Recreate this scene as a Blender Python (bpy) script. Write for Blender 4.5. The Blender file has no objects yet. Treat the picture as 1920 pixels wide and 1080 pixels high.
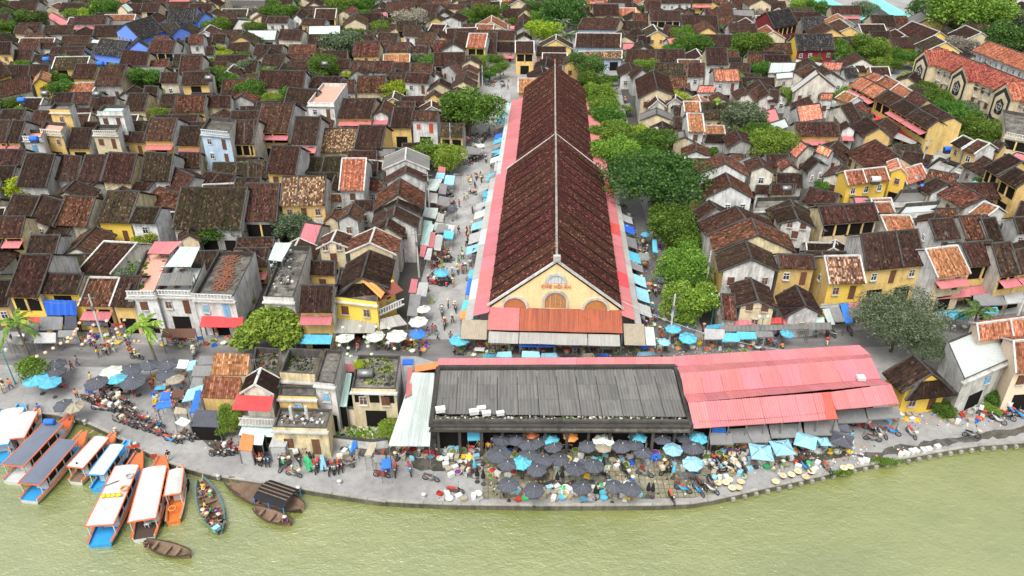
import bpy, math, random
import numpy as np
from math import radians, sin, cos, pi, atan2, sqrt, tan
from mathutils import Vector as V
R = random.Random(7)
S = bpy.context.scene
# ---------------------------------------------------------------- camera
F = 1450.0; TH = radians(30.7); CH = 60.0
cd = bpy.data.cameras.new("camera"); cam = bpy.data.objects.new("camera", cd); S.collection.objects.link(cam)
cam.location = (0, 0, CH); cam.rotation_euler = (pi/2-TH, 0, 0)
cd.sensor_width = 36; cd.lens = 36*F/1920; cd.clip_end = 4000; cd.clip_start = 1
S.camera = cam
# ---------------------------------------------------------------- light: bright overcast
W = bpy.data.worlds.new("World"); S.world = W; W.use_nodes = True
wn = W.node_tree; wn.nodes.clear()
sky = wn.nodes.new("ShaderNodeTexSky"); sky.sky_type = 'NISHITA'; sky.sun_disc = False
sky.sun_elevation = radians(58); sky.sun_rotation = radians(200); sky.dust_density = 4; sky.air_density = 1
hs = wn.nodes.new("ShaderNodeHueSaturation"); hs.inputs['Saturation'].default_value = 0.22
bg = wn.nodes.new("ShaderNodeBackground"); bg.inputs[1].default_value = 0.145
wo = wn.nodes.new("ShaderNodeOutputWorld")
wn.links.new(sky.outputs[0], hs.inputs['Color']); wn.links.new(hs.outputs[0], bg.inputs[0]); wn.links.new(bg.outputs[0], wo.inputs[0])
sl = bpy.data.lights.new("sun", 'SUN'); sl.energy = 1.15; sl.angle = radians(32); sl.color = (1, .97, .92)
so = bpy.data.objects.new("sun", sl); S.collection.objects.link(so)
so.rotation_euler = (radians(32), 0, radians(-20))
S.view_settings.view_transform = 'Standard'; S.view_settings.look = 'None'; S.view_settings.gamma = 1
S.view_settings.exposure = 1.0; S.view_settings.use_curve_mapping = False
S.render.engine = 'CYCLES'; S.cycles.max_bounces = 5; S.cycles.diffuse_bounces = 2; S.cycles.glossy_bounces = 2
S.cycles.transparent_max_bounces = 4; S.cycles.use_denoising = True; S.cycles.caustics_reflective = False; S.cycles.caustics_refractive = False

# ---------------------------------------------------------------- placing: a point of the photograph, on the level z it stands at
REG = dict(S=(0,0,1), A=(0,0,4), B=(480,0,4), C=(960,0,4), D=(1440,0,4), E=(0,200,3.856), F=(460,200,3.856), G=(1100,180,4.155),
           H=(1440,180,3.856), I=(0,400,3.177), J=(440,400,3.857), K=(860,420,3.856), L=(1300,380,3.097), M=(440,620,3),
           N=(880,780,4.174), O=(1300,620,3), P=(0,700,2.842))
def ray(px, py):
    u = (px-960)/F; v = (py-540)/F
    return V((u, cos(TH)-v*sin(TH), -sin(TH)-v*cos(TH)))
def G(px, py, z=0.0):
    d = ray(px, py); return V((0, 0, CH)) + d*((z-CH)/d.z)
def rg(r, x, y):
    a = REG[r]; return a[0]+x/a[2], a[1]+y/a[2]
def Q(r, x, y, z=0.0): return G(*rg(r, x, y), z)
def px_of(p):
    d = p-V((0, 0, CH)); z = d.y*cos(TH)-d.z*sin(TH); yy = d.y*sin(TH)+d.z*cos(TH)
    return 960+F*d.x/z, 540-F*yy/z, z
def hit_plane(px, py, p0, n):
    d = ray(px, py); c = V((0, 0, CH)); return c + d*((p0-c).dot(n)/d.dot(n))

# ---------------------------------------------------------------- materials
MATS = {}
class NT:
    def __init__(s, name):
        s.m = bpy.data.materials.new(name); s.m.use_nodes = True; s.t = s.m.node_tree
        s.b = s.t.nodes["Principled BSDF"]
    def n(s, t, **k):
        x = s.t.nodes.new(t)
        for a, b in k.items():
            if a[0] == 'i' and a[1:].isdigit(): x.inputs[int(a[1:])].default_value = b
            else: setattr(x, a, b)
        return x
    def l(s, a, b): s.t.links.new(a, b)
    def math(s, op, a, b=None):
        x = s.n("ShaderNodeMath", operation=op)
        for i, v in enumerate((a, b)):
            if v is None: continue
            if isinstance(v, (int, float)): x.inputs[i].default_value = v
            else: s.l(v, x.inputs[i])
        return x.outputs[0]
    def mix(s, f, a, b, mode='MIX'):
        x = s.n("ShaderNodeMix", data_type='RGBA', blend_type=mode)
        for i, v in ((0, f), (6, a), (7, b)):
            if isinstance(v, (int, float)): x.inputs[i].default_value = v
            elif isinstance(v, tuple): x.inputs[i].default_value = v+(1,)
            else: s.l(v, x.inputs[i])
        return x.outputs[2]
    def ramp(s, f, stops):
        x = s.n("ShaderNodeValToRGB"); e = x.color_ramp.elements
        while len(e) < len(stops): e.new(.5)
        for q, (p, c) in zip(e, stops):
            q.position = p; q.color = (c if isinstance(c, tuple) else (c, c, c))+(1,)
        s.l(f, x.inputs[0]); return x.outputs[0]
    def noise(s, vec, scale, detail=3, rough=.6):
        x = s.n("ShaderNodeTexNoise"); x.inputs['Scale'].default_value = scale; x.inputs['Detail'].default_value = detail
        x.inputs['Roughness'].default_value = rough
        if vec is not None: s.l(vec, x.inputs['Vector'])
        return x.outputs[0]
    def scaled(s, vec, sc):
        x = s.n("ShaderNodeMapping"); x.inputs['Scale'].default_value = sc; s.l(vec, x.inputs[0]); return x.outputs[0]
    def pos(s): return s.n("ShaderNodeNewGeometry").outputs['Position']
    def uv(s): return s.n("ShaderNodeUVMap").outputs[0]
    def orand(s): return s.n("ShaderNodeObjectInfo").outputs['Random']
    def out(s, col, rough=.8, spec=.3, metal=0, bump=None, bs=.3, bd=.05):
        if isinstance(col, tuple): s.b.inputs['Base Color'].default_value = col+(1,)
        else: s.l(col, s.b.inputs['Base Color'])
        if isinstance(rough, (int, float)): s.b.inputs['Roughness'].default_value = rough
        else: s.l(rough, s.b.inputs['Roughness'])
        s.b.inputs['Specular IOR Level'].default_value = spec; s.b.inputs['Metallic'].default_value = metal
        if bump is not None:
            x = s.n("ShaderNodeBump"); x.inputs['Strength'].default_value = bs; x.inputs['Distance'].default_value = bd
            s.l(bump, x.inputs['Height']); s.l(x.outputs[0], s.b.inputs['Normal'])
        return s.m
def vary(t, col, amt=.25, hue=0.0):
    x = t.n("ShaderNodeHueSaturation"); r = t.orand()
    t.l(t.math('ADD', t.math('MULTIPLY', r, 2*amt), 1-amt), x.inputs['Value'])
    if hue: t.l(t.math('ADD', t.math('MULTIPLY', t.math('FRACT', t.math('MULTIPLY', r, 7.31)), hue*2), .5-hue), x.inputs['Hue'])
    if isinstance(col, tuple): x.inputs['Color'].default_value = col+(1,)
    else: t.l(col, x.inputs['Color'])
    return x.outputs[0]
def tile_mat(name, dark, mid, light, pl=.12, moss=.35, mosscol=(.035,.036,.018), du=.26, dv=.36, var=.33):
    t = NT(name); uv = t.n("ShaderNodeSeparateXYZ"); t.l(t.uv(), uv.inputs[0])
    cu = t.math('FLOOR', t.math('DIVIDE', uv.outputs[0], du)); cv = t.math('FLOOR', t.math('DIVIDE', uv.outputs[1], dv))
    cb = t.n("ShaderNodeCombineXYZ"); t.l(cu, cb.inputs[0]); t.l(cv, cb.inputs[1]); t.l(t.orand(), cb.inputs[2])
    wn_ = t.n("ShaderNodeTexWhiteNoise"); t.l(cb.outputs[0], wn_.inputs['Vector'])
    p = t.pos(); big = t.noise(p, .55, 5, .75); fine = t.noise(p, 3.2, 3, .7)
    f = t.math('ADD', t.math('MULTIPLY', wn_.outputs['Value'], .78), t.math('MULTIPLY', t.math('ADD', fine, big), .2))
    c = t.ramp(f, [(.25, dark), (.52, mid), (1-pl*2.2, mid), (min(.99, 1-pl), light)])
    # courses of tiles and whole columns slightly different
    cc = t.n("ShaderNodeTexWhiteNoise", noise_dimensions='1D'); t.l(t.math('ADD', cu, t.math('MULTIPLY', t.orand(), 91)), cc.inputs['W'])
    c = t.mix(1, c, t.ramp(cc.outputs['Value'], [(0, .62), (1, 1.25)]), 'MULTIPLY')
    cr = t.math('FRACT', t.math('DIVIDE', uv.outputs[0], du))
    gr = t.math('ABSOLUTE', t.math('SUBTRACT', cr, .5))
    c = t.mix(t.ramp(gr, [(.28, 0.0), (.46, .6)]), c, tuple(x*.5 for x in dark))
    c = t.mix(t.ramp(big, [(.47, 0.0), (.66, moss)]), c, mosscol)
    # long dirty bands across the slope
    bnd = t.noise(t.scaled(t.uv(), (.05, .8, 1)), 1.0, 3, .6)
    c = t.mix(t.ramp(bnd, [(.5, 0.0), (.7, .5)]), c, tuple(x*.55 for x in mid))
    return t.out(vary(t, c, var, .012), .95, .12, bump=t.math('ADD', wn_.outputs['Value'], fine), bs=.5, bd=.04)
def stucco(name, col, stain=(.05,.048,.042), amt=.75, var=.12, lo=.5):
    t = NT(name); p = t.pos()
    streak = t.noise(t.scaled(p, (1.1, 1.1, .16)), 1.6, 5, .7); blot = t.noise(p, .5, 5, .7); fine = t.noise(p, 5, 3)
    m = t.math('MULTIPLY', t.math('ADD', streak, blot), .5); base = col
    if isinstance(col, list): base = t.ramp(t.orand(), [(i/len(col), c_) for i, c_ in enumerate(col)]); base.node.color_ramp.interpolation = 'CONSTANT'; col = col[0]
    c = t.mix(t.ramp(m, [(lo-.06, 0.0), (lo+.16, amt)]), vary(t, base, var, .006), stain)
    c = t.mix(t.ramp(fine, [(.35, .35), (.7, 0.0)]), c, tuple(x*.55 for x in col))
    return t.out(c, .92, .15, bump=fine, bs=.3, bd=.03)
def plain(name, col, rough=.7, var=.15, spec=.3, metal=0, grime=.3, sc=1.5):
    t = NT(name); p = t.pos(); n1 = t.noise(p, sc, 4, .65)
    c = t.mix(t.ramp(n1, [(.42, 0.0), (.75, grime)]), vary(t, col, var, .01), tuple(x*.35+.01 for x in col))
    return t.out(c, rough, spec, metal)
def sheetmetal(name, col, rust=(.12,.04,.02), ra=.3, var=.12, rough=.55):
    t = NT(name); uv = t.uv(); p = t.pos()
    st = t.noise(t.scaled(uv, (3.0, .12, 1)), 1.0, 4, .7); bl = t.noise(p, .35, 5, .7)
    sx = t.n("ShaderNodeSeparateXYZ"); t.l(uv, sx.inputs[0])
    w = t.math('FLOOR', t.math('DIVIDE', sx.outputs[0], 1.05)); cc = t.n("ShaderNodeTexWhiteNoise", noise_dimensions='1D'); t.l(w, cc.inputs['W'])
    c = t.mix(1, vary(t, col, var, .008), t.ramp(cc.outputs['Value'], [(0, .93), (1, 1.05)]), 'MULTIPLY')
    c = t.mix(t.ramp(t.math('MULTIPLY', t.math('ADD', st, bl), .5), [(.46, 0.0), (.68, ra)]), c, rust)
    c = t.mix(t.ramp(bl, [(.5, 0.0), (.8, .35)]), c, tuple(min(1, x*1.4+.08) for x in col))
    return t.out(c, rough, .35)
def cloth(name, col, var=.12):
    t = NT(name); p = t.pos(); n1 = t.noise(p, 1.3, 4, .7); n2 = t.noise(p, 7, 2)
    c = t.mix(t.ramp(n1, [(.4, 0.0), (.75, .45)]), vary(t, col, var, .012), tuple(x*.45+.01 for x in col))
    return t.out(c, .85, .15, bump=n2, bs=.25, bd=.03)
def leafmat(name, a, b, c3):
    t = NT(name); g = t.n("ShaderNodeNewGeometry"); r = g.outputs['Random Per Island']; big = t.noise(t.pos(), .9, 3)
    f = t.math('ADD', t.math('MULTIPLY', r, .55), t.math('MULTIPLY', big, .55))
    c = vary(t, t.ramp(f, [(.2, a), (.55, b), (.9, c3)]), .18, .02)
    t.out(c, .65, .25)
    tr = t.n("ShaderNodeBsdfTranslucent"); t.l(c, tr.inputs[0]); mx = t.n("ShaderNodeMixShader"); mx.inputs[0].default_value = .3
    t.l(t.b.outputs[0], mx.inputs[1]); t.l(tr.outputs[0], mx.inputs[2]); t.l(mx.outputs[0], t.t.nodes['Material Output'].inputs[0])
    return t.m
def M(k):
    if k not in MATS: MATS[k] = DEF[k]()
    return MATS[k]
DEF = {
 # roofs
 'rd': lambda: tile_mat('dark_tiles', (.014,.009,.008), (.040,.021,.016), (.10,.052,.038), .04),
 'rb': lambda: tile_mat('brown_tiles', (.019,.011,.009), (.060,.028,.020), (.135,.068,.048), .05),
 'rr': lambda: tile_mat('reddish_tiles', (.028,.013,.009), (.100,.040,.025), (.20,.095,.06), .09, .3),
 'rm': lambda: tile_mat('mossy_tiles', (.016,.013,.008), (.045,.031,.020), (.13,.085,.05), .05, .4, (.04,.05,.015)),
 'rs': lambda: tile_mat('striped_tan_tiles', (.045,.024,.014), (.13,.070,.042), (.36,.24,.15), .14, .35),
 'ro': lambda: tile_mat('orange_tiles', (.15,.058,.028), (.29,.115,.058), (.40,.20,.12), .12, .25, (.12,.06,.03)),
 'rk': lambda: tile_mat('black_tiles', (.010,.010,.011), (.028,.026,.026), (.10,.09,.085), .08, .2),
 'rl': lambda: tile_mat('salmon_tiles', (.30,.09,.055), (.46,.15,.09), (.55,.26,.18), .2, .15, (.2,.09,.06)),
 'rh': lambda: tile_mat('hall_tiles', (.026,.011,.009), (.070,.025,.018), (.26,.10,.075), .045, .2, (.026,.015,.012), .17, .24, .12),
 'rt': lambda: tile_mat('school_tiles', (.12,.032,.022), (.27,.070,.045), (.36,.13,.085), .2, .3, (.07,.03,.02)),
 'rp': lambda: sheetmetal('pink_sheet', (.47,.145,.155), (.24,.10,.085), .7),
 'rP': lambda: sheetmetal('red_sheet', (.50,.06,.05), (.3,.06,.04), .25),
 'rx': lambda: sheetmetal('rusty_sheet', (.34,.085,.045), (.055,.018,.012), .95),
 'rg': lambda: sheetmetal('grey_fibre_sheet', (.15,.145,.135), (.025,.024,.022), .85),
 'rG': lambda: sheetmetal('pale_fibre_sheet', (.36,.35,.32), (.10,.09,.08), .6),
 'rw': lambda: sheetmetal('white_sheet', (.43,.49,.46), (.16,.15,.13), .7),
 'rc': lambda: sheetmetal('pale_green_sheet', (.45,.62,.57), (.25,.27,.24), .3),
 'rT': lambda: sheetmetal('turquoise_sheet', (.16,.56,.48), (.3,.5,.45), .3),
 # walls
 'wy': lambda: stucco('yellow_stucco', (.70,.49,.18), (.11,.085,.05), .6, .15, .52),
 'wY': lambda: stucco('bright_yellow_stucco', (.78,.53,.09), (.35,.22,.06), .5, .08, .6),
 'wc': lambda: stucco('cream_stucco', (.66,.55,.36), (.12,.10,.075), .6),
 'ww': lambda: stucco('white_stucco', [(.70,.69,.66), (.62,.61,.57), (.70,.65,.54), (.66,.66,.64)], (.06,.057,.05), .8, .1, .505),
 'wg': lambda: stucco('mixed_old_stucco', [(.66,.65,.62), (.48,.47,.44), (.70,.62,.46), (.62,.60,.56), (.68,.55,.29)], (.045,.042,.036), .85, .12, .495),
 'wb': lambda: stucco('pale_blue_stucco', (.42,.55,.66), (.12,.12,.13), .55),
 'wB': lambda: stucco('blue_stucco', (.16,.30,.80), (.10,.14,.26), .35, .05, .58),
 'wr': lambda: stucco('dark_red_wall', (.20,.03,.035), (.05,.02,.02), .5),
 'wf': lambda: stucco('hall_front_stucco', (.80,.60,.31), (.42,.33,.22), .6, 0, .52),
 'wp': lambda: stucco('peach_stucco', (.74,.60,.44), (.40,.32,.24), .4, .03, .58),
 'cd': lambda: stucco('dark_coping', (.075,.07,.063), (.015,.015,.013), .8, .3),
 'cw': lambda: stucco('white_coping', (.55,.54,.50), (.12,.115,.10), .7, .12),
 'slab': lambda: stucco('stained_concrete', (.23,.215,.185), (.022,.021,.018), .95, .25, .43),
 'slabp': lambda: stucco('pink_floor_tiles', (.60,.33,.25), (.3,.18,.14), .4),
 'slabw': lambda: stucco('white_roof_paint', (.47,.50,.48), (.16,.16,.14), .55, .03, .6),
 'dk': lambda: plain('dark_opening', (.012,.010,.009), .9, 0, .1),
 'glass': lambda: plain('window_glass', (.03,.035,.04), .15, .2, .5),
 'fw': lambda: plain('white_frame', (.66,.66,.63)),
 'fb': lambda: plain('brown_wood', (.13,.06,.035)),
 'fo': lambda: plain('orange_shutter', (.42,.16,.05), .6, .1),
 'fB': lambda: plain('blue_shutter', (.16,.34,.50)),
 'fr': lambda: plain('red_shutter', (.45,.06,.03)),
 'fg': lambda: plain('green_shutter', (.05,.25,.22)),
 'gum': lambda: plain('red_lettering', (.55,.20,.12), .7, 0),
 # cloth, plastic, metal
 'tg': lambda: cloth('grey_tarp', (.20,.20,.195)), 'td': lambda: cloth('dark_grey_cloth', (.078,.082,.098)),
 'tc': lambda: cloth('cyan_cloth', (.10,.42,.56)), 'tl': lambda: cloth('light_blue_cloth', (.26,.52,.64)),
 'tb': lambda: cloth('blue_cloth', (.04,.16,.62)), 'tw': lambda: cloth('white_cloth', (.62,.68,.58)),
 'tt': lambda: cloth('tan_cloth', (.34,.30,.22)), 'tp': lambda: cloth('pink_cloth', (.55,.07,.08)),
 'to': lambda: cloth('orange_cloth', (.75,.25,.08)), 'tk': lambda: cloth('black_cloth', (.018,.018,.022)),
 'tG': lambda: cloth('green_cloth', (.05,.40,.16)), 'ty': lambda: cloth('yellow_cloth', (.75,.50,.04)),
 'tm': lambda: cloth('brown_cloth', (.12,.06,.045)), 'tz': lambda: cloth('pale_grey_cloth', (.38,.38,.37)), 'tu': lambda: cloth('purple_cloth', (.18,.04,.25)),
 'steel': lambda: plain('steel', (.25,.25,.25), .4, .1, .5, .6), 'black': lambda: plain('black_plastic', (.015,.015,.017), .4, .1, .5),
 'rubber': lambda: plain('rubber', (.012,.012,.012), .8, .05),
 'skin': lambda: plain('skin', (.36,.19,.12), .6, .15, .3, 0, .05), 'hair': lambda: plain('hair', (.012,.009,.008), .6, .1),
 'deepred': lambda: plain('deep_red_paint', (.28,.012,.016), .4, .1), 'straw': lambda: plain('straw', (.56,.48,.33), .8, .2), 'foam': lambda: plain('white_foam', (.58,.58,.55), .8, .05),
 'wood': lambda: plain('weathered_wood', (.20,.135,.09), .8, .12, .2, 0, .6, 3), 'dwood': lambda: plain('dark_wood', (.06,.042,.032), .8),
 'bark': lambda: plain('bark', (.12,.095,.07), .9, .15, .1, 0, .6, 3),
 'bo': lambda: plain('orange_paint', (.66,.15,.04), .45, .08, .4, 0, .35), 'bb': lambda: plain('blue_boat_paint', (.03,.26,.58), .45, .08, .4, 0, .3),
 'bw': lambda: plain('white_boat_paint', (.49,.50,.48), .5, .04, .4, 0, .4, .8), 'bg': lambda: plain('slate_boat_roof', (.135,.155,.20), .6, .06, .3, 0, .25, .6),
 'bt': lambda: plain('teal_boat_paint', (.07,.17,.18), .6, .08, .3, 0, .5),
 'lA': lambda: leafmat('bright_leaves', (.045,.095,.010), (.15,.26,.03), (.33,.44,.07)),
 'lB': lambda: leafmat('deep_leaves', (.018,.045,.010), (.06,.125,.024), (.16,.26,.055)),
 'lC': lambda: leafmat('grey_green_leaves', (.035,.06,.025), (.11,.155,.075), (.30,.35,.22)),
 'lD': lambda: leafmat('lime_leaves', (.09,.16,.008), (.26,.36,.02), (.50,.55,.06)),
 'lE': lambda: leafmat('mid_green_leaves', (.025,.065,.008), (.08,.17,.02), (.21,.33,.05)),
 'lF': lambda: leafmat('blossom_twigs', (.14,.12,.09), (.26,.23,.18), (.42,.38,.32)),
}
WALLN = dict(y='yellow', Y='bright yellow', c='cream', w='white', g='grey', b='pale blue', B='blue', r='dark red', p='peach')
ROOFN = dict(d='dark tiled', b='brown tiled', r='reddish tiled', m='mossy tiled', s='tan-striped tiled', o='orange tiled', k='black tiled', l='salmon tiled',
             t='brick-red tiled', p='pink metal', P='red metal', x='rusty metal', g='grey sheet', G='pale sheet', w='white metal', c='pale green', T='turquoise')

# ---------------------------------------------------------------- objects
COL = S.collection
THINGS = []
def mesh(name, vs, fs, mats, fm=None, uvs=None, smooth=False):
    me = bpy.data.meshes.new(name); me.from_pydata([tuple(v) for v in vs], [], fs)
    for m in mats: me.materials.append(M(m))
    if fm is not None: me.polygons.foreach_set('material_index', np.array(fm, dtype=np.int32))
    if uvs is not None:
        l = me.uv_layers.new(name='UVMap'); li = np.empty(len(me.loops), dtype=np.int32); me.loops.foreach_get('vertex_index', li)
        l.data.foreach_set('uv', np.asarray(uvs, dtype=np.float32)[li].ravel())
    if smooth: me.polygons.foreach_set('use_smooth', [True]*len(me.polygons))
    me.update(); return me
def link(name, data, parent=None, loc=None, rz=0, sc=None):
    o = bpy.data.objects.new(name, data); COL.objects.link(o)
    if parent is not None: o.parent = parent
    if loc is not None: o.location = loc
    if rz: o.rotation_euler = (0, 0, rz)
    if sc is not None: o.scale = sc
    return o
def part(name, mb, mats, parent, smooth=False):
    """MB in world space becomes a child mesh of parent"""
    o = parent.get('o0') if parent is not None else None
    off = np.array(o) if o is not None else np.zeros(3)
    vs = np.asarray(mb.v, dtype=float)-off
    return link(name, mesh(name, vs.tolist(), mb.f, mats, mb.m, mb.uv if mb.uv else None, smooth), parent)
def tag(o, label, cat, group=None, zone=''):
    o['label'] = label; o['category'] = cat
    if group: o['group'] = group
    THINGS.append(o); return o
def empty(name, loc, label=None, cat=None, group=None):
    o = bpy.data.objects.new(name, None); COL.objects.link(o); o.location = loc; o['o0'] = [loc[0], loc[1], loc[2]]; o.empty_display_size = .3
    if label: tag(o, label, cat, group)
    return o
def struct(o, kind='structure'): o['kind'] = kind; return o
KIDS = {}      # children of things that get copied, and of their copies
def kids(o):
    if o.name not in KIDS: KIDS[o.name] = list(o.children)
    return KIDS[o.name]
def dup(o, loc, rz=0, sc=None):
    r = o.copy(); COL.objects.link(r); r.location = loc; r.rotation_euler = (0, 0, rz)
    if sc is not None: r.scale = (sc, sc, sc)
    def rec(a, b):
        KIDS[b.name] = []
        for ch in kids(a):
            c = ch.copy(); COL.objects.link(c); c.parent = b; KIDS[b.name].append(c)
            rec(ch, c)
    rec(o, r)
    return r
def remat(o, m):
    if not o.material_slots: return
    o.material_slots[0].link = 'OBJECT'; o.material_slots[0].material = M(m)
class MB:
    def __init__(s): s.v = []; s.f = []; s.m = []; s.uv = []
    def add(s, vs, fs, m=0):
        b = len(s.v); s.v += [tuple(x) for x in vs]; s.f += [tuple(i+b for i in f) for f in fs]; s.m += [m]*len(fs); return s
    def hexa(s, p, m=0):   # p: 4 bottom, 4 top
        return s.add(p, [(3,2,1,0),(4,5,6,7),(0,1,5,4),(1,2,6,5),(2,3,7,6),(3,0,4,7)], m)
    def box(s, c, d, rz=0, m=0):
        x, y, z = d[0]/2, d[1]/2, d[2]/2; cs, sn = cos(rz), sin(rz)
        pts = [(a*x, b*y, e*z) for e in (-1,1) for a, b in ((-1,-1),(1,-1),(1,1),(-1,1))]
        return s.hexa([(c[0]+a*cs-b*sn, c[1]+a*sn+b*cs, c[2]+e) for a, b, e in pts], m)
    def bar(s, a, b, w=.1, h=None, m=0):
        a, b = V(a), V(b); d = (b-a).normalized(); h = h or w
        up = V((0,0,1)) if abs(d.z) < .95 else V((0,1,0)); x = d.cross(up).normalized()*w/2; y = x.cross(d).normalized()*h/2
        return s.hexa([a-x-y, a+x-y, b+x-y, b-x-y, a-x+y, a+x+y, b+x+y, b-x+y], m)
    def tube(s, pts, rs, n=6, m=0, caps=True):
        base = len(s.v); pts = [V(p) for p in pts]
        for i, p in enumerate(pts):
            d = (pts[min(i+1, len(pts)-1)]-pts[max(i-1, 0)]).normalized(); up = V((0,0,1)) if abs(d.z) < .9 else V((1,0,0))
            x = d.cross(up).normalized(); y = x.cross(d)
            r = rs[i] if not isinstance(rs, (int, float)) else rs
            for k in range(n): s.v.append(tuple(p+(x*cos(2*pi*k/n)+y*sin(2*pi*k/n))*r))
        for i in range(len(pts)-1):
            for k in range(n):
                s.f.append((base+i*n+k, base+i*n+(k+1)%n, base+(i+1)*n+(k+1)%n, base+(i+1)*n+k)); s.m.append(m)
        if caps:
            s.f.append(tuple(base+k for k in range(n))); s.m.append(m)
            s.f.append(tuple(base+(len(pts)-1)*n+k for k in range(n))); s.m.append(m)
        return s
    def lathe(s, c, prof, n=10, m=0):
        base = len(s.v); c = V(c)
        for r, z in prof:
            for k in range(n): s.v.append((c.x+r*cos(2*pi*k/n), c.y+r*sin(2*pi*k/n), c.z+z))
        for i in range(len(prof)-1):
            for k in range(n):
                s.f.append((base+i*n+k, base+i*n+(k+1)%n, base+(i+1)*n+(k+1)%n, base+(i+1)*n+k)); s.m.append(m)
        s.f.append(tuple(base+(len(prof)-1)*n+k for k in range(n))); s.m.append(m)
        return s
    def sheet(s, a, b, c, d, per=.25, amp=.05, rows=3, sag=.04, skirt=.12, m=0, noise=.03):
        """corrugated sheet, a-b the lower edge, d-c the upper edge; ribs run from lower to upper"""
        a, b, c, d = (np.array(x, dtype=float) for x in (a, b, c, d))
        w = np.linalg.norm(b-a); n = max(2, int(round(w/per))*2); L = np.linalg.norm((d+c-a-b)/2)
        u = np.linspace(0, 1, n+1); v = np.linspace(0, 1, rows+1)
        nr = np.cross(b-a, d-a); nr /= np.linalg.norm(nr)+1e-9
        if nr[2] < 0: nr = -nr
        base = len(s.v); k0 = R.random()*50
        U, Vv = np.meshgrid(u, v)
        P_ = (a[None,None]*(1-U)[...,None]*(1-Vv)[...,None] + b*(U*(1-Vv))[...,None] + c*(U*Vv)[...,None] + d*((1-U)*Vv)[...,None])
        z = (np.arange(n+1) % 2)[None,:]*amp - sag*np.sin(pi*Vv)*L*.1 + noise*np.sin(U*w*.9+k0)*np.sin(Vv*L*.8+k0*2)
        z = z*np.where((Vv == 0) | (Vv == 1), .9, 1)
        P_ = P_ + nr*z[...,None]
        if skirt:
            lo = P_[0].copy(); lo[:, 2] -= skirt; P_ = np.concatenate([lo[None], P_]); 
        rr = P_.shape[0]
        s.v += P_.reshape(-1, 3).tolist()
        if len(s.uv) < base: s.uv += [(0, 0)]*(base-len(s.uv))
        vv = ([0.0] if skirt else [])+list(v*L)
        s.uv += [(x*w+k0, y) for y in vv for x in u]
        for i in range(rr-1):
            for k in range(n):
                q = base+i*(n+1)+k; s.f.append((q, q+1, q+n+2, q+n+1)); s.m.append(m)
        return s
def solve_uv(mb):
    if mb.uv and len(mb.uv) < len(mb.v): mb.uv += [(0, 0)]*(len(mb.v)-len(mb.uv))
# ---------------------------------------------------------------- windows and doors (unit size, scaled where they are set; face -y)
def win_meshes():
    out = {}
    fr = MB()
    for x in (-.46, .46): fr.box((x, -.04, 0), (.08, .16, 1))
    for z in (-.46, .46): fr.box((0, -.04, z), (1, .16, .08))
    fr.box((0, -.05, 0), (.05, .1, .9)); fr.box((0, -.05, .12), (.9, .1, .04))
    out['frame'] = mesh('window_frame', fr.v, fr.f, ['fw'])
    out['pane'] = mesh('pane', MB().box((0, -.01, 0), (.92, .06, .92)).v, MB().box((0,0,0),(1,1,1)).f, ['glass'])
    sh = MB().box((0, 0, 0), (.46, .07, .94))
    for i in range(5): sh.box((0, -.05, -.36+i*.18), (.34, .05, .06))
    out['shutter'] = mesh('shutter', sh.v, sh.f, ['fb'])
    out['sill'] = mesh('sill', MB().box((0, -.12, -.53), (1.12, .26, .08)).v, MB().box((0,0,0),(1,1,1)).f, ['cw'])
    out['dark'] = mesh('opening', MB().box((0, -.005, 0), (1, .03, 1)).v, MB().box((0,0,0),(1,1,1)).f, ['dk'])
    dr = MB().box((0, -.02, 0), (.9, .08, .98))
    dr.box((0, -.08, 0), (.04, .05, .96)); dr.box((0, -.07, .15), (.8, .04, .05))
    out['door'] = mesh('door', dr.v, dr.f, ['fb'])
    return out
WM = win_meshes()
def shell(o, m): remat(o, m); return o
def window(parent, p, rz, w, h, kind='fb', near=True):
    """p: world centre of the window on the wall face"""
    off = V(parent['o0'])
    f = link('window', WM['frame'], parent, V(p)-off, rz, (w, 1, h))
    if kind in ('fb', 'fo', 'fB', 'fr', 'fg'):
        remat(f, 'cw' if R.random() < .5 else kind)
        if near:
            for s in (-1, 1): shell(link('shutter', WM['shutter'], f, (s*.235, -.05, 0)), kind)
        else: shell(link('shutter', WM['shutter'], f, (0, -.05, 0), 0, (1.9, 1, 1)), kind)
    else: link('pane', WM['pane'], f)
    if near: link('sill', WM['sill'], f)
    return f
def opening(parent, p, rz, w, h, m='dk', name='opening'):
    o = link(name, WM['dark'] if name == 'opening' else WM['door'], parent, V(p)-V(parent['o0']), rz, (w, 1, h))
    if m != 'dk': remat(o, m)
    return o
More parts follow.
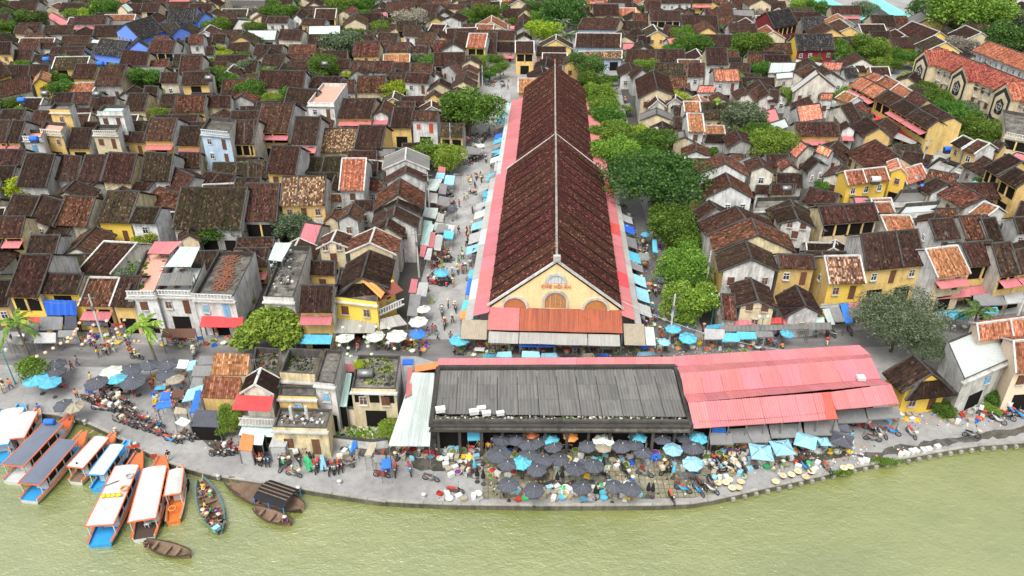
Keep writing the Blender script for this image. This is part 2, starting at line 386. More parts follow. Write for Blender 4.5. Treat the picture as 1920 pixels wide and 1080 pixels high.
def facade(parent, a, b, z0, z1, storeys, st='', near=True, seed=0):
    """windows and doors along the wall a-b whose outside faces the river"""
    r = random.Random(seed); a, b = V((a[0], a[1], 0)), V((b[0], b[1], 0)); d = b-a; w = d.length
    if w < 1.6: return
    d.normalize(); rz = atan2(d.y, d.x); nrm = V((d.y, -d.x, 0)); fh = (z1-z0)/storeys
    for s in range(storeys):
        zc = z0+fh*s
        if 'o' in st and s == storeys-1:     # open gallery with posts
            c = (a+b)/2+nrm*.03; opening(parent, (c.x, c.y, zc+fh*.5), rz, w-.7, fh*.62)
            n = max(2, int(w/2.2))
            for i in range(1, n):
                q = a+d*(w*i/n)+nrm*.12; part('pillar', MB().box((q.x, q.y, zc+fh*.5), (.28, .2, fh*.66), rz), ['wy'], parent)
            continue
        if s == 0 and storeys > 1 or 's' in st:
            n = max(1, int(w/3.2))
            for i in range(n):
                q = a+d*(w*(i+.5)/n)+nrm*.03; opening(parent, (q.x, q.y, zc+1.25), rz, min(2.4, w/n*.75), 2.4)
            if 's' in st: continue
            continue
        n = max(1, int(w/2.3)); k = 'fw' if 'g' in st else 'fB' if 'b' in st else 'fr' if 'R' in st else r.choice(['fb', 'fb', 'fw', 'fb', 'fg' if 'n' in st else 'fb'])
        for i in range(n):
            q = a+d*(w*(i+.5)/n)+nrm*.03
            if n > 1 and i == n//2 and not 'x' in st: opening(parent, (q.x, q.y, zc+fh*.42), rz, .95, min(2.1, fh*.75), k if k != 'fw' else 'fb', 'door')
            else: window(parent, (q.x, q.y, zc+fh*.52), rz, .95, 1.25, k, near)
NHOUSE = []
OCC = {}
def occupy(pts, pad=0.0):
    xs = [p[0] for p in pts]; ys = [p[1] for p in pts]; n = len(pts)
    for ix in range(int(min(xs)-1), int(max(xs)+2)):
        for iy in range(int(min(ys)-1), int(max(ys)+2)):
            c = False; j = n-1
            for i in range(n):
                if (pts[i][1] > iy) != (pts[j][1] > iy) and ix < (pts[j][0]-pts[i][0])*(iy-pts[i][1])/(pts[j][1]-pts[i][1])+pts[i][0]: c = not c
                j = i
            if c: OCC[(ix, iy)] = 1
def house(O, U, Wd, h, rh, wall='y', side='w', roof='d', verge='d', st='', storeys=1, front='u', name='house', row='', note='', hip=False):
    """O front eave corner, U along the ridge, Wd across it (both horizontal), h eave height, rh ridge height"""
    if name == 'house' and storeys >= 2: name = 'shop_house'
    O, U, Wd = V((O.x, O.y, 0)), V((U.x, U.y, 0)), V((Wd.x, Wd.y, 0))
    c = O+U/2+Wd/2; root = empty(name, (c.x, c.y, 0)); u, w = U.normalized(), Wd.normalized(); LU, LW = U.length, Wd.length
    dist = c.length; near = dist < 150; per = .26 if near else .34 if dist < 200 else .5
    occupy([O, O+U, O+U+Wd, O+Wd])
    A, B_, C_, D_ = O, O+U, O+U+Wd, O+Wd; up = V((0,0,1)); rl, rr = O+Wd/2, O+U+Wd/2
    mb = MB(); rows = 4 if near else 2
    mb.sheet(A+up*h, B_+up*h, rr+up*rh, rl+up*rh, per, .07, rows); mb2 = MB()
    mb.sheet(C_+up*h, D_+up*h, rl+up*rh, rr+up*rh, per, .07, rows)
    part('roof', mb, ['r'+roof], root)
    # walls
    iu = min(.12, LU*.05)+.02; iw = min(.65, LW*.12); hw = h-.12+(rh-h)*(iw/(LW/2))*.75
    a = A+u*iu+w*iw; b = B_-u*iu+w*iw; cc = C_-u*iu-w*iw; d = D_+u*iu-w*iw
    g1 = a+(d-a)/2; g2 = b+(cc-b)/2; zr = rh-.22
    vs = [a, b, cc, d]+[p+up*hw for p in (a, b, cc, d)]+[g1+up*zr, g2+up*zr]
    fs = [(0,1,5,4), (1,2,6,9,5), (2,3,7,6), (3,0,4,8,7)]
    wm = MB(); wm.v = [tuple(v) for v in vs]; wm.f = fs
    if front == 'u': wm.m = [0, 1, 1, 1]
    else: wm.m = [1, 1, 1, 0]
    part('wall', wm, ['w'+wall, 'w'+side], root)
    # copings over the gables, and the ridge
    vm = 'cw' if verge == 'w' else 'cd'; ch = .20; cwid = .22 if near else .28
    for p, q, r_ in ((A, rl, D_), (B_, rr, C_)):
        k = MB(); x = u*cwid/2
        pts = [p+up*(h-.1), q+up*(rh-.04), r_+up*(h-.1)]
        for pt in pts: k.v += [tuple(pt-x), tuple(pt+x), tuple(pt+x+up*ch), tuple(pt-x+up*ch)]
        for i in (0, 4): k.f += [(i,i+1,i+5,i+4), (i+1,i+2,i+6,i+5), (i+2,i+3,i+7,i+6), (i+3,i,i+4,i+7)]
        k.f += [(0,1,2,3), (8,9,10,11)]; k.m = [0]*len(k.f)
        part('gable_coping', k, [vm], root)
    k = MB().bar(rl+up*(rh+.06), rr+up*(rh+.06), .28, .2); part('ridge_cap', k, [vm if verge == 'w' else 'cd'], root)
    sd = int(c.x*31+c.y*17) & 0xffff; r = random.Random(sd)
    if near and LU > 6 and front == 'u' and r.random() < .6:      # raised seam down the slope
        f = r.uniform(.35, .65); s0 = A+U*f; s1 = rl+U*f
        part('roof_seam', MB().bar(s0+up*(h+.08), s1+up*(rh+.08), .2, .14), [vm], root)
    # openings
    if front == 'u':
        facade(root, a, b, 0, h, storeys, st, near, sd)
        if near and LW > 5:    # gable side window
            rgt = c.x < 8; p0, p1 = (b, cc) if rgt else (d, a)
            m_ = (p0+p1)/2; dd = (p1-p0).normalized(); rz = atan2(dd.y, dd.x); nn = V((dd.y, -dd.x, 0))*.03
            if r.random() < .6: window(root, (m_.x+nn.x, m_.y+nn.y, h*.8), rz, .8, 1.0, r.choice(['fb', 'fw']), near)
    else:
        facade(root, a, d, 0, h, storeys, st+'x', near, sd) if not hip else None
        if near and LW > 4 and 'v' in st:
            m_ = (a+d)/2; dd = w; rz = atan2(dd.y, dd.x); nn = V((dd.y, -dd.x, 0))*.03
            for s in (-1, 1): window(root, (m_.x+nn.x+dd.x*s, m_.y+nn.y+dd.y*s, h+.2), rz, .9, 1.1, 'fb', True)
    if hip:     # lower slope in front of the gable
        o2 = A-u*1.0; d2 = D_-u*1.0; t = .62; zt = h+(rh-h)*t
        ta = A+Wd*(t/2)+up*zt; tb = D_-Wd*(t/2)+up*zt
        k = MB().sheet(o2+up*(h-.3), d2+up*(h-.3), tb-u*.05, ta-u*.05, per, .07, 3); part('hip_roof', k, ['r'+roof], root)
        k = MB().bar(o2+up*(h-.2), ta+up*.1, .25); part('hip_coping', k, [vm], root); k = MB().bar(d2+up*(h-.2), tb+up*.1, .25); part('hip_coping', k, [vm], root)
        facade(root, a, d, 0, h, storeys, st, near, sd)
    if 'P' in st or 'K' in st:  # awning under the eave
        am = 'rp' if 'P' in st else 'rg'; z = h-1.2 if storeys == 1 else h-.9
        q0, q1 = (a, b) if front == 'u' else (a, d); o_ = V(((q1-q0).normalized().y, -(q1-q0).normalized().x, 0))
        k = MB().sheet(q0+o_*1.5+up*(z-.5), q1+o_*1.5+up*(z-.5), q1+o_*.05+up*z, q0+o_*.05+up*z, .3, .04, 2, 0, .06); part('awning', k, [am], root)
    if 'B' in st:   # balcony
        q0, q1 = (a, b); dd = (q1-q0).normalized(); o_ = V((dd.y, -dd.x, 0)); z = h/storeys*(storeys-1) if storeys > 1 else h*.5; rz = atan2(dd.y, dd.x); m_ = (q0+q1)/2+o_*.6
        ln = (q1-q0).length
        part('balcony_floor', MB().box((m_.x, m_.y, z), (ln-.3, 1.2, .15), rz), ['cw'], root)
        rail = MB(); e0 = q0+o_*1.15; e1 = q1+o_*1.15; rail.bar(e0+up*(z+.95)+dd*.2, e1+up*(z+.95)-dd*.2, .08)
        for i in range(int(ln/.4)): rail.bar(e0+dd*(.25+.4*i)+up*(z+.05), e0+dd*(.25+.4*i)+up*(z+.95), .06)
        part('balcony_railing', rail, ['fB' if 'b' in st else 'fw'], root)
    NHOUSE.append(dict(o=root, row=row, wall=wall, roof=roof, s=storeys, note=note, c=c, name=name, front=front, rh=rh))
    return root
EAVE = {1: 3.5, 2: 6.2, 3: 8.8, 1.5: 4.7, 4: 11}
def limit(E, s, mx=.45):
    """keep the plan from being sheared too far"""
    e = E.normalized(); p = V((-e.y, e.x, 0))
    if p.dot(s) < 0: p = -p
    a, b = s.dot(p), s.dot(e)
    return p*a+e*max(-mx*a, min(mx*a, b))
def houseX(wall, roof, stn, el, er, rl, verge='d', st='', side='w', row='', note='', pitch=29, name='house', dmin=1.3, dmax=9):
    h = EAVE[stn]; A = G(*el, h); B_ = G(*er, h); E = B_-A; e = E.normalized(); nh = V((-e.y, e.x, 0)); tp = tan(radians(pitch))
    n = V((nh.x*tp, nh.y*tp, -1)); p = hit_plane(rl[0], rl[1], A, n); s = p-A; s.z = 0
    s = limit(E, s); dp = s.dot(nh)
    if dp < dmin: s = nh*dmin
    if dp > dmax: s = s*(dmax/dp)
    rh = h+tp*s.dot(nh)
    return house(A, E, s*2, h, rh, wall, side, roof, verge, st, int(stn), 'u', name, row, note)
def houseY(wall, roof, stn, el, er, ap, far, verge='d', st='', side='w', row='', note='', name='house', hip=False):
    h = EAVE[stn]; A = G(*el, h); B_ = G(*er, h); E = B_-A; e = E.normalized(); nh = V((-e.y, e.x, 0))
    p = hit_plane(ap[0], ap[1], A, nh); rh = p.z; w = E.length
    rh = max(h+w*.2, min(h+w*.36, rh))
    mid = (A+B_)/2; f = G(*far, rh); g0 = G(ap[0], ap[1], rh)
    U = f-g0; U.z = 0; U = limit(E, U, .5)
    if U.length < 3.0: U = U.normalized()*3.0
    if U.length > 26: U = U.normalized()*26
    # eaves overhang: front gable line moved forward a little
    return house(A, U, E, h, rh, wall, side, roof, verge, st, int(stn), 'w', name, row, note, hip)
def flat(wall, stn, fl, fr, bl, top='slab', side='w', st='', row='', note='', h=None, clutter=0, par=.7, name='flat_roofed_house', nof=False):
    h = h or EAVE[stn]+.7; A = G(*fl, h); B_ = G(*fr, h); C0 = G(*bl, h); U = B_-A; Wd = C0-A; U.z = Wd.z = 0
    if Wd.length > 22: Wd = Wd.normalized()*22
    c = A+U/2+Wd/2; root = empty(name, (c.x, c.y, 0)); up = V((0,0,1)); u = U.normalized(); w = Wd.normalized(); t = .22
    occupy([A, A+U, A+U+Wd, A+Wd])
    o4 = [V((q.x, q.y, 0)) for q in (A, A+U, A+U+Wd, A+Wd)]; i4 = [o4[0]+(u+w)*t, o4[1]+(w-u)*t, o4[2]-(u+w)*t, o4[3]+(u-w)*t]
    vs = o4+[p+up*h for p in o4]+[p+up*h for p in i4]+[p+up*(h-par-.05) for p in i4]
    fs = [(0,1,5,4),(1,2,6,5),(2,3,7,6),(3,0,4,7)]+[(4+i, 4+(i+1)%4, 8+(i+1)%4, 8+i) for i in range(4)]+[(8+i, 8+(i+1)%4, 12+(i+1)%4, 12+i) for i in range(4)]
    mb = MB(); mb.v = [tuple(v) for v in vs]; mb.f = fs; mb.m = [0,1,1,1]+[2]*8
    part('wall', mb, ['w'+wall, 'w'+side, 'cw' if 'W' in st else 'cd'], root)
    k = MB().hexa([p+up*(h-par-.3) for p in i4]+[p+up*(h-par) for p in i4]); part('roof_slab', k, [top], root)
    near = c.length < 150; sd = int(c.x*13+c.y*7)
    if not nof: facade(root, o4[0], o4[1], 0, h-par, max(1, int(stn)), st, near, sd)
    k = MB(); ln = U.length; m_ = (o4[0]+o4[1])/2-w*.15; rz = atan2(u.y, u.x)
    k.box((m_.x, m_.y, h-par-.1), (ln+.3, .5, .18), rz); part('cornice', k, ['cw'], root)
    if 'L' in st:  # balustrade along the front
        k = MB(); e0 = o4[0]-w*.3+u*.1
        k.bar(e0+up*(h+.35), e0+u*(ln-.2)+up*(h+.35), .1); k.bar(e0+up*(h-.35), e0+u*(ln-.2)+up*(h-.35), .1)
        for i in range(int(ln/.45)): k.bar(e0+u*(.2+.45*i)+up*(h-.35), e0+u*(.2+.45*i)+up*(h+.35), .09)
        part('balustrade', k, ['fw'], root)
    if 'P' in st or 'K' in st:
        z = 3.1; q0, q1 = o4[0], o4[1]
        k = MB().sheet(q0-w*1.8+up*(z-.5), q1-w*1.8+up*(z-.5), q1-w*.05+up*z, q0-w*.05+up*z, .3, .04, 2, 0, .06); part('awning', k, ['rp' if 'P' in st else 'rg'], root)
    NHOUSE.append(dict(o=root, row=row, wall=wall, roof='F', s=int(stn), note=note, c=c, name=name, front='u'))
    root['o_h'] = h-par
    return root, o4, h-par
# ---------------------------------------------------------------- the town, house by house
# X: ridge parallel to the river: region, eave ends, far ridge end.  Y: gable to the river: eave ends, apex, far end of ridge.  F: flat roof
TOWN = """
@on the street behind market @E
E X y d 2 -50 258 38 260 -10 98 f=oP
E X y d 2 40 258 132 262 95 100 f=P s=g
E F w 2 160 222 300 224 190 165 f=bL t=slabp
E F y 2 288 170 442 184 330 105 f=Lx t=slabp
E F y 3 355 18 500 22 395 -30 s=w f=x t=slab
E X y b 1 222 118 368 122 250 30
E X y d 1 480 300 640 302 520 155 f=s
E F c 2 668 180 846 184 700 128 f=L
E F w 3 700 32 884 34 750 -14 s=w t=rc
E X y d 1 850 250 1040 258 880 180
E X y b 1.5 1035 245 1240 245 1085 85 f=sP
E X y d 1.5 1270 280 1435 280 1305 140 f=sP
E F b 3 1450 172 1655 192 1512 72 f=gL t=slab
E X y d 2 1655 270 1822 272 1705 98 f=o
F X y d 2 -10 270 60 272 -5 100 f=o
B X y b 2 -10 990 238 992 50 775 f=oP s=g
F X w d 2 325 270 512 276 365 72 f=P s=g
F X g s 1 522 332 790 326 580 160
F X y d 1.5 784 302 980 306 825 135 f=P s=y
F X y d 1.5 1045 150 1196 152 1075 5 f=s
F X w b 2 1198 100 1386 105 1212 30 f=R # ornate white facade and red shutters
F X y m 1.5 1402 214 1572 220 1416 120 f=so
@in the long back row
E X g d 1 -80 425 150 425 -40 310
E X c d 1 -60 560 80 560 -20 430
E X g d 1.5 115 575 330 585 195 335 s=g
E X g d 1.5 390 522 558 542 425 345 s=g
E X p d 1.5 556 540 722 540 620 350 s=g
E X g b 1.5 730 542 940 555 790 330 s=g
E X g m 1.5 1010 532 1222 545 1050 330 s=g
E X w b 1 1278 440 1442 445 1290 330 s=c
E X c b 1 1165 562 1310 632 1262 440
E X g m 1 1530 540 1851 542 1540 405
E X g b 1 1420 555 1640 580 1490 470
E Y g d 1 280 605 440 545 370 545 390 515
E Y g d 1 610 620 800 560 720 570 745 525
E X g b 1 945 600 1070 600 990 540
F X g m 1 20 540 160 540 20 390
F X y b 2 150 480 362 492 195 282 s=w
F X g m 1 430 470 690 466 455 365
F X g m 1 440 535 665 535 450 478
F Y g b 1 110 560 230 540 170 510 180 478
F Y g b 1 365 500 480 490 420 470 430 450
@in the middle roof row
E X g d 1.5 20 797 215 820 100 630 s=g
E X g d 1.5 217 816 380 868 292 634 s=g
E X g r 1.5 395 855 622 870 470 645 s=g
E X Y m 1.5 695 836 930 842 780 610 s=g
E X w m 2 928 842 1112 846 985 725 s=w
E X g r 1 1030 686 1240 762 1150 580
E X g m 1.5 1240 885 1735 890 1312 585 f=s s=g
F X w b 1.5 -25 828 225 830 5 555 s=g f=o
F X y s 2 250 716 572 712 270 505 f=B s=w # green balcony
F X w o 2 676 605 856 605 700 375 v=w s=w
F X w o 1 610 682 850 682 620 640 v=w
F X g r 1 850 590 980 615 870 510
F X g b 1 888 445 990 455 895 388 v=w
E X y b 2 -100 945 150 945 -60 795 s=g f=oP
E X g d 1.5 185 1065 400 1065 225 930 s=g
E X g d 1 330 920 480 925 380 850
@on the arcade street
I X Y b 2 35 498 225 500 130 245 s=g f=o
I X Y d 2 235 478 456 482 282 358 s=c f=s # blue tarp hung over its front
I X y r 1.5 465 552 650 555 532 383 s=c v=w f=oP
I X y d 1.5 655 555 790 560 712 372 f=s
I X c b 1 455 350 655 362 630 168 v=w
I X y d 1 -60 560 45 555 -20 400
J X y d 2 460 715 706 716 480 520 s=w f=P
J X y d 1 530 440 722 445 535 345
J X p p 1 455 208 582 228 508 66
I Y c b 1 1060 165 1200 170 1130 130 1130 118
I X y b 1.5 -60 200 -5 215 -60 100
@beside the market street
F Y w b 2 655 830 832 836 735 785 775 700 f=v
J Y c b 2 588 258 822 250 725 205 765 120 v=w f=v
J Y c r 2 800 290 1172 302 960 215 1000 105 v=w
F Y g r 2 930 752 1292 745 1105 636 1122 520
F Y g d 2 925 785 1278 792 1080 705 1100 640
F Y g d 2 905 872 1250 880 1065 790 1080 720
F Y c b 2 905 945 1140 945 1000 872 1015 826
F Y g g 2 990 455 1332 455 1158 385 1166 298 v=w s=g
F Y g b 2 1002 560 1322 548 1178 475 1182 435
F X g g 1 925 358 1080 362 935 300
F X g d 1 780 745 925 745 790 680
F Y c r 1.5 560 838 680 830 625 790 650 745
B Y w b 1.5 1295 590 1402 590 1350 548 1350 520
B Y c b 1.5 1280 690 1462 668 1376 626 1386 590
B Y y b 1.5 1265 756 1402 748 1326 706 1332 675
B Y y b 2 1385 752 1622 738 1506 695 1512 655
B Y g b 2 1455 660 1652 662 1560 610 1575 570
B Y g b 2 1490 602 1662 600 1576 562 1582 530
B Y c r 2 1505 555 1668 552 1590 515 1602 485
B Y c b 2 1525 492 1692 488 1612 447 1616 412
B Y g b 2 1380 512 1512 562 1442 505 1452 465
B Y y d 1.5 985 578 1102 574 1040 540 1052 512
B Y g b 1.5 690 582 832 565 765 528 790 490
B Y w b 2 862 870 1006 872 940 836 975 752 f=P
@in the upper quarter
B X w d 2 1100 266 1232 276 1115 190 f=L
B X g b 1.5 1205 326 1336 336 1230 240 f=P
B X g d 1.5 905 310 1056 318 922 245
B X Y b 1.5 984 385 1136 386 1006 318
B X Y m 1 808 420 972 420 816 362
B X g d 1 1145 425 1290 420 1162 350
B X c r 1 1308 385 1432 386 1346 305
B X g b 1 1480 340 1576 345 1502 235
B X Y o 2 1577 356 1716 358 1600 250 v=w f=o # orange tiles and open red upper floor
B X g d 1 1728 400 1802 400 1737 245
B X c b 1.5 1805 292 1935 296 1816 230
B X g d 1 1800 386 1940 390 1812 315 f=P
B X c o 1.5 1640 230 1776 235 1652 180 v=w
B X g b 1 1540 226 1640 230 1552 180
B X g b 1 560 512 702 512 572 445
B X g b 1 700 530 870 536 730 455
B X g b 1 875 540 1016 540 892 460
B X g d 1 1018 540 1150 542 1026 470
B X g b 1 1150 560 1320 560 1162 475
B X g d 1 1233 475 1392 472 1242 425
B X c r 1.5 748 690 962 690 766 570
B X y d 2 607 886 862 886 651 740 f=P s=c
B X g b 2 1108 616 1292 626 1132 545 s=g
B X g d 1.5 208 776 440 802 242 655
B X g d 1 398 652 632 652 432 575
B X g b 1.5 8 656 356 666 32 525
B X g d 1 218 526 396 526 236 465
B X g d 1.5 38 486 196 490 66 410 s=c
B X g d 1 -22 410 182 410 2 335
B X g d 1.5 158 292 334 300 186 220
B X w d 2 70 172 232 172 92 125
B X y d 2 335 186 512 190 356 140
B Y w d 2 262 145 350 150 300 100 345 50
B Y c r 2 605 110 705 108 652 80 720 45
B X g b 1 820 110 1010 100 880 70
B X c p 1 830 140 1120 100 980 88
B X g d 1 1200 130 1340 130 1250 30
B Y w d 1 1345 135 1480 130 1412 90 1420 60
B X g r 1 1530 110 1700 60 1560 70
B X c b 1.5 1420 60 1560 70 1440 30
B X g b 1.5 420 110 560 100 450 55
B Y w d 1.5 1380 160 1550 165 1450 130 1500 100
B X w b 1 1290 230 1400 235 1320 180 v=w
B F w 2 385 768 582 772 500 622 f=gW t=slabp # pink roof terrace above
B X g b 1 640 690 742 690 640 600
B Y g b 1 1620 400 1700 410 1650 385 1660 360
A X y b 1.5 535 585 705 590 575 478 s=y
A X g b 1.5 705 645 905 640 760 490 s=c
A X g b 1.5 895 480 1095 500 925 375 s=c
A X c r 1.5 1140 360 1250 360 1160 270 f=g
A X y d 1.5 1250 388 1370 388 1268 305 f=o s=w
A X w r 2 1415 330 1520 330 1425 260 s=w
A X g b 1.5 1335 560 1500 560 1360 415
A X g b 1 1510 525 1700 530 1530 460
A X c r 1 1095 525 1265 500 1120 460
A X g b 1.5 1195 620 1330 620 1210 545
A X y r 1.5 1300 838 1530 838 1322 715 s=w
A X g b 1.5 1545 800 1730 805 1550 715 s=w
A X g d 1.5 1075 720 1180 725 1085 645 s=w
A X g d 1 660 830 850 830 690 728
A X g d 1 930 830 1080 830 970 700 s=g
A X g d 1 75 480 230 480 100 375
A X g d 1 230 480 420 480 260 410
A X g d 1 480 460 610 460 500 380
A X y d 1.5 210 575 360 575 230 485
A X g d 1 30 600 215 600 40 490
A X g b 1.5 0 730 240 680 60 600
A X y d 2 -20 405 80 405 -10 315
A X w b 1.5 285 360 420 365 300 318 f=n s=w
A X y r 1 180 300 320 310 200 245
A X c b 1.5 100 250 190 255 120 195 s=c
A X w d 1.5 145 55 330 50 150 0 s=c
A X c d 1 440 90 650 100 470 20 s=w
A X c p 1 350 130 480 200 380 90
A X g d 1 500 165 640 165 520 120
A X g m 1 490 370 690 370 520 325
A X w w 1 620 330 750 345 650 290
A X g b 1 1150 90 1280 130 1200 70
A Y c w 2 870 80 960 90 920 20 960 5
A X w d 2 1060 20 1180 60 1070 -10
A X g d 1 1260 60 1500 60 1280 15
A X g b 1 1640 180 1780 160 1700 105
A X w G 1 1740 230 1840 240 1790 150
A X g d 1.5 1590 315 1690 320 1600 255
A X g d 1 1690 410 1860 400 1710 325
A X g d 1 1540 410 1600 410 1550 350
A X g b 1 1800 600 1920 600 1820 560
A X g d 1 1830 540 1920 550 1850 450
A X g b 1 1455 620 1560 620 1470 530
A X Y d 2 -30 600 90 560 -20 480
A Y Y o 2 240 640 370 620 310 560 330 500
A X c o 1 450 700 690 690 570 625 v=w
A X g b 1 1250 880 1390 880 1290 820
@beyond the market hall
C X c d 1 1280 236 1552 240 1268 115 s=c # large plain roof
C X g d 1.5 1400 346 1666 350 1386 260 f=s
C X g r 1 1545 186 1656 186 1540 130
C X w o 2 1520 606 1716 606 1506 518 s=w f=g
C X w l 1 1385 690 1516 692 1480 645
C X w d 2 1460 486 1622 486 1450 360 s=g
C X g d 1 1625 465 1722 466 1625 430
C X g d 1 1625 536 1782 545 1640 470
C X g d 1 1720 602 1862 620 1730 545
C X y r 1.5 1770 475 1912 470 1765 410 s=y
C X g b 1 845 462 1076 466 860 372
C X g d 1 1080 466 1302 468 1075 370
C X g m 1 1060 590 1282 600 1070 470
C X w b 2 1315 576 1442 576 1320 475 s=w
C X w d 1.5 945 320 1042 322 940 268 f=P
C X w p 1 825 372 912 372 830 325
C X w p 1.5 1180 336 1262 326 1160 290
C X c d 1 900 245 1102 246 895 215
C X g b 1 1120 262 1252 286 1150 182
C X w r 1.5 905 156 1066 156 910 100 s=w
C X c o 1 785 116 926 116 790 60 v=w
C X w d 2 1115 22 1346 22 1120 -15 s=w
C X y d 2 1350 22 1502 22 1350 -15 f=P
C X c o 1 650 30 800 20 700 -15
C Y w d 1 1045 110 1165 110 1100 80 1100 60
C Y w d 1 1270 105 1370 100 1320 80 1340 60
C X y d 2 25 396 166 396 25 308 f=o v=w s=y # hanging lanterns in its gallery
C Y g b 1.5 15 240 150 235 95 195 100 150
C Y g b 1.5 20 200 140 190 98 130 105 85
C Y g b 1.5 30 130 170 120 105 55 110 20
C Y w d 1 30 295 150 300 80 265 80 238
C X w p 1 -20 215 105 222 -20 190
C Y g b 1 1495 110 1610 115 1550 65 1530 45
C X w b 1 1640 150 1800 160 1640 115
@on the lane behind trees
C Y c b 2 945 742 1222 716 1096 690 1062 548
C Y w b 1.5 1018 816 1162 802 1088 746 1062 694 v=w
C Y w b 1.5 968 782 1070 780 1045 735 1050 695 v=w
C Y c g 1.5 958 905 1206 905 1096 858 1092 812
C Y g d 1 1028 990 1216 986 1130 946 1130 915
C Y w b 1.5 1158 786 1282 778 1206 740 1210 712 v=w s=w
C Y w b 1.5 898 592 1052 562 986 522 986 485
C Y w d 1 1210 720 1370 720 1295 680 1290 655
C X w o 2 1295 838 1416 838 1285 762 v=w s=w
C X w o 2 1325 986 1446 990 1310 850 v=w s=w
C X g m 1 1425 825 1702 830 1425 770
C X g m 1 1440 892 1682 892 1430 830
C X w b 2 1755 650 1830 760 1850 600 s=w
C X w b 2 1830 770 1920 700 1790 690 s=w
G Y c g 1 655 352 872 374 714 326 705 275
G Y g r 1 735 472 962 472 860 436 856 375
G Y w r 2 868 608 1268 634 1064 526 1040 446 s=w # broad white gable
G Y w r 2 902 808 1312 806 1130 702 1090 600 s=w
G Y w b 2 1262 590 1478 612 1350 546 1306 470 s=w
G X g r 1 1150 510 1246 516 1070 447
G Y w r 1.5 1515 582 1655 580 1590 536 1550 475 s=w
G Y g b 1.5 1100 412 1302 376 1235 350 1200 265 f=v
G X w d 1 918 362 1082 366 935 300
G Y g d 1 735 330 900 370 800 290 790 262
G Y c d 1 485 300 690 300 592 255 590 200
G X g d 1 1480 682 1662 702 1480 600
G X g b 1 1310 760 1420 760 1320 700
G X g b 1 1425 765 1600 765 1440 690
G F g 1 1310 870 1662 860 1330 790 t=slab nof=1
G X g d 1 680 250 745 255 680 160
@between lane and arcade
L Y g b 2 20 112 236 80 186 25 150 -8
L Y g b 2 70 192 505 176 336 94 276 20 s=g
L Y g r 2 118 284 602 290 376 190 336 92 s=c
L Y g d 2 150 405 500 402 342 330 306 225 s=y
L Y g d 2 488 125 712 152 570 96 535 15 f=v
L Y c d 1.5 248 606 494 628 346 572 302 440 f=v
L Y g d 1 528 668 752 650 650 602 590 482
L X g r 1 172 676 252 682 160 532
L X y b 2 500 382 712 388 486 300 f=g
L X Y s 2 792 472 1002 468 760 312 v=w s=y # tall narrow front in brightest yellow
L X y d 2 1008 396 1352 362 968 186 s=g f=g # long colonial facade with six windows
L X c b 2 755 126 1082 102 724 24 s=g f=o
L X c d 1 660 286 842 292 654 232 v=w
L Y g b 1 730 302 880 300 800 265 820 250 v=w
L X c o 2 1422 436 1612 412 1346 272 v=w f=P
L X y b 2 1618 372 1796 356 1555 236 f=o
L X y d 2 1788 432 1902 416 1730 242 f=oP
L X y d 2 1898 418 1990 400 1848 280 f=P
L X w d 2 1410 216 1552 206 1364 100 s=w
L X g r 2 1590 216 1718 206 1540 82
L X g d 2 1722 236 1806 226 1670 96 s=w
L X w o 1.5 1130 176 1302 176 1086 75 v=w
L X w o 1.5 1075 60 1172 56 1046 0 v=w
L X w r 1 1420 82 1536 82 1408 35
L X w d 2 1890 182 1962 176 1858 88 s=w
L X w d 1 1425 225 1560 225 1440 205
L Y w o 1 1120 195 1220 180 1170 140 1165 125 v=w
@in the eastern rooftops
H X y b 1.5 205 290 522 290 193 190 f=sP s=c
H Y y d 1.5 680 300 905 310 785 225 690 145 f=v
H X g d 1.5 600 200 680 170 560 60
H X g d 1 480 190 580 210 460 140
H Y w b 1.5 525 250 640 255 580 215 560 190 f=P
H X w l 1.5 230 185 400 160 310 62
H X g b 1.5 190 115 330 60 300 5
H X g r 1 562 408 735 540 776 318 s=g
H X Y o 2 582 645 882 612 550 545 v=w s=Y f=xg # solid yellow annex
H Y Y l 2 880 545 1020 580 912 508 838 430 v=w s=Y
H X w l 1 1008 642 1160 592 1060 505 v=w
H X g r 1 1182 685 1402 812 1345 615 s=w
H X w o 1 1450 850 1560 892 1558 765 v=w
H X g d 1 1075 662 1162 712 1210 590
H Y w d 1 282 555 432 505 395 465 375 440
H Y w l 1.5 208 446 345 400 285 365 300 345 s=w
H X w l 1.5 340 400 440 440 370 350
H X w l 1 140 375 220 400 240 335
H X g r 1 1215 870 1370 870 1210 815
H X w p 1 630 780 735 780 640 752
H X w o 1.5 772 846 918 840 744 745 v=w
H F g 1 890 770 1130 760 960 675 t=rg nof=1
H F w 1 930 855 1195 835 1000 775 t=slabw nof=1
H X y d 2 1318 340 1395 380 1410 285 v=w s=w
H X y b 2 1400 390 1490 420 1515 315 v=w
H X y b 2 1600 385 1665 410 1650 320 s=y
H X g d 1 1400 500 1540 580 1555 435
H X y d 2 1555 515 1650 575 1740 420 s=y f=o
H X y d 2 1662 592 1790 668 1782 515 s=y f=o
H X g p 1 1750 440 1860 470 1800 410
H F g 1 1130 520 1290 570 1240 440 t=rG nof=1
H F g 1 1250 480 1400 530 1330 430 t=slab nof=1
H X w d 1 60 655 250 660 62 560
H X g b 1 0 700 190 700 20 640
H X w w 1 0 270 150 220 40 190
H X w p 1 0 210 90 190 10 100
@in the yellow terrace row
D X y o 2 610 640 700 685 705 575 f=oP s=y
D X y o 2 702 686 795 738 800 620 f=oP s=y
D X y b 2 797 739 905 798 908 680 f=o s=y
D X y d 2 907 799 1030 872 1010 745 f=oP s=y
D X y d 2 1032 873 1190 966 1120 812 f=oP s=y
@in the second terrace row
D X y o 2 708 580 800 622 800 540 s=y
D X y o 2 802 622 908 680 880 565 s=y v=w
D X y o 2 910 682 1008 745 962 612 s=y v=w
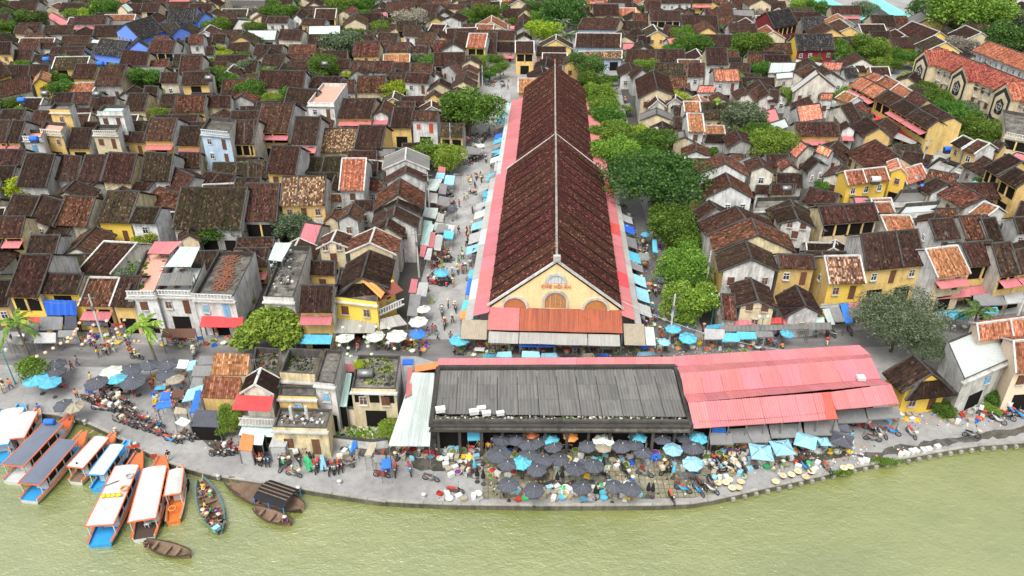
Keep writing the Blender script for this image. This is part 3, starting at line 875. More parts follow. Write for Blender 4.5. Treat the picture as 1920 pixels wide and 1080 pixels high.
D X y b 2 1010 746 1120 812 1062 668 s=y
D X y d 2 1122 812 1290 915 1250 797 s=y f=v
@near the temple gardens
D X r k 2 220 382 502 376 200 260 s=Y name=temple # red wooden front
D X r k 2 50 216 226 182 5 90 s=r f=o name=temple # dark columned porch
D X r k 1 262 230 432 216 252 135 s=g name=temple
D Y Y b 1.5 1168 312 1376 300 1286 240 1076 160 v=w s=Y
D X Y d 1.5 940 360 1176 356 905 285 f=o s=Y
D X y d 1 780 576 922 576 762 502 v=w s=y
D X g k 1 590 586 682 580 565 515
D X y d 1 680 540 760 540 640 490 v=w
D Y y b 1.5 535 238 692 242 616 202 530 140 s=y v=w
D X g d 1 760 290 930 285 750 245
D X g d 1 600 330 730 330 600 275
D X Y b 1 910 220 1000 230 950 195
D X g r 1 370 160 450 170 400 125
D X w w 1.5 0 545 195 545 20 470
D X w l 1.5 400 520 545 525 420 465
D Y w G 2 190 695 520 665 300 560 280 530 s=w # bare grey gable with one white window
D X w w 2 60 590 190 580 130 545 s=w
D X c o 1.5 500 735 600 775 575 685 v=w
D X w o 1.5 385 745 480 745 430 700
D X w G 1 195 470 400 500 210 450
D X g b 1 0 560 130 555 20 500
D X w b 2 0 760 80 770 10 670 s=w
D X c l 1 340 580 420 580 360 530
D X w b 1 570 790 670 800 600 745
"""
SPECIAL = {}
def row_parse():
    row = ''
    for ln in TOWN.strip().splitlines():
        if ln[0] == '@': row = ln[1:].split('@')[0].strip(); continue
        note = ''
        if '#' in ln: ln, note = ln.split('#'); note = note.strip(); ln = ln.strip()
        tk = ln.split(); r, ty = tk[0], tk[1]; kv = dict(v='d', f='', s='w', name='house'); kv.update(dict(t.split('=') for t in tk if '=' in t))
        tk = [t for t in tk if '=' not in t]
        if ty == 'F':
            wall, st, nums = tk[2], float(tk[3]), [float(x) for x in tk[4:]]
            q = [rg(r, nums[i], nums[i+1]) for i in range(0, len(nums), 2)]
            flat(wall, st, q[0], q[1], q[2], kv.get('t', 'slab'), kv['s'], kv['f'], row, note, nof='nof' in kv, h=3.4 if 'nof' in kv else None)
            continue
        wall, rf, st, nums = tk[2], tk[3], float(tk[4]), [float(x) for x in tk[5:]]
        if st == int(st): st = int(st)
        q = [rg(r, nums[i], nums[i+1]) for i in range(0, len(nums), 2)]
        if ty == 'X': houseX(wall, rf, st, q[0], q[1], q[2], kv['v'], kv['f'], kv['s'], row, note, name=kv['name'])
        else: houseY(wall, rf, st, q[0], q[1], q[2], q[3], kv['v'], kv['f'], kv['s'], row, note, name=kv['name'])
row_parse()
# ---------------------------------------------------------------- ground, river, quay
EDGE = [(-140,748),(0,767),(46,772),(105,779),(155,790),(211,816),(274,848),(317,869),(369,885),(401,893),(480,905),(537,912),(590,922),(640,930),(707,940),(773,944),
        (850,947),(920,948),(1000,949),(1120,949),(1239,948),(1299,945),(1340,938),(1433,917),(1533,895),(1600,878),(1677,864),(1767,847),(1833,837),(1920,831),(2100,822)]
EP = [G(x, y, 0) for x, y in EDGE]
EP[0] = V((-140, EP[1].y+3, 0)); EP[-1] = V((170, EP[-1].y, 0))
def ground_mat():
    t = NT('town_paving'); p = t.pos(); n1 = t.noise(p, .12, 6, .7); n2 = t.noise(p, 1.2, 4, .7); n3 = t.noise(t.scaled(p, (.5, .15, 1)), .5, 4)
    c = t.ramp(n1, [(.3, (.19,.185,.18)), (.5, (.27,.265,.255)), (.7, (.34,.335,.32))])
    c = t.mix(t.ramp(n2, [(.45, 0.0), (.75, .45)]), c, (.09,.085,.08)); c = t.mix(t.ramp(n3, [(.5, 0.0), (.7, .4)]), c, (.33,.325,.31))
    return t.out(c, t.ramp(n2, [(.3, .85), (.7, .6)]), .3, bump=n2, bs=.15)
DEF['ground'] = ground_mat
def tiles_mat():
    t = NT('wet_plaza_tiles'); p = t.pos(); b = t.n("ShaderNodeTexBrick"); b.offset = 0; b.inputs['Scale'].default_value = 1.0
    b.inputs['Brick Width'].default_value = .62; b.inputs['Row Height'].default_value = .62; b.inputs['Mortar Size'].default_value = .035
    b.inputs['Color1'].default_value = (.30,.28,.20,1); b.inputs['Color2'].default_value = (.22,.205,.14,1); b.inputs['Mortar'].default_value = (.07,.065,.04,1)
    t.l(p, b.inputs['Vector']); n = t.noise(p, .35, 5, .7)
    c = t.mix(t.ramp(n, [(.4, 0.0), (.62, .75)]), b.outputs[0], (.085,.08,.05)); n2 = t.noise(p, .2, 3)
    c = t.mix(t.ramp(n2, [(.5, 0.0), (.7, .6)]), c, (.38,.37,.32))
    return t.out(c, t.ramp(n, [(.4, .6), (.6, .22)]), .5)
DEF['plaza'] = tiles_mat
def road_mat():
    t = NT('worn_asphalt'); p = t.pos(); n1 = t.noise(t.scaled(p, (.3, 1.2, 1)), .35, 5, .7); n2 = t.noise(p, 2.5, 3)
    c = t.ramp(n1, [(.35, (.10,.098,.095)), (.55, (.17,.165,.16)), (.7, (.23,.225,.215))])
    return t.out(t.mix(t.ramp(n2, [(.5, 0.0), (.8, .4)]), c, (.07,.07,.07)), t.ramp(n1, [(.4, .5), (.6, .8)]), .4)
DEF['road'] = road_mat
DEF['lane'] = lambda: plain('dark_lane_paving', (.13,.127,.12), .55, 0, .4, 0, .5, .5)
def street_mat():
    t = NT('market_street_concrete'); p = t.pos(); n1 = t.noise(p, .4, 5, .7); n2 = t.noise(p, 3, 3)
    c = t.ramp(n1, [(.35, (.24,.235,.225)), (.55, (.33,.325,.31)), (.7, (.38,.37,.355))])
    return t.out(t.mix(t.ramp(n2, [(.5, 0.0), (.8, .35)]), c, (.16,.155,.15)), .75, .3)
DEF['street'] = street_mat
def wet_mat():
    t = NT('wet_paving'); p = t.pos(); n1 = t.noise(p, .7, 5, .7)
    return t.out(t.ramp(n1, [(.35, (.045,.042,.035)), (.6, (.10,.095,.08))]), t.ramp(n1, [(.4, .12), (.6, .35)]), .6)
DEF['wet'] = wet_mat
def water_mat():
    t = NT('river_water'); p = t.pos(); n0 = t.noise(t.scaled(p, (.6, 1.0, 1)), .10, 4, .6)
    nb = t.noise(p, .035, 5, .65); c = t.ramp(t.math('ADD', t.math('MULTIPLY', n0, .5), t.math('MULTIPLY', nb, .5)), [(.38, (.150,.175,.036)), (.62, (.225,.245,.064))])
    w1 = t.noise(t.scaled(p, (.8, 1.1, 1)), .8, 6, .7); w2 = t.noise(t.scaled(p, (1, 1.5, 1)), 3.0, 4, .7)
    h = t.math('ADD', w1, t.math('MULTIPLY', w2, .25))
    t.out(c, .05, 1.0, bump=h, bs=1, bd=.20); t.b.inputs['IOR'].default_value = 2.1
    return t.m
DEF['water'] = water_mat
DEF['sand'] = lambda: plain('pale_sand', (.50,.47,.40), .9, 0, .2, 0, .4, .2)
DEF['quay'] = lambda: stucco('quay_stone', (.15,.14,.11), (.03,.034,.018), .9, 0, .45)
DEF['coping'] = lambda: stucco('quay_coping', (.34,.325,.29), (.10,.10,.085), .6, .12, .5)
g = MB(); far = [(p.x, p.y, 0) for p in EP]; back = [(170, 620, 0), (520, 900, 0), (-520, 900, 0), (-140, 620, 0)]
ln = len(EP)
# ground as one sheet: strips from the quay edge to the far town
ys = [0, .02, .06, .15, .4, 1]
vs = []; fs = []
for k in ys:
    for i, p in enumerate(EP):
        tx = (p.x*6 if abs(p.x) > 120 else p.x*5); vs.append((p.x+(tx-p.x)*k*1.0, p.y+(1200-p.y)*k, 0))
for r_ in range(len(ys)-1):
    for i in range(ln-1): q = r_*ln+i; fs.append((q, q+1, q+ln+1, q+ln))
struct(link('ground', mesh('ground', vs, fs, ['ground'])))
WZ = -.62
struct(link('river', mesh('river', [(-700, -200, WZ), (700, -200, WZ), (700, 130, WZ), (-700, 130, WZ)], [(0,1,2,3)], ['water'])))
struct(link('riverbed', mesh('riverbed', [(-700, -200, -4), (700, -200, -4), (700, 130, -4), (-700, 130, -4)], [(0,1,2,3)], ['wet'])))
q = MB(); n_ = len(EP)
for p in EP: q.v += [(p.x, p.y, 0.02), (p.x, p.y-.1, -2.4)]
for i in range(n_-1): q.f.append((2*i, 2*i+2, 2*i+3, 2*i+1)); q.m.append(0)
qw = struct(link('quay_wall', mesh('quay_wall', q.v, q.f, ['quay'])))
qw['o0'] = [0, 0, 0]
def edge_y(px):
    for (x0, y0), (x1, y1) in zip(EDGE, EDGE[1:]):
        if x0 <= px <= x1: return y0+(y1-y0)*(px-x0)/(x1-x0)
    return 800
def along(pts, step, start=0):
    d = start; acc = 0; out = []
    for a, b in zip(pts, pts[1:]):
        L = (b-a).length
        while d <= acc+L: t = (d-acc)/L; out.append((a+(b-a)*t, (b-a).normalized())); d += step
        acc += L
    return out
cb = mesh('coping_stone', MB().box((0, .14, .06), (1.92, .34, .12)).v, MB().box((0,0,0),(1,1,1)).f, ['coping'])
for p, d in along(EP[1:-1], 1.97, 1):
    link('coping_stone', cb, qw, p, atan2(d.y, d.x)+R.uniform(-.01, .01))
tb = mesh('corbel', MB().box((0, -.1, -.32), (.4, .4, .42)).v, MB().box((0,0,0),(1,1,1)).f, ['coping'])
for p, d in along(EP, 1.35, 0):
    if p.x > 23 and p.x < 75: link('corbel', tb, qw, p, atan2(d.y, d.x))
def sheetpoly(name, pts, mat, z, jag=0.0):
    ps = []
    for i, (x, y) in enumerate(pts): ps.append(G(x, y, 0))
    if jag:
        o = []
        for i, a in enumerate(ps):
            b = ps[(i+1) % len(ps)]; n = max(2, int((b-a).length/.7))
            for k in range(n): t = k/n; q_ = a+(b-a)*t; o.append(V((q_.x+R.uniform(-jag, jag), q_.y+R.uniform(-jag, jag), 0)))
        ps = o
    return struct(link(name, mesh(name, [(p.x, p.y, z) for p in ps], [tuple(range(len(ps)))], [mat])))
# roads
sheetpoly('riverside_street', [(-160,640),(0,642),(300,648),(640,640),(810,636),(1000,636),(1240,640),(1450,632),(1600,620),(1800,600),(1960,580),(1990,622),(1800,640),(1620,652),(1260,672),(820,680),(780,668),(640,668),(470,662),(250,690),(0,684),(-160,684)], 'road', .004)
sheetpoly('market_street', [(800,636),(822,560),(846,450),(862,350),(905,200),(925,140),(960,140),(953,240),(938,330),(920,450),(900,560),(880,636)], 'street', .008)
sheetpoly('market_lane', [(1190,640),(1182,560),(1160,430),(1140,320),(1122,230),(1108,150),(1135,140),(1160,200),(1176,300),(1215,420),(1240,500),(1275,600),(1290,640)], 'lane', .008)
sheetpoly('crossing_street', [(-100,300),(380,285),(800,268),(900,262),(900,275),(800,292),(300,318),(-100,335)], 'lane', .004)
sheetpoly('plaza_paving', [(905,815),(1330,812),(1345,925),(1296,934),(1120,937),(905,936)], 'plaza', .006)
sheetpoly('sand_yard', [(470,0),(500,14),(500,40),(430,36),(440,6)], 'sand', .006, .5)
for k, pts in enumerate(([(1345,800),(1440,815),(1560,830),(1600,850),(1520,868),(1400,862),(1340,900),(1310,860)], [(1600,855),(1680,838),(1800,818),(1920,800),(1920,812),(1760,838),(1640,862)],
    [(770,858),(850,850),(905,872),(900,900),(840,888),(775,880)], [(370,820),(420,825),(440,850),(400,845)], [(440,790),(620,812),(610,842),(460,838)], [(1000,900),(1060,905),(1120,896),(1110,915),(1010,918)],
    [(640,800),(760,830),(745,858),(640,850)])):
    sheetpoly('puddle', pts, 'wet', .012+.001*k, .35)
# kerb in front of the arcade houses
kp = [G(x, y, 0) for x, y in ((-140,641),(0,641),(300,646),(460,642))]
k = MB()
for a, b in zip(kp, kp[1:]): k.bar(a+V((0,0,.06)), b+V((0,0,.06)), .3, .12)
struct(link('kerb', mesh('kerb', k.v, k.f, ['coping'])))
# ---------------------------------------------------------------- the great market hall
UP = V((0, 0, 1))
HE, HR = 5.6, 12.4
r0 = G(1044, 490, HR); r1 = G(1042, 255, HR-.2); ax = V((r1.x-r0.x, r1.y-r0.y, 0)).normalized(); ac = V((ax.y, -ax.x, 0))
eL = G(922, 572, HE); eR = G(1168, 577, HE); HW = (eR-eL).length/2
H0 = V((r0.x, (eL.y+eR.y)/2, 0)); LN = (V((r1.x, r1.y, 0))-H0).dot(ax); LF = (G(1041, 114, HR-.6)-r0); LF.z = 0; LF = LF.dot(ax)
def hl(a, b, z): return H0+ac*a+ax*b+UP*z     # across, along, up
DEF['cq'] = lambda: stucco('old_ridge_mortar', (.34,.32,.28), (.05,.045,.04), .8, 0, .5)
hall = empty('market_hall', H0, 'long old market hall with dark tiled gable roof and peach yellow front', 'market hall')
wm = MB(); hwi = HW-.25
for (b0, b1, hw_, he, hr, sl) in ((.0, LN, hwi, HE-.1, HR-.35, 0), (LN, LF, hwi-1.5, HE-.8, HR-1.95, 1)):
    vs = [hl(-hw_, b0, 0), hl(hw_, b0, 0), hl(hw_, b1, 0), hl(-hw_, b1, 0), hl(-hw_, b0, he), hl(hw_, b0, he), hl(hw_, b1, he), hl(-hw_, b1, he), hl(0, b0, hr), hl(0, b1, hr)]
    wm.add(vs, [(0,1,5,8,4), (2,3,7,9,6), (1,2,6,5), (3,0,4,7)], 0)
part('wall', wm, ['wf'], hall)
def hall_slope(s, b0, b1, hw_, he, hr, nb):
    # boarding under the tile panels, then the panels, each lapped over the next
    st = (b1-b0)/nb
    part('roof_boarding', MB().hexa([hl(0, b0, hr-.3), hl(s*hw_, b0, he-.3), hl(s*hw_, b1, he-.3), hl(0, b1, hr-.3), hl(0, b0, hr-.06), hl(s*hw_, b0, he-.06), hl(s*hw_, b1, he-.06), hl(0, b1, hr-.06)]), ['dk'], hall)
    for i in range(nb):
        y0, y1 = b0+i*st+.10, b0+(i+1)*st-.10; k = MB(); j = R.uniform(-.02, .02)
        e0, e1 = (hl(s*(hw_+.1), y0, he+.02+j), hl(s*(hw_+.1), y1, he+.22+j)); t0, t1 = hl(s*.1, y0, hr+.02+j), hl(s*.1, y1, hr+.22+j)
        k.sheet(e0, e1, t1, t0, .3, .06, 6, .05, .16, 0, .04) if s > 0 else k.sheet(e1, e0, t0, t1, .3, .06, 6, .05, .16, 0, .04)
        part('roof_panel', k, ['rh'], hall)
        if i: part('lap_shade_strip', MB().bar(hl(s*(hw_+.15), b0+i*st, he+.24), hl(0, b0+i*st, hr+.24), .20, .10), ['dk'], hall)  # near-black bar paints the shade line where one panel laps the next
for s in (-1, 1):
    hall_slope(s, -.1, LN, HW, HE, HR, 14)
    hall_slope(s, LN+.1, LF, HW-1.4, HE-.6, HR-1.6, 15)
for b0, b1, hr in ((-.2, LN, HR), (LN+.1, LF, HR-1.6)):
    part('ridge_cap', MB().bar(hl(0, b0, hr+.12), hl(0, b1, hr+.12), .3, .26), ['cq'], hall)
for b, hr, he, hw_ in ((-.12, HR, HE, HW), (LN+.05, HR, HE, HW)):
    for s in (-1, 1): part('gable_coping', MB().bar(hl(0, b, hr+.16), hl(s*(hw_+.3), b, he+.0), .30, .26), ['cw'], hall)
part('finial', MB().box(hl(0, -.15, HR+.55), (.9, .6, .7)), ['cw'], hall)
part('finial', MB().lathe(hl(0, LF, HR-1.5), [(.18, 0), (.1, .5), (.16, .8), (.02, 1.5)], 8), ['gum'], hall)
hrz = atan2(ac.y, ac.x)
def arch(cx, zb, w, hrect, mat, ring, nb=14, bars=3, name='arched_door'):
    """arched opening on the front wall: surround, infill and bars"""
    r = w/2; k = MB(); d0, d1 = -.02, -.22; ri, ro = r, r+.32
    P_ = [(ro*cos(pi*i/nb), hrect+ro*sin(pi*i/nb)) for i in range(nb+1)]; Q_ = [(ri*cos(pi*i/nb), hrect+ri*sin(pi*i/nb)) for i in range(nb+1)]
    P_ = [(ro, 0)]+P_+[(-ro, 0)]; Q_ = [(ri, 0)]+Q_+[(-ri, 0)]; n = len(P_)
    vs = [hl(cx+x, d1, zb+z) for x, z in P_]+[hl(cx+x, d1, zb+z) for x, z in Q_]+[hl(cx+x, d0, zb+z) for x, z in P_]+[hl(cx+x, d0, zb+z) for x, z in Q_]
    fs = []
    for i in range(n-1): fs += [(i, i+1, n+i+1, n+i), (i, i+1, 2*n+i+1, 2*n+i), (n+i, n+i+1, 3*n+i+1, 3*n+i)]
    k.add(vs, fs); o = link(name, mesh(name, [tuple(v-H0) for v in k.v and [V(v) for v in k.v]], k.f, [ring]), hall)
    k = MB(); base = [(ri, 0)]+Q_[1:-1]+[(-ri, 0)]
    vs = [hl(cx+x*.99, -.05, zb+z*.99) for x, z in base]; k.add(vs, [tuple(range(len(vs)))])
    link('door_leaf', mesh('door_leaf', [tuple(V(v)-H0) for v in k.v], k.f, [mat]), o)
    for i in range(bars):
        x = -ri+2*ri*(i+1)/(bars+1); zt = hrect*.9 if name == 'arched_door' and hrect > 1 else hrect+sqrt(max(0, ri*ri-x*x))*.95
        kk = MB().bar(hl(cx+x, -.1, zb), hl(cx+x, -.1, zb+zt*.98), .07); link('glazing_bar', mesh('glazing_bar', [tuple(V(v)-H0) for v in kk.v], kk.f, ['cw']), o)
    if hrect > 1:
        kk = MB().bar(hl(cx-ri, -.1, zb+.6), hl(cx+ri, -.1, zb+.6), .08); link('glazing_bar', mesh('glazing_bar', [tuple(V(v)-H0) for v in kk.v], kk.f, ['cw']), o)
    return o
DEF['odoor'] = lambda: plain('orange_brown_door', (.42,.17,.06), .6, 0, .3, 0, .5, 3)
DEF['fanlight'] = lambda: plain('white_fanlight', (.55,.58,.60), .5, 0)
arch(0, HE-.2, 2.8, 1.0, 'odoor', 'cw', bars=3)
arch(-5.35, HE-1.6, 3.0, 1.35, 'odoor', 'cw', bars=3); arch(5.35, HE-1.6, 3.0, 1.35, 'odoor', 'cw', bars=3)
arch(0, 9.2, 2.2, .1, 'fanlight', 'cw', bars=4, name='fan_window')
def text(body, loc, size, rz, mat, parent, name='lettering', ext=.03, rx=pi/2):
    c = bpy.data.curves.new(name, 'FONT'); c.body = body; c.size = size; c.extrude = ext; c.align_x = 'CENTER'; c.align_y = 'CENTER'; c.resolution_u = 2
    o = bpy.data.objects.new(name, c); COL.objects.link(o); bpy.context.view_layer.update()
    me = bpy.data.meshes.new_from_object(o.evaluated_get(bpy.context.evaluated_depsgraph_get())); bpy.data.objects.remove(o)
    me.materials.clear(); me.materials.append(M(mat)); o = link(name, me, parent); off = V(parent['o0'])
    o.location = V(loc)-off; o.rotation_euler = (rx, 0, rz); return o
text("CHỢ HỘI AN", hl(0, -.14, 8.72), .66, hrz, 'gum', hall, 'wall_lettering', .05)
# lean-to strips
def strip(name, a0, a1, b0, b1, z0, z1, mat, n, per=.3):
    for i in range(n):
        u0, u1 = b0+(b1-b0)*i/n, b0+(b1-b0)*(i+1)/n-.03; s = 1 if a1 > a0 else -1
        k = MB(); P0, P1, P2, P3 = hl(a1, u0, z1), hl(a1, u1, z1), hl(a0, u1, z0), hl(a0, u0, z0)
        k.sheet(P0, P1, P2, P3, per, .035, 1, 0, .05, 0, .02); part(name, k, [mat if isinstance(mat, str) else mat[i % len(mat)]], hall)
fw = HW-1.4
strip('side_roof_sheet', -HW-.02, -HW-2.2, -1.2, LN, 5.2, 4.5, 'rp', 12); strip('outer_roof_sheet', -HW-2.2, -HW-3.3, -1.2, LN, 4.1, 3.7, ['rG','rw','rG'], 9)
strip('side_roof_sheet', HW+.02, HW+1.8, -1.2, LN, 5.2, 4.5, ['rp','rp','rP','rp'], 12); strip('outer_roof_sheet', HW+1.8, HW+2.8, -1.2, LN, 4.1, 3.6, 'rG', 9)
strip('side_roof_sheet', -fw-.02, -fw-2.9, LN+.5, LF-7, 4.8, 4.0, 'rp', 12); strip('side_roof_sheet', fw+.02, fw+2.9, LN+.5, LF-7, 4.8, 4.0, 'rp', 12)
strip('outer_roof_sheet', -fw-2.9, -fw-3.8, LN+.5, LF-9, 3.7, 3.4, 'rw', 10)
def fstrip(name, x0, x1, b0, b1, z0, z1, mat):
    k = MB(); k.sheet(hl(x0, b1, z1), hl(x1, b1, z1), hl(x1, b0, z0), hl(x0, b0, z0), .3, .04, 2, 0, .06, 0, .05); part(name, k, [mat], hall)
fstrip('front_roof_sheet', -HW-.1, -HW+4.0, -.1, -3.4, 5.3, 3.9, 'rp'); fstrip('front_roof_sheet', -HW+4.05, HW+.1, -.1, -3.4, 5.3, 3.9, 'rx')
for x0, x1 in ((-HW+.1, -4.7), (-4.6, 4.2), (4.3, HW-.3)): fstrip('front_lower_sheet', x0, x1, -3.3, -5.0, 3.55, 2.95, 'rG')
fstrip('corner_canvas', -HW-3.6, -HW-.2, -1.3, -4.2, 4.0, 2.9, 'tt'); fstrip('corner_canvas', HW+.3, HW+3.0, -1.3, -4.6, 4.0, 2.9, 'tt')
fstrip('corner_sheet', HW+3.1, HW+4.3, -1.3, -4.6, 3.6, 2.9, 'rw')
for s in (-1, 1):
    for i in range(16):
        kk = MB().bar(hl(s*(HW+2.0), i*LF/16-1, 0), hl(s*(HW+2.0), i*LF/16-1, 3.8), .12); part('post', kk, ['steel'], hall)
for i in range(7): part('post', MB().bar(hl(-HW+i*HW/3, -3.3, 0), hl(-HW+i*HW/3, -3.3, 3.5), .12), ['steel'], hall)
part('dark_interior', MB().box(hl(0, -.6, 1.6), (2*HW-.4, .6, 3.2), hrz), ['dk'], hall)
occupy([hl(-HW-4, -7, 0), hl(HW+4, -7, 0), hl(HW+4, LF, 0), hl(-HW-4, LF, 0)])

# ---------------------------------------------------------------- fish market: grey corrugated roof with concrete gutters, pink sheds beside it
def pt(x, y, z): return G(x, y, z)
fm = empty('fish_market_hall', pt(1050, 800, 0), 'low market shed with weathered grey corrugated roof between concrete gutters', 'market hall')
za, zb = 5.0, 4.5
tl, tr, br, bl = pt(824, 697, za), pt(1260, 694, za), pt(1288, 782, zb), pt(816, 776, zb)
NB = 12
for i in range(NB):
    f0, f1 = i/NB, (i+1)/NB-.002
    for j, (g0, g1) in enumerate(((0, .34), (.335, .67), (.665, 1))):
        A_ = bl.lerp(br, f0).lerp(tl.lerp(tr, f0), g0); B2 = bl.lerp(br, f1).lerp(tl.lerp(tr, f1), g0); C2 = bl.lerp(br, f1).lerp(tl.lerp(tr, f1), g1); D2 = bl.lerp(br, f0).lerp(tl.lerp(tr, f0), g1)
        dz = UP*(.05*j+R.uniform(0, .02)); k = MB().sheet(A_+dz, B2+dz, C2+dz, D2+dz, .36, .10, 2, 0, .08, 0, .02); part('roof_sheet', k, ['rg'], fm)
c0, c1, c2, c3 = pt(808, 798, 4.4), pt(1296, 800, 4.4), pt(1266, 688, 5.1), pt(822, 690, 5.1)
for a_, b_, w_, h_ in ((c0, c1, .4, .28), (c1, c2, .45, .5), (c3, c2, .45, .55), (c0, c3, .5, .5), (pt(812, 789, 4.7), pt(1292, 790, 4.7), .35, .3)):
    part('gutter_wall', MB().bar(a_, b_, w_, h_), ['cd'], fm)
part('gutter_bed', MB().hexa([bl-UP*.5, br-UP*.5, br-UP*.5+V((0,-2.0,0)), bl-UP*.5+V((0,-2.0,0)), bl-UP*.3, br-UP*.3, br-UP*.3+V((0,-2.0,0)), bl-UP*.3+V((0,-2.0,0))]), ['slab'], fm)
gb = [V((p.x, p.y, 0)) for p in (c0+V((.3,1.2,0)), c1+V((-.3,1.2,0)), c2+V((-.3,-.3,0)), c3+V((.3,-.3,0)))]
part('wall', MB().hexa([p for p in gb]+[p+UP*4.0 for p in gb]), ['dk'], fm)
for i in range(12):
    p = c0.lerp(c1, (i+.3)/12); part('pillar', MB().box((p.x, p.y+.1, 2.1), (.3, .3, 4.2)), ['cd'], fm)
part('eave_slab', MB().hexa([c0+UP*-.5+V((-.2,-.5,0)), c1+UP*-.5+V((.2,-.5,0)), c1+UP*-.5+V((0,1,0)), c0+UP*-.5+V((0,1,0)), c0+UP*-.38+V((-.2,-.5,0)), c1+UP*-.38+V((.2,-.5,0)), c1+UP*-.38+V((0,1,0)), c0+UP*-.38+V((0,1,0))]), ['cd'], fm)
occupy([gb[0], gb[1], gb[2], gb[3]])
for nm, pos, d, m in (('white_crate', (889, 776), (1.0,.6,.35), 'foam'), ('white_crate', (912, 779), (.9,.5,.3), 'foam'), ('white_crate', (903, 770), (.9,.5,.35), 'foam'), ('white_crate', (938, 779), (.8,.4,.3), 'foam'), ('white_crate', (826, 772), (1.0,.7,.3), 'foam')):
    p = pt(pos[0], pos[1], 4.75); o = link('foam_crate', mesh('foam_crate', MB().box((0,0,.25), (d[0],d[1],d[2]), .2).v+MB().box((0,0,.5), (d[0]+.08,d[1]+.08,.06), .2).v, [tuple(i+8*j for i in f) for j in (0,1) for f in MB().box((0,0,0),(1,1,1)).f], [m]), None, p)
    tag(o, 'white foam box lying on the grey fish market roof', 'box', 'foam boxes on the fish market roof')
# pink roofs
ps = empty('pink_roofed_market', pt(1480, 790, 0), 'wide market shed of several long pink metal roofs beside the fish market', 'market shed')
def pinkrun(name, lo0, lo1, hi0, hi1, n, mat='rp', per=.3, z0=0, z1=0, root=None):
    A0, A1, B0, B1 = pt(*lo0), pt(*lo1), pt(*hi0), pt(*hi1)
    for i in range(n):
        f0, f1 = i/n, (i+1)/n-.001; k = MB()
        k.sheet(A0.lerp(A1, f0), A0.lerp(A1, f1), B0.lerp(B1, f1), B0.lerp(B1, f0), per, .04, 2, 0, .1, 0, .03); part(name, k, [mat], root or ps)
# (x, y, z)
pinkrun('roof_sheet', (820,688,5.2), (1266,686,5.2), (822,672,5.7), (1266,669,5.7), 12)
pinkrun('roof_sheet', (1266,687,5.2), (1634,666,5.2), (1262,668,5.7), (1612,647,5.7), 10)
zl, zh = 5.0, 6.0
pinkrun('back_roof_sheet', (1266,686,zl+.1), (1628,663,zl+.1), (1276,700,zh), (1635,671,zh), 10)
pinkrun('front_roof_sheet', (1283,740,zl), (1652,710,zl), (1276,700,zh), (1635,671,zh), 10)
pinkrun('back_roof_sheet', (1283,741,zl), (1652,711,zl), (1290,755,zh-.1), (1671,720,zh-.1), 10)
pinkrun('front_roof_sheet', (1301,803,4.3), (1570,785,4.3), (1290,755,zh-.1), (1556,735,zh-.1), 8, 'rp')
pinkrun('front_roof_sheet', (1567,768,4.6), (1687,757,4.6), (1556,735,zh-.12), (1671,720,zh-.12), 4)
pinkrun('patch_sheet', (1551,786,4.42), (1571,785,4.42), (1542,736,zh-.0), (1557,735,zh-.0), 1, 'rP')
b0_, b1_, b2_, b3_ = pt(1296,796,4.4), pt(1560,778,4.4), pt(1625,668,5.0), pt(1270,690,5.0)
bb = [V((p.x, p.y, 0)) for p in (b0_+V((.5,1.5,0)), pt(1672,752,4.4)+V((-1,1.5,0)), b2_+V((-1,-1,0)), b3_+V((.5,-.5,0)))]
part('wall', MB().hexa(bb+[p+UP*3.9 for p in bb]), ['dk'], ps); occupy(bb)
for i in range(9):
    p = pt(1301,803,4.3).lerp(pt(1570,785,4.3), i/8); part('post', MB().bar((p.x, p.y+.4, 0), (p.x, p.y+.4, 4.2), .12), ['steel'], ps)
o = link('foam_crate', MB and mesh('foam_crate', MB().box((0,0,.3), (.9,.8,.4)).v, MB().box((0,0,0),(1,1,1)).f, ['foam']), None, pt(1613, 712, 5.1)); tag(o, 'white box lying alone on the pink roof', 'box')

# ---------------------------------------------------------------- ruined riverside block
mkF = flat
r_, o4, hh = flat('g', 2, (467+2, 709), (520, 713), (478, 650), 'slab', 'g', 'x', '', '', h=6.0, nof=True); r_['lab'] = 'ruined roofless concrete house with a bare stained slab near the orange tiled sheds'
r_, o4, hh = flat('g', 2, (524, 698), (590, 702), (541, 652), 'slab', 'g', 'x', '', '', h=6.8, nof=True, par=1.1); r_['lab'] = 'derelict concrete house with deep walled courtyard roof behind the black flat roof'
r_, o4, hh = flat('g', 2, (590, 716), (627, 720), (609, 654), 'slab', 'g', 'b', '', '', h=7.0, par=.35); r_['lab'] = 'tall narrow derelict concrete wing with streaked wall facing the alley'
r_, o4, hh = flat('y', 2, (521, 742), (592, 744), (525, 722), 'slab', 'g', 'bx', '', '', h=4.6+.9, par=.3); r_['lab'] = 'yellow upper room with pale blue doors set back over the black flat roof'
r_, o4, hh = flat('g', 1, (511, 801), (613, 804), (524, 764), 'slab', 'g', '', '', '', h=4.2, par=.35); r_['lab'] = 'derelict ground floor block with black stained flat roof facing the quay'
for x in (548, 577):
    p = pt(x, 786, 3.9); o = link('concrete_post', mesh('concrete_post', MB().box((0,0,.9), (.3,.3,1.8)).v, MB().box((0,0,0),(1,1,1)).f, ['cw']), None, p); tag(o, 'short pale concrete post standing on the black flat roof', 'post', 'posts on the black flat roof')
house_kw = dict(row='')
root = houseY('w', 'd', 2, (449, 738), (514, 741), (484, 722), (490, 706), 'w', 'gv', 'w', '', 'lab'); root['lab'] = 'small white two-storey house with red canopy and balcony beside the ruins'
e0, e1 = G(449, 738, 6.2), G(514, 741, 6.2); q0 = V((e0.x, e0.y, 0)); q1 = V((e1.x, e1.y, 0)); dd = (q1-q0).normalized(); nn = V((dd.y, -dd.x, 0))
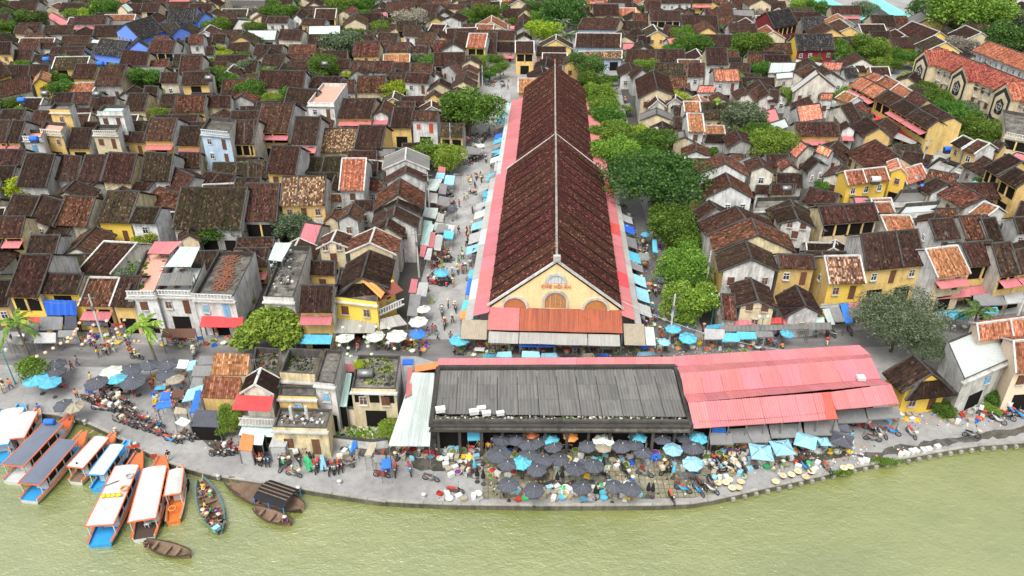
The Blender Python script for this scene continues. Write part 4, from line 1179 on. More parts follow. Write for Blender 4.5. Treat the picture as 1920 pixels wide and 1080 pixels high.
part('awning', MB().sheet(q0+nn*1.7+UP*5.3-dd*.4, q0+dd*3.9+nn*1.7+UP*5.3, q0+dd*3.9+UP*6.0, q0-dd*.4+UP*6.0, .3, .04, 2, 0, .06), ['rP'], root)
part('balcony_floor', MB().box((q0+q1)/2+nn*.7+UP*2.9, ((q1-q0).length+.4, 1.5, .18), atan2(dd.y, dd.x)), ['cw'], root)
rl_ = MB(); ln_ = (q1-q0).length; s0 = q0+nn*1.4
rl_.bar(s0+UP*3.9, s0+dd*ln_+UP*3.9, .08)
for i in range(int(ln_/.35)): rl_.bar(s0+dd*(.35*i+.1)+UP*3, s0+dd*(.35*i+.1)+UP*3.9, .06)
part('balcony_railing', rl_, ['fw'], root)
part('lower_canopy', MB().sheet(q0+nn*2.2+UP*2.1, q1+nn*2.2+UP*2.1, q1+nn*.1+UP*2.7, q0+nn*.1+UP*2.7, .3, .04, 2, 0, .06), ['rc'], root)
r_, o4, hh = flat('c', 2, (658, 728), (742, 730), (672, 665), 'slab', 'w', 'x', '', '', h=5.6, par=.4); r_['lab'] = 'crumbling cream house with three dark windows and grey roof with water tank'
for i in range(3):
    a_, b_ = o4[0], o4[1]; d_ = (b_-a_).normalized(); q_ = a_+d_*((b_-a_).length*(i+.5)/3); opening(r_, (q_.x+d_.y*.04, q_.y-d_.x*.04-.05, 4.3), atan2(d_.y, d_.x), 1.1, 1.2)
tank = MB().tube([(-.9,0,.7),(-.85,0,.7),(.85,0,.7),(.9,0,.7)], [.3,.5,.5,.3], 12)
o = link('water_tank', mesh('water_tank', tank.v, tank.f, ['steel'], None, None, True), None, pt(686, 709, hh)); tag(o, 'silver water tank lying on the crumbling cream house roof', 'water tank')
part_ = MB(); part_.bar((-.8,-.3,0), (-.8,-.3,.5), .08); part_.bar((.8,-.3,0), (.8,-.3,.5), .08); part_.bar((-.8,.3,0), (-.8,.3,.5), .08); part_.bar((.8,.3,0), (.8,.3,.5), .08)
link('tank_stand', mesh('tank_stand', part_.v, part_.f, ['steel']), o)
# wall in front of it and the walled yard
def wall_run(px, z, t, mat, name, lab, cat='wall'):
    ps_ = [G(x, y, 0) for x, y in px]; k = MB()
    for a_, b_ in zip(ps_, ps_[1:]): k.bar(a_+UP*z/2, b_+UP*z/2, t, z)
    c = ps_[0]; o = empty(name, c, lab, cat); part('wall_face', k, [mat], o)
    k = MB()
    for a_, b_ in zip(ps_, ps_[1:]): k.bar(a_+UP*(z+.05), b_+UP*(z+.05), t+.12, .1)
    part('wall_coping', k, ['cd'], o); return o
wall_run([(630, 792), (668, 796), (742, 790)], 2.4, .3, 'wp', 'yard_wall', 'peeling brick and plaster wall below the crumbling cream house')
wall_run([(628, 834), (700, 842), (728, 838)], 1.2, .25, 'ww', 'yard_wall', 'low white wall along the weedy rubble yard')
sheetpoly('rubble_yard', [(632,800),(760,800),(728,838),(628,834)], 'sand', .02, .3)
# white and turquoise lean-tos
def shed(name, quad, zs, mat, lab, cat='shed', n=5, wallm='dk', post=True):
    """quad: lower front left, front right, back right, back left in the photograph"""
    A0, A1, B1, B0 = [G(x, y, z) for (x, y), z in zip(quad, zs)]; c = (A0+A1+B0+B1)/4; o = empty(name, (c.x, c.y, 0), lab, cat)
    for i in range(n):
        f0, f1 = i/n, (i+1)/n-.002
        part('roof_sheet', MB().sheet(A0.lerp(A1, f0), A0.lerp(A1, f1), B0.lerp(B1, f1), B0.lerp(B1, f0), .3, .04, 3, 0, .08, 0, .04), [mat], o)
    ct = c; g4 = [V((p.x, p.y, 0)).lerp(V((ct.x, ct.y, 0)), .07) for p in (A0, A1, B1, B0)]
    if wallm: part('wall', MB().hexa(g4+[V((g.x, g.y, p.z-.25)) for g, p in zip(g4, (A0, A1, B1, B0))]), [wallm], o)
    if post:
        for p in (A0, A1, B1, B0): q = V((p.x, p.y, 0)).lerp(V((ct.x, ct.y, 0)), .03); part('post', MB().bar(q, (q.x, q.y, p.z-.05), .1), ['steel'], o)
    occupy(g4); return o
shed('lean_to', [(728, 836), (806, 836), (815, 700), (774, 698)], [3, 3, 4.2, 4.2], 'rw', 'white metal lean-to roof running down to the quay beside the fish market', wallm=None)
shed('lean_to', [(628, 762), (650, 762), (660, 700), (641, 698)], [3.2]*2+[3.8]*2, 'rc', 'pale green metal roof in the alley between the ruins')
shed('lean_to', [(646, 697), (664, 697), (668, 682), (648, 682)], [3.2]*2+[3.8]*2, 'rp', 'small pink metal roof at the alley mouth', n=1)
shed('lean_to', [(760, 745), (771, 740), (774, 690), (766, 688)], [4]*4, 'rp', 'narrow pink sheet roof along the white lean-to', n=1)
shed('lean_to', [(778, 698), (822, 690), (820, 678), (778, 686)], [3.5]*4, 'to', 'orange tarpaulin over the gap behind the white lean-to', n=1)
shed('workshop', [(377, 745), (446, 748), (452, 707), (385, 705)], [3.0, 3.0, 4.4, 4.4], 'ro', 'front one of two orange tiled sheds by the parasols', wallm='wy', n=1)
shed('workshop', [(395, 703), (466, 703), (470, 664), (402, 662)], [3.2, 3.2, 4.6, 4.6], 'ro', 'rear one of two orange tiled sheds by the parasols', wallm='wc', n=1)
for q_, m_, l_ in (([(356, 799), (411, 801), (413, 770), (366, 768)], 'td', 'dark grey'), ([(447, 843), (472, 846), (476, 816), (454, 812)], 'to', 'faded orange'), ([(473, 833), (492, 834), (496, 814), (478, 813)], 'rc', 'pale green'), ([(504, 838), (535, 838), (543, 819), (512, 817)], 'tz', 'silver grey')):
    shed('kiosk', q_, [2.1, 2.1, 2.5, 2.5], m_, l_+' roofed vendor kiosk at the foot of the ruins', 'kiosk', 1, 'tz' if l_[0] in 'sf' else 'dk')
# yellow custom house with hip, white concrete house and cream house east of the pink roofs
root = houseY('Y', 'd', 1, (1689, 737), (1786, 727), (1736, 690), (1700, 655), 'd', '', 'Y', '', 'lab', hip=True); root['lab'] = 'yellow single-storey house with hipped dark roof beyond the pink market roofs'
r_, o4, hh = flat('w', 2, (1808, 712), (1899, 672), (1776, 640), 'slabw', 'w', 'x', '', '', h=5.6, par=.25, nof=True); r_['lab'] = 'square white concrete house with flat white roof and dark stained side'
r_['side'] = 1
a_, b_ = o4[0], o4[1]; d_ = (b_-a_).normalized(); q_ = a_+d_*(b_-a_).length*.55; window(r_, (q_.x+d_.y*.06, q_.y-d_.x*.06, 3.8), atan2(d_.y, d_.x), .9, .8, 'fB'); q_ = a_+d_*(b_-a_).length*.4; opening(r_, (q_.x+d_.y*.05, q_.y-d_.x*.05, 1.3), atan2(d_.y, d_.x), 2.6, 2.2)
root = houseX('p', 'o', 2, (1836, 640), (2000, 618), (1868, 603), 'w', 'x', 'p', '', 'lab'); root['lab'] = 'cream house with orange tiles and white gable edge behind the white concrete house'
root = houseX('p', 'o', 2, (1905, 700), (2050, 690), (1900, 640), 'w', 'x', 'p', '', 'lab'); root['lab'] = 'cream gabled house with orange tiles at the edge of the quay'
# corner house on market street: parapet, hipped roof, long balcony
r_, o4, hh = flat('Y', 2, (624, 556), (706, 566), (636, 500), 'slab', 'y', 'x', '', '', h=6.4, par=.5); r_['lab'] = 'yellow corner house with long white balcony where market street meets the river street'
a_, b_ = o4[0], o4[1]
root = houseY('y', 'd', 2, (630, 550), (730, 540), (679, 522), (694, 470), 'd', '', 'y', '', 'lab', hip=True, name='house_wing'); root['lab'] = 'dark hipped tile roof with orange tarpaulin above the long white balcony'
P1 = [G(x, y, 3.2) for x, y in ((626, 592), (700, 597), (758, 571))]; k = MB(); kr = MB(); ka = MB()
for u_, v_ in zip(P1, P1[1:]):
    d_ = (v_-u_).normalized(); n_v = V((-d_.y, d_.x, 0))
    k.hexa([u_-UP*.15, v_-UP*.15, v_-UP*.15+n_v*2, u_-UP*.15+n_v*2, u_, v_, v_+n_v*2, u_+n_v*2]); kr.bar(u_+UP*.95, v_+UP*.95, .12); kr.bar(u_+UP*.1, v_+UP*.1, .12)
    for i in range(int((v_-u_).length/.42)): kr.bar(u_+d_*(.42*i), u_+d_*(.42*i)+UP*.95, .1)
    ka.hexa([u_+UP*2.3-n_v*.1, v_+UP*2.3-n_v*.1, v_+UP*2.75+n_v*2, u_+UP*2.75+n_v*2, u_+UP*2.36-n_v*.1, v_+UP*2.36-n_v*.1, v_+UP*2.83+n_v*2, u_+UP*2.83+n_v*2])
part('balcony_floor', k, ['cw'], r_); part('balustrade', kr, ['fw'], r_); part('balcony_awning', ka, ['rl'], r_)
w2 = [V((p.x, p.y, 0)) for p in P1]; kk = MB()
for u_, v_ in zip(w2, w2[1:]):
    d_ = (v_-u_).normalized(); n_v = V((-d_.y, d_.x, 0)); kk.hexa([u_+n_v*2, v_+n_v*2, v_+n_v*2.4, u_+n_v*2.4]+[p+UP*6.2 for p in (u_+n_v*2, v_+n_v*2, v_+n_v*2.4, u_+n_v*2.4)])
    n_ = int((v_-u_).length/2.0)
    for i in range(n_): q_ = u_+d_*((v_-u_).length*(i+.5)/n_)+n_v*1.94; opening(r_, (q_.x, q_.y, 4.4), atan2(d_.y, d_.x), 1.0, 1.3 if i % 2 else 2.0, 'fb', 'door')
part('street_wall', kk, ['wY'], r_)
for a, b, c, l in (([(624, 624), (702, 624), (708, 600), (626, 598)], 'rG', 2, 'long grey canopy under the white balcony'), ([(712, 618), (764, 608), (748, 590), (712, 598)], 'rG', 1, 'angled grey canopy at the market street corner')):
    shed('shop_canopy', a, [2.7, 2.7, 3.1, 3.1], b, l, 'canopy', 3, None)
# flat roofed old houses of the arcade row
for wl, s_, fl, fr, bl_, top, sd, fg, h_, lab in (
    ('w', 2, (236, 548), (291, 548), (274, 468), 'slabp', 'w', 'L', 6.6, 'white terraced house with potted garden on its pink roof terrace'),
    ('w', 2, (294, 546), (360, 548), (322, 492), 'slabw', 'w', 'L', 6.4, 'white colonial house with dark doors under a patched white metal roof'),
    ('w', 2, (362, 553), (438, 556), (410, 470), 'slab', 'g', 'bL', 6.4, 'grey-white house with blue door and broken tiles strewn over its roof'),
    ('w', 2, (493, 556), (550, 558), (532, 460), 'slab', 'w', 'K', 6.4, 'white house with bare concrete roof above a balcony full of plants')):
    r_, o4, hh = flat(wl, s_, fl, fr, bl_, top, sd, fg, '', '', h=h_); r_['lab'] = lab
def rooftop(name, quad, z0, z1, mat, lab):
    return shed(name, quad, [z0, z0, z1, z1], mat, lab, 'canopy', 2, None)
rooftop('roof_canopy', [(308, 500), (358, 500), (375, 463), (338, 463)], 7.4, 8.4, 'rw', 'white metal canopy on top of the colonial house')
rooftop('roof_canopy', [(294, 535), (360, 535), (364, 512), (302, 512)], 6.9, 7.6, 'rg', 'grey curved canopy over the colonial house balcony')
rooftop('roof_canopy', [(276, 475), (318, 476), (342, 453), (290, 453)], 7.2, 8, 'rp', 'pink and white patched canopy over the roof garden')
rooftop('roof_canopy', [(503, 487), (528, 490), (548, 455), (516, 455)], 7.2, 8, 'rw', 'curved white canopy behind the bare concrete roof')
shed('street_awning', [(374, 613), (455, 614), (456, 594), (378, 593)], [2.6]*2+[3.1]*2, 'rP', 'long red awning below the house with the blue door', 'awning', 1, None)
shed('street_awning', [(302, 632), (366, 633), (366, 616), (306, 616)], [2.6]*2+[3.1]*2, 'tm', 'brown awning under the colonial house', 'awning', 1, None)
shed('street_awning', [(552, 644), (620, 645), (624, 628), (560, 627)], [2.3]*2+[2.8]*2, 'tc', 'long bright blue awning between weeping tree and corner house', 'awning', 1, None)
# broken tiles on the roof: countable only as a litter
k = MB()
for i in range(420):
    t = R.random(); p = G(400+R.gauss(12, 9)+t*28, 545-t*75, 5.75+.05); k.box((p.x, p.y, 5.8+R.random()*.12), (.3, .18, .04), R.random()*3)
o = link('broken_tiles', mesh('broken_tiles', k.v, k.f, ['ro'])); o['kind'] = 'stuff'
o = link('blue_tarpaulin', mesh('blue_tarpaulin', *(lambda m: (m.v, m.f))(MB().sheet(*[G(*rg('I', x, y), z) for x, y, z in ((262, 605, 2.9), (458, 608, 2.9), (452, 518, 5.3), (256, 512, 5.3))], .9, .12, 4, 0, 0)), ['tb'])); tag(o, 'crumpled blue tarpaulin hanging over a yellow house front', 'tarpaulin')
k = MB().sheet(G(714, 560, 6.6), G(722, 548, 6.6), G(690, 521, 7.6), G(678, 526, 7.6), .7, .1, 4, 0, 0); o = link('tarpaulin', mesh('tarpaulin', k.v, k.f, ['to'])); tag(o, 'orange tarpaulin draped over the hipped roof of the corner house', 'tarpaulin')

# ---------------------------------------------------------------- the big school with three gabled bays
sc = houseX('c', 't', 3, (1722, 109), (1932, 196), (1757, 88), 'd', 'x', 'c', '', 'lab', dmax=7); sc['lab'] = 'long cream school with brick-red tiled roof and three ornamented gable bays'
sA, sB = G(1722, 109, 8.8), G(1932, 196, 8.8); sd_ = V((sB.x-sA.x, sB.y-sA.y, 0)); sL = sd_.length; sd_.normalize(); sn = V((sd_.y, -sd_.x, 0)); srz = atan2(sd_.y, sd_.x); s0 = V((sA.x, sA.y, 0))
for f in (.10, .47, .84):
    c = s0+sd_*sL*f; w_ = 3.0
    vs = [c-sd_*w_+sn*1.6, c+sd_*w_+sn*1.6, c+sd_*w_-sn*2, c-sd_*w_-sn*2]; vv = vs+[p+UP*9.0 for p in vs]+[c+sn*1.6+UP*11.8, c-sn*4.5+UP*11.8]
    m_ = MB().add(vv, [(0,1,5,8,4), (1,2,6,5), (3,0,4,7), (2,3,7,6)]); part('gable_bay', m_, ['wc'], sc)
    rf = MB()
    for s in (-1, 1):
        e_ = [c+sd_*s*(w_+.3)+sn*1.9+UP*8.8, c+sd_*s*(w_+.3)-sn*4.5+UP*8.8, c-sn*4.8+UP*11.9, c+sn*1.9+UP*11.9]
        rf = MB().sheet(*(e_ if s > 0 else [e_[1], e_[0], e_[3], e_[2]]), .4, .07, 2); part('bay_roof', rf, ['rt'], sc)
    def oct_(r, t, zc, mat, nm):
        a0 = [(x*r, y*r*1.45) for x, y in ((-1,-.75),(-.6,-1),(.6,-1),(1,-.75),(1,.55),(0,1.15),(-1,.55))]; n = len(a0)
        vs = [c+sn*(1.62+t)+sd_*x+UP*(zc+y) for x, y in a0]+[c+sn*1.6+sd_*x+UP*(zc+y) for x, y in a0]
        part(nm, MB().add(vs, [tuple(range(n))]+[(i, (i+1) % n, n+(i+1) % n, n+i) for i in range(n)]), [mat], sc)
    oct_(2.5, .06, 6.6, 'glass', 'slate_surround'); oct_(1.9, .12, 6.5, 'wc', 'inner_panel'); oct_(1.15, .18, 6.4, 'glass', 'tracery_window')
    k = MB(); cc_ = c+sn*1.85+UP*6.4
    for i in range(12): a = 2*pi*i/12; b = 2*pi*(i+1)/12; k.bar(cc_+sd_*cos(a)*.8+UP*sin(a)*.8, cc_+sd_*cos(b)*.8+UP*sin(b)*.8, .08)
    k.bar(cc_-UP*1.3, cc_+UP*1.3, .06); k.bar(cc_-sd_*.9, cc_+sd_*.9, .06); part('tracery', k, ['cw'], sc)
for f in (.22, .3, .38, .57, .65, .74, .94):
    c = s0+sd_*sL*f+sn*.05-sn*0; window(sc, (c.x-sn.x*.75, c.y-sn.y*.75, 6.4), srz, 1.9, 2.1, 'g'); window(sc, (c.x-sn.x*.75, c.y-sn.y*.75, 2.2), srz, 1.8, 2.0, 'g')
    part('window_hood', MB().box((c.x-sn.x*.5, c.y-sn.y*.5, 7.7), (2.1, .5, .15), srz), ['cw'], sc)
s2 = houseX('w', 't', 2, (1822, 94), (1990, 160), (1855, 77), 'd', 'xg', 'w', '', 'lab', dmax=6); s2['lab'] = 'long white school block with brick-red roof behind the ornamented one'
s3 = flat('c', 2, (1885, 250), (1990, 270), (1880, 205), 'slab', 'c', 'oL', '', '', h=6.5); s3[0]['lab'] = 'cream school wing with open balcony at the end of the hedge trees'
# turquoise walkway roofs round a garden
for i, q_ in enumerate(([(1585, 37), (1640, 37), (1560, 0), (1520, -2)], [(1640, 37), (1720, 37), (1700, 30), (1600, 30)], [(1680, 36), (1720, 36), (1650, -3), (1625, -3)])):
    shed('walkway_roof', q_, [3.2]*4, 'rT', ('west', 'south', 'east')[i]+' run of the turquoise walkway roof round the garden', 'walkway roof', 4, None)
# blue assembly hall in the north-west
for q_, lab in (((865,236,1055,300,925,184,1120,122), 'blue-gabled temple hall with long black tiled roof'), ((1285,275,1440,240,1372,202,1400,150), 'small blue temple gable beside the long black roof'),
    ((1480,165,1612,140,1512,85,1500,60), 'rearmost blue temple gable with broad black roof'), ((955,372,1140,374,1005,308,985,285), 'blue gable of the temple gate hall in front')):
    q_ = [v/4 for v in q_]
    root = houseY('B', 'k', 2, (q_[0], q_[1]), (q_[2], q_[3]), (q_[4], q_[5]), (q_[6], q_[7]), 'd', '', 'B', '', 'lab', name='temple'); root['lab'] = lab
for args, lab in ((('k', 1.5, (690/4,400/4),(900/4,425/4),(760/4,290/4)), 'black ridged temple gate hall with blue posts'), (('k', 1.5, (1250/4,190/4),(1470/4,165/4),(1290/4,75/4)), 'rear temple hall with broad black roof before the blue gable')):
    root = houseX('B', *args, 'd', 's', 'B', '', 'lab', name='temple'); root['lab'] = lab
root = houseX('b', 'b', 1.5, (1078, 88), (1163, 89), (1081, 62), 'w', 's', 'b', '', 'lab', name='temple'); root['lab'] = 'temple with pale blue ridge and striped dark tiles behind the market hall'
root = houseX('b', 'b', 1.5, (1082, 55), (1155, 56), (1092, 34), 'd', 's', 'c', '', 'lab', name='temple'); root['lab'] = 'brown roofed temple rear hall behind the pale blue ridge'
root = houseX('b', 's', 1, (1083, 112), (1166, 110), (1084, 97), 'w', 's', 'b', '', 'lab', name='temple'); root['lab'] = 'tan tiled temple porch with pale blue ridge facing the market hall'
# ---------------------------------------------------------------- trees: tapered trunk and limbs, crown of leaf clumps
def crown(name, mat, n, seed, flat_=.8, blobs=9, leaf=.42, droop=0.0, spread=.62, hollow=.55, bmin=.28):
    """unit crown (radius about 1) of n small leaf sprays on and in lobes of different size"""
    rg_ = np.random.RandomState(seed)
    th = rg_.uniform(0, 2*pi, blobs); ph = rg_.uniform(-.45, 1, blobs); rr = rg_.uniform(.35, 1, blobs)*spread
    bc = np.stack([np.cos(th)*rr, np.sin(th)*rr, ph*flat_*.55], 1); br = rg_.uniform(bmin, bmin+.2, blobs)
    bc[0] = (0, 0, .1); br[0] = .3+bmin
    w = br**2; idx = rg_.choice(blobs, n, p=w/w.sum())
    d = rg_.normal(size=(n, 3)); d /= np.linalg.norm(d, axis=1)[:, None]; d[:, 2] = np.where(rg_.rand(n) < .6, np.abs(d[:, 2]), d[:, 2])
    r = br[idx]*(hollow+(1.08-hollow)*rg_.rand(n)**.45)*(1+.13*np.sin(d[:, 0]*7+idx)*np.cos(d[:, 1]*6+idx*2))
    c = bc[idx]+d*r[:, None]*np.array([1, 1, flat_])
    if droop: c[:, 2] -= droop*(np.linalg.norm(c[:, :2], axis=1)**2)
    a = rg_.normal(size=(n, 3)); a += d*.4; a[:, 2] -= droop*1.5; a /= np.linalg.norm(a, axis=1)[:, None]
    b = np.cross(a, rg_.normal(size=(n, 3))); b /= np.linalg.norm(b, axis=1)[:, None]
    s = (leaf*rg_.uniform(.6, 1.3, n))[:, None]
    L = 1.5 if droop else 1.0
    v = np.stack([c-a*s*L*.5, c+b*s*.32+a*s*.05, c+a*s*L*.6, c-b*s*.32+a*s*.05], 1).reshape(-1, 3)
    me = bpy.data.meshes.new(name); f = np.arange(n*4).reshape(-1, 4)
    me.vertices.add(n*4); me.vertices.foreach_set('co', v.astype(np.float32).ravel())
    me.loops.add(n*4); me.loops.foreach_set('vertex_index', f.ravel().astype(np.int32))
    me.polygons.add(n); me.polygons.foreach_set('loop_start', (np.arange(n)*4).astype(np.int32)); me.polygons.foreach_set('loop_total', np.full(n, 4, dtype=np.int32))
    me.materials.append(M(mat)); me.update(); me.validate(); return me
CR = dict(
 round=[crown('crown', 'lE', 10000, s, .85, 24, .064, 0, .78, .35, .2) for s in (1, 2, 3)],
 big=[crown('crown', 'lB', 24000, 11, .75, 40, .042, 0, .78, .5), crown('crown', 'lC', 13000, 12, .6, 44, .058, 0, .88, .35)],
 feather=[crown('crown', 'lA', 15000, s, 1.0, 30, .058, .2, .8, .25, .2) for s in (21, 22, 23, 24)],
 sparse=[crown('crown', 'lC', 4500, s, .7, 16, .09, 0, .7, .1) for s in (31, 32)],
 weep=[crown('crown', 'lA', 9000, 41, .7, 12, .10, .45, .6, .5)])
def trunk_mesh(seed, n=6):
    r = random.Random(seed); m = MB()
    m.tube([(0,0,0), (r.uniform(-.03,.03),0,.25), (r.uniform(-.05,.05),.02,.55), (0,0,.8)], [.055,.042,.035,.02], 7)
    for i in range(n):
        a = 2*pi*i/n+r.uniform(-.4,.4); z = r.uniform(.4,.62); d = r.uniform(.3,.5)
        m.tube([(0,0,z), (cos(a)*d*.5, sin(a)*d*.5, z+.14), (cos(a)*d, sin(a)*d, z+.34)], [.026,.017,.008], 5)
    return mesh('trunk', m.v, m.f, ['bark'])
TR = [trunk_mesh(s) for s in (5, 6, 7)]
LN_ = dict(A='bright green', B='dark green', C='grey-green', D='lime green', E='mid green', F='pale twiggy')
def tree(px, py, rp, kind='round', mt='E', lab=None, sq=1.0, tz=None, name='tree', cat='tree', grp=None):
    zc = 4.0
    for _ in range(4):
        p = G(px, py, zc); d = px_of(p)[2]; r = rp*d/F; zc = (tz if tz is not None else .8)+r*(.85 if name != 'bush' else .6)
    o = empty(name, (p.x, p.y, 0)); rn = random.Random(int(px*7+py))
    c = link('crown' if name != 'bush' else 'foliage', rn.choice(CR[kind]), o, (0, 0, zc), rn.uniform(0, 6.3), (r*1.42, r*1.42, r*1.2*sq)); remat(c, 'l'+mt)
    h = zc+r*.1; link('trunk' if name != 'bush' else 'stem', rn.choice(TR), o, (0, 0, 0), rn.uniform(0, 6), (r*.9+.8, r*.9+.8, h))
    for ix in range(int(p.x-r*.5), int(p.x+r*.5)+1):
        for iy in range(int(p.y-r*.5), int(p.y+r*.5)+1): OCC[(ix, iy)] = 1
    o['cg'] = 1
    size = 'small' if r < 1.8 else 'tall' if r > 4.2 else 'medium'
    tag(o, lab or f"{size} {LN_[mt]} {'drooping' if kind in ('weep', 'feather') else 'airy' if kind == 'sparse' else 'leafy'} {name} {tzone(px, py)}", cat, grp or 'trees and bushes among the roofs')
    return o
def tzone(x, y):
    if 1085 < x < 1175 and y < 340: return 'in the row along the hall'
    if 1170 <= x < 1320 and y > 240: return 'over the market lane'
    if x < 200: return 'in the north-west gardens' if y < 250 else 'by the arcade houses'
    if x < 560: return 'between north-west roofs' if y < 230 else 'behind the arcade houses'
    if x < 900: return 'beside the upper street' if y < 110 else 'among the upper quarter roofs'
    if x < 1090: return 'beyond the far hall gable'
    if x < 1440: return 'among roofs beyond the lane' if y < 160 else 'in courtyards beyond the lane'
    if y < 160: return 'around the temple gardens'
    return 'by the ornamented school' if y < 300 else 'near the yellow annex' if y < 560 else 'beside the quay'
for a in [(1100,128,32,'round','B'),(1113,158,24,'feather','E'),(1125,180,26,'feather','A'),(1131,203,26,'feather','A'),(1137,228,27,'feather','E'),(1143,255,30,'feather','A'),(1147,290,36,'feather','A'),
  (1190,245,15,'sparse','C'),(1200,275,24,'feather','E'),(1226,272,32,'round','E'),(1266,425,42,'feather','E'),(1280,497,40,'feather','A'),(1298,570,42,'feather','A'),(1290,455,28,'feather','E'),(1302,530,26,'feather','E'),(1248,405,24,'round','E'),(1215,300,26,'feather','E'),(1195,262,20,'feather','A'),(1160,235,10,'round','E'),(1175,205,10,'round','A'),
  (880,212,50,'round','E'),(838,296,26,'feather','A'),(728,172,25,'round','D'),(640,86,33,'sparse','C'),(608,128,26,'round','E'),(470,175,25,'round','E'),(125,121,18,'round','E'),(104,147,14,'feather','A'),
  (270,150,28,'round','E'),(405,148,21,'round','B'),(428,152,16,'feather','E'),(32,38,26,'round','B'),(66,40,23,'round','B'),(12,56,20,'round','E'),(8,15,18,'round','E'),(200,20,26,'sparse','E'),(170,28,18,'sparse','D'),(412,52,23,'round','E'),
  (480,58,18,'round','E'),(413,432,34,'sparse','E'),(272,456,24,'round','D'),(250,495,20,'round','E'),(300,440,18,'sparse','E'),(1022,65,28,'round','D'),(1018,38,22,'round','E'),(1058,30,38,'round','B'),(1010,20,24,'round','B'),
  (1282,68,20,'round','A'),(1298,90,27,'feather','E'),(1306,112,12,'round','E'),(1390,68,16,'round','A'),(1408,88,30,'feather','E'),(1392,225,38,'sparse','C'),(1420,235,20,'sparse','E'),(1448,275,36,'round','A'),(1582,100,26,'round','E'),
  (1632,96,34,'round','E'),(1548,108,18,'round','E'),(1520,115,14,'feather','A'),(1690,108,20,'round','E'),(1718,110,18,'round','E'),(1620,22,22,'sparse','C'),(1530,18,20,'round','E'),(1500,12,16,'feather','A'),(1735,18,26,'sparse','B'),(1755,30,26,'sparse','C'),(1810,26,56,'round','A'),(1862,20,22,'round','B'),
  (1885,75,40,'round','B'),(1905,45,30,'round','C'),(1850,75,24,'round','B'),(1800,90,26,'sparse','F'),(1775,85,18,'sparse','F'),(1728,172,20,'feather','E'),(1752,192,24,'feather','E'),(1780,212,26,'feather','E'),(1808,232,28,'feather','E'),(1842,250,30,'feather','E'),
  (430,785,22,'feather','A'),(1555,275,14,'round','A'),(1540,352,14,'round','E'),(1588,370,8,'round','D'),(1568,385,12,'sparse','A'),(1335,285,12,'sparse','E'),(1355,275,12,'round','E'),(1840,345,14,'round','E'),
  (522,25,25,'round','E'),(545,10,14,'round','E'),(640,18,26,'round','E'),(680,12,22,'round','E'),(770,40,28,'sparse','F'),(740,42,12,'feather','E'),(712,55,16,'feather','A'),(855,43,14,'round','B'),(885,33,16,'round','E'),(915,28,22,'round','E'),(620,58,10,'feather','E'),
  (535,95,11,'round','E'),(590,88,10,'round','B'),(672,65,10,'round','A'),(545,175,22,'sparse','E'),(510,190,16,'feather','A'),(930,115,14,'round','E'),(938,130,16,'round','E'),(918,142,10,'round','E'),(100,272,16,'feather','A'),(25,200,20,'feather','E'),(45,212,14,'feather','A'),(10,190,14,'sparse','E'),
  (315,190,12,'feather','E'),(300,215,14,'feather','A'),(408,95,12,'round','D'),(420,108,14,'round','D'),(455,105,14,'sparse','E'),(130,62,8,'round','E'),(135,25,10,'feather','A'),(165,65,8,'round','A'),(1150,150,9,'round','E'),(1180,130,14,'sparse','F'),(1158,108,14,'sparse','E'),(1135,105,10,'sparse','F'),
  (1105,45,14,'sparse','F'),(1140,48,14,'sparse','F'),(1060,8,14,'round','E'),(1240,228,10,'round','E'),(1372,30,10,'sparse','E'),(1430,30,16,'sparse','F'),(1410,15,12,'feather','E'),(1455,95,12,'sparse','C'),(465,20,12,'sparse','F'),(370,15,14,'sparse','F'),(395,30,10,'sparse','F'),
  (1350,300,8,'round','D'),(230,590,0,'round','E')]:
    if a[2]: tree(*a)
tree(1229, 335, 66, 'big', 'B', 'broad dark green tree, the largest crown, over the market lane', 1.0, 2, grp='')
tree(1255, 385, 36, 'sparse', 'C', 'pale flowering grey-green tree in front of the broad dark tree', 1)
tree(1688, 600, 60, 'big', 'C', 'huge grey-green almond tree spreading over the street by the pink roofs', .8, 1.5)
tree(1738, 648, 30, 'big', 'C', 'lower outer limb tree with grey-green leaves over the yellow house roof', .7, 2)
tree(511, 605, 52, 'weep', 'A', 'bright green weeping tree over the shop fronts of the arcade street', .75, .8)
tree(455, 565, 20, 'weep', 'A', 'green creeper bush hanging beside the blue-doored house', .9, .4, 'bush', 'bush')
tree(735, 802, 28, 'weep', 'A', 'bright green bush growing in the walled rubble yard', .7, .2, 'bush', 'bush')
tree(62, 690, 27, 'sparse', 'E', 'small airy light green tree beside cyan parasols on the boat quay', .8, 1)
for x, y, r, m, l in ((1663,866,9,'A','tuft of green bush growing out of the quay edge'), (1768,768,20,'E','weedy green bush beside the yellow single-storey house'), (1866,745,20,'E','scrubby bush under the blue sheeting by the white house'), (1858,770,14,'A','low bright bush among rubbish near parked motorbikes'), (540,805,12,'A','green bush at the foot of the ruins'), (462,595,14,'E','dark shrub below the creeper at the street'), (672,685,10,'D','yellow-green weeds on the crumbling cream house roof'), (585,700,8,'D','weeds growing on the ruined courtyard roof'), (455,702,9,'D','weeds sprouting between orange tiles and ruins'), (500,590,10,'E','balcony plants on the bare concrete house')):
    tree(x, y, r, 'round', m, l, .8, 0 if y > 740 else 5.5 if y < 700 and r < 11 and x > 450 and y > 680 else 0, 'bush', 'bush')
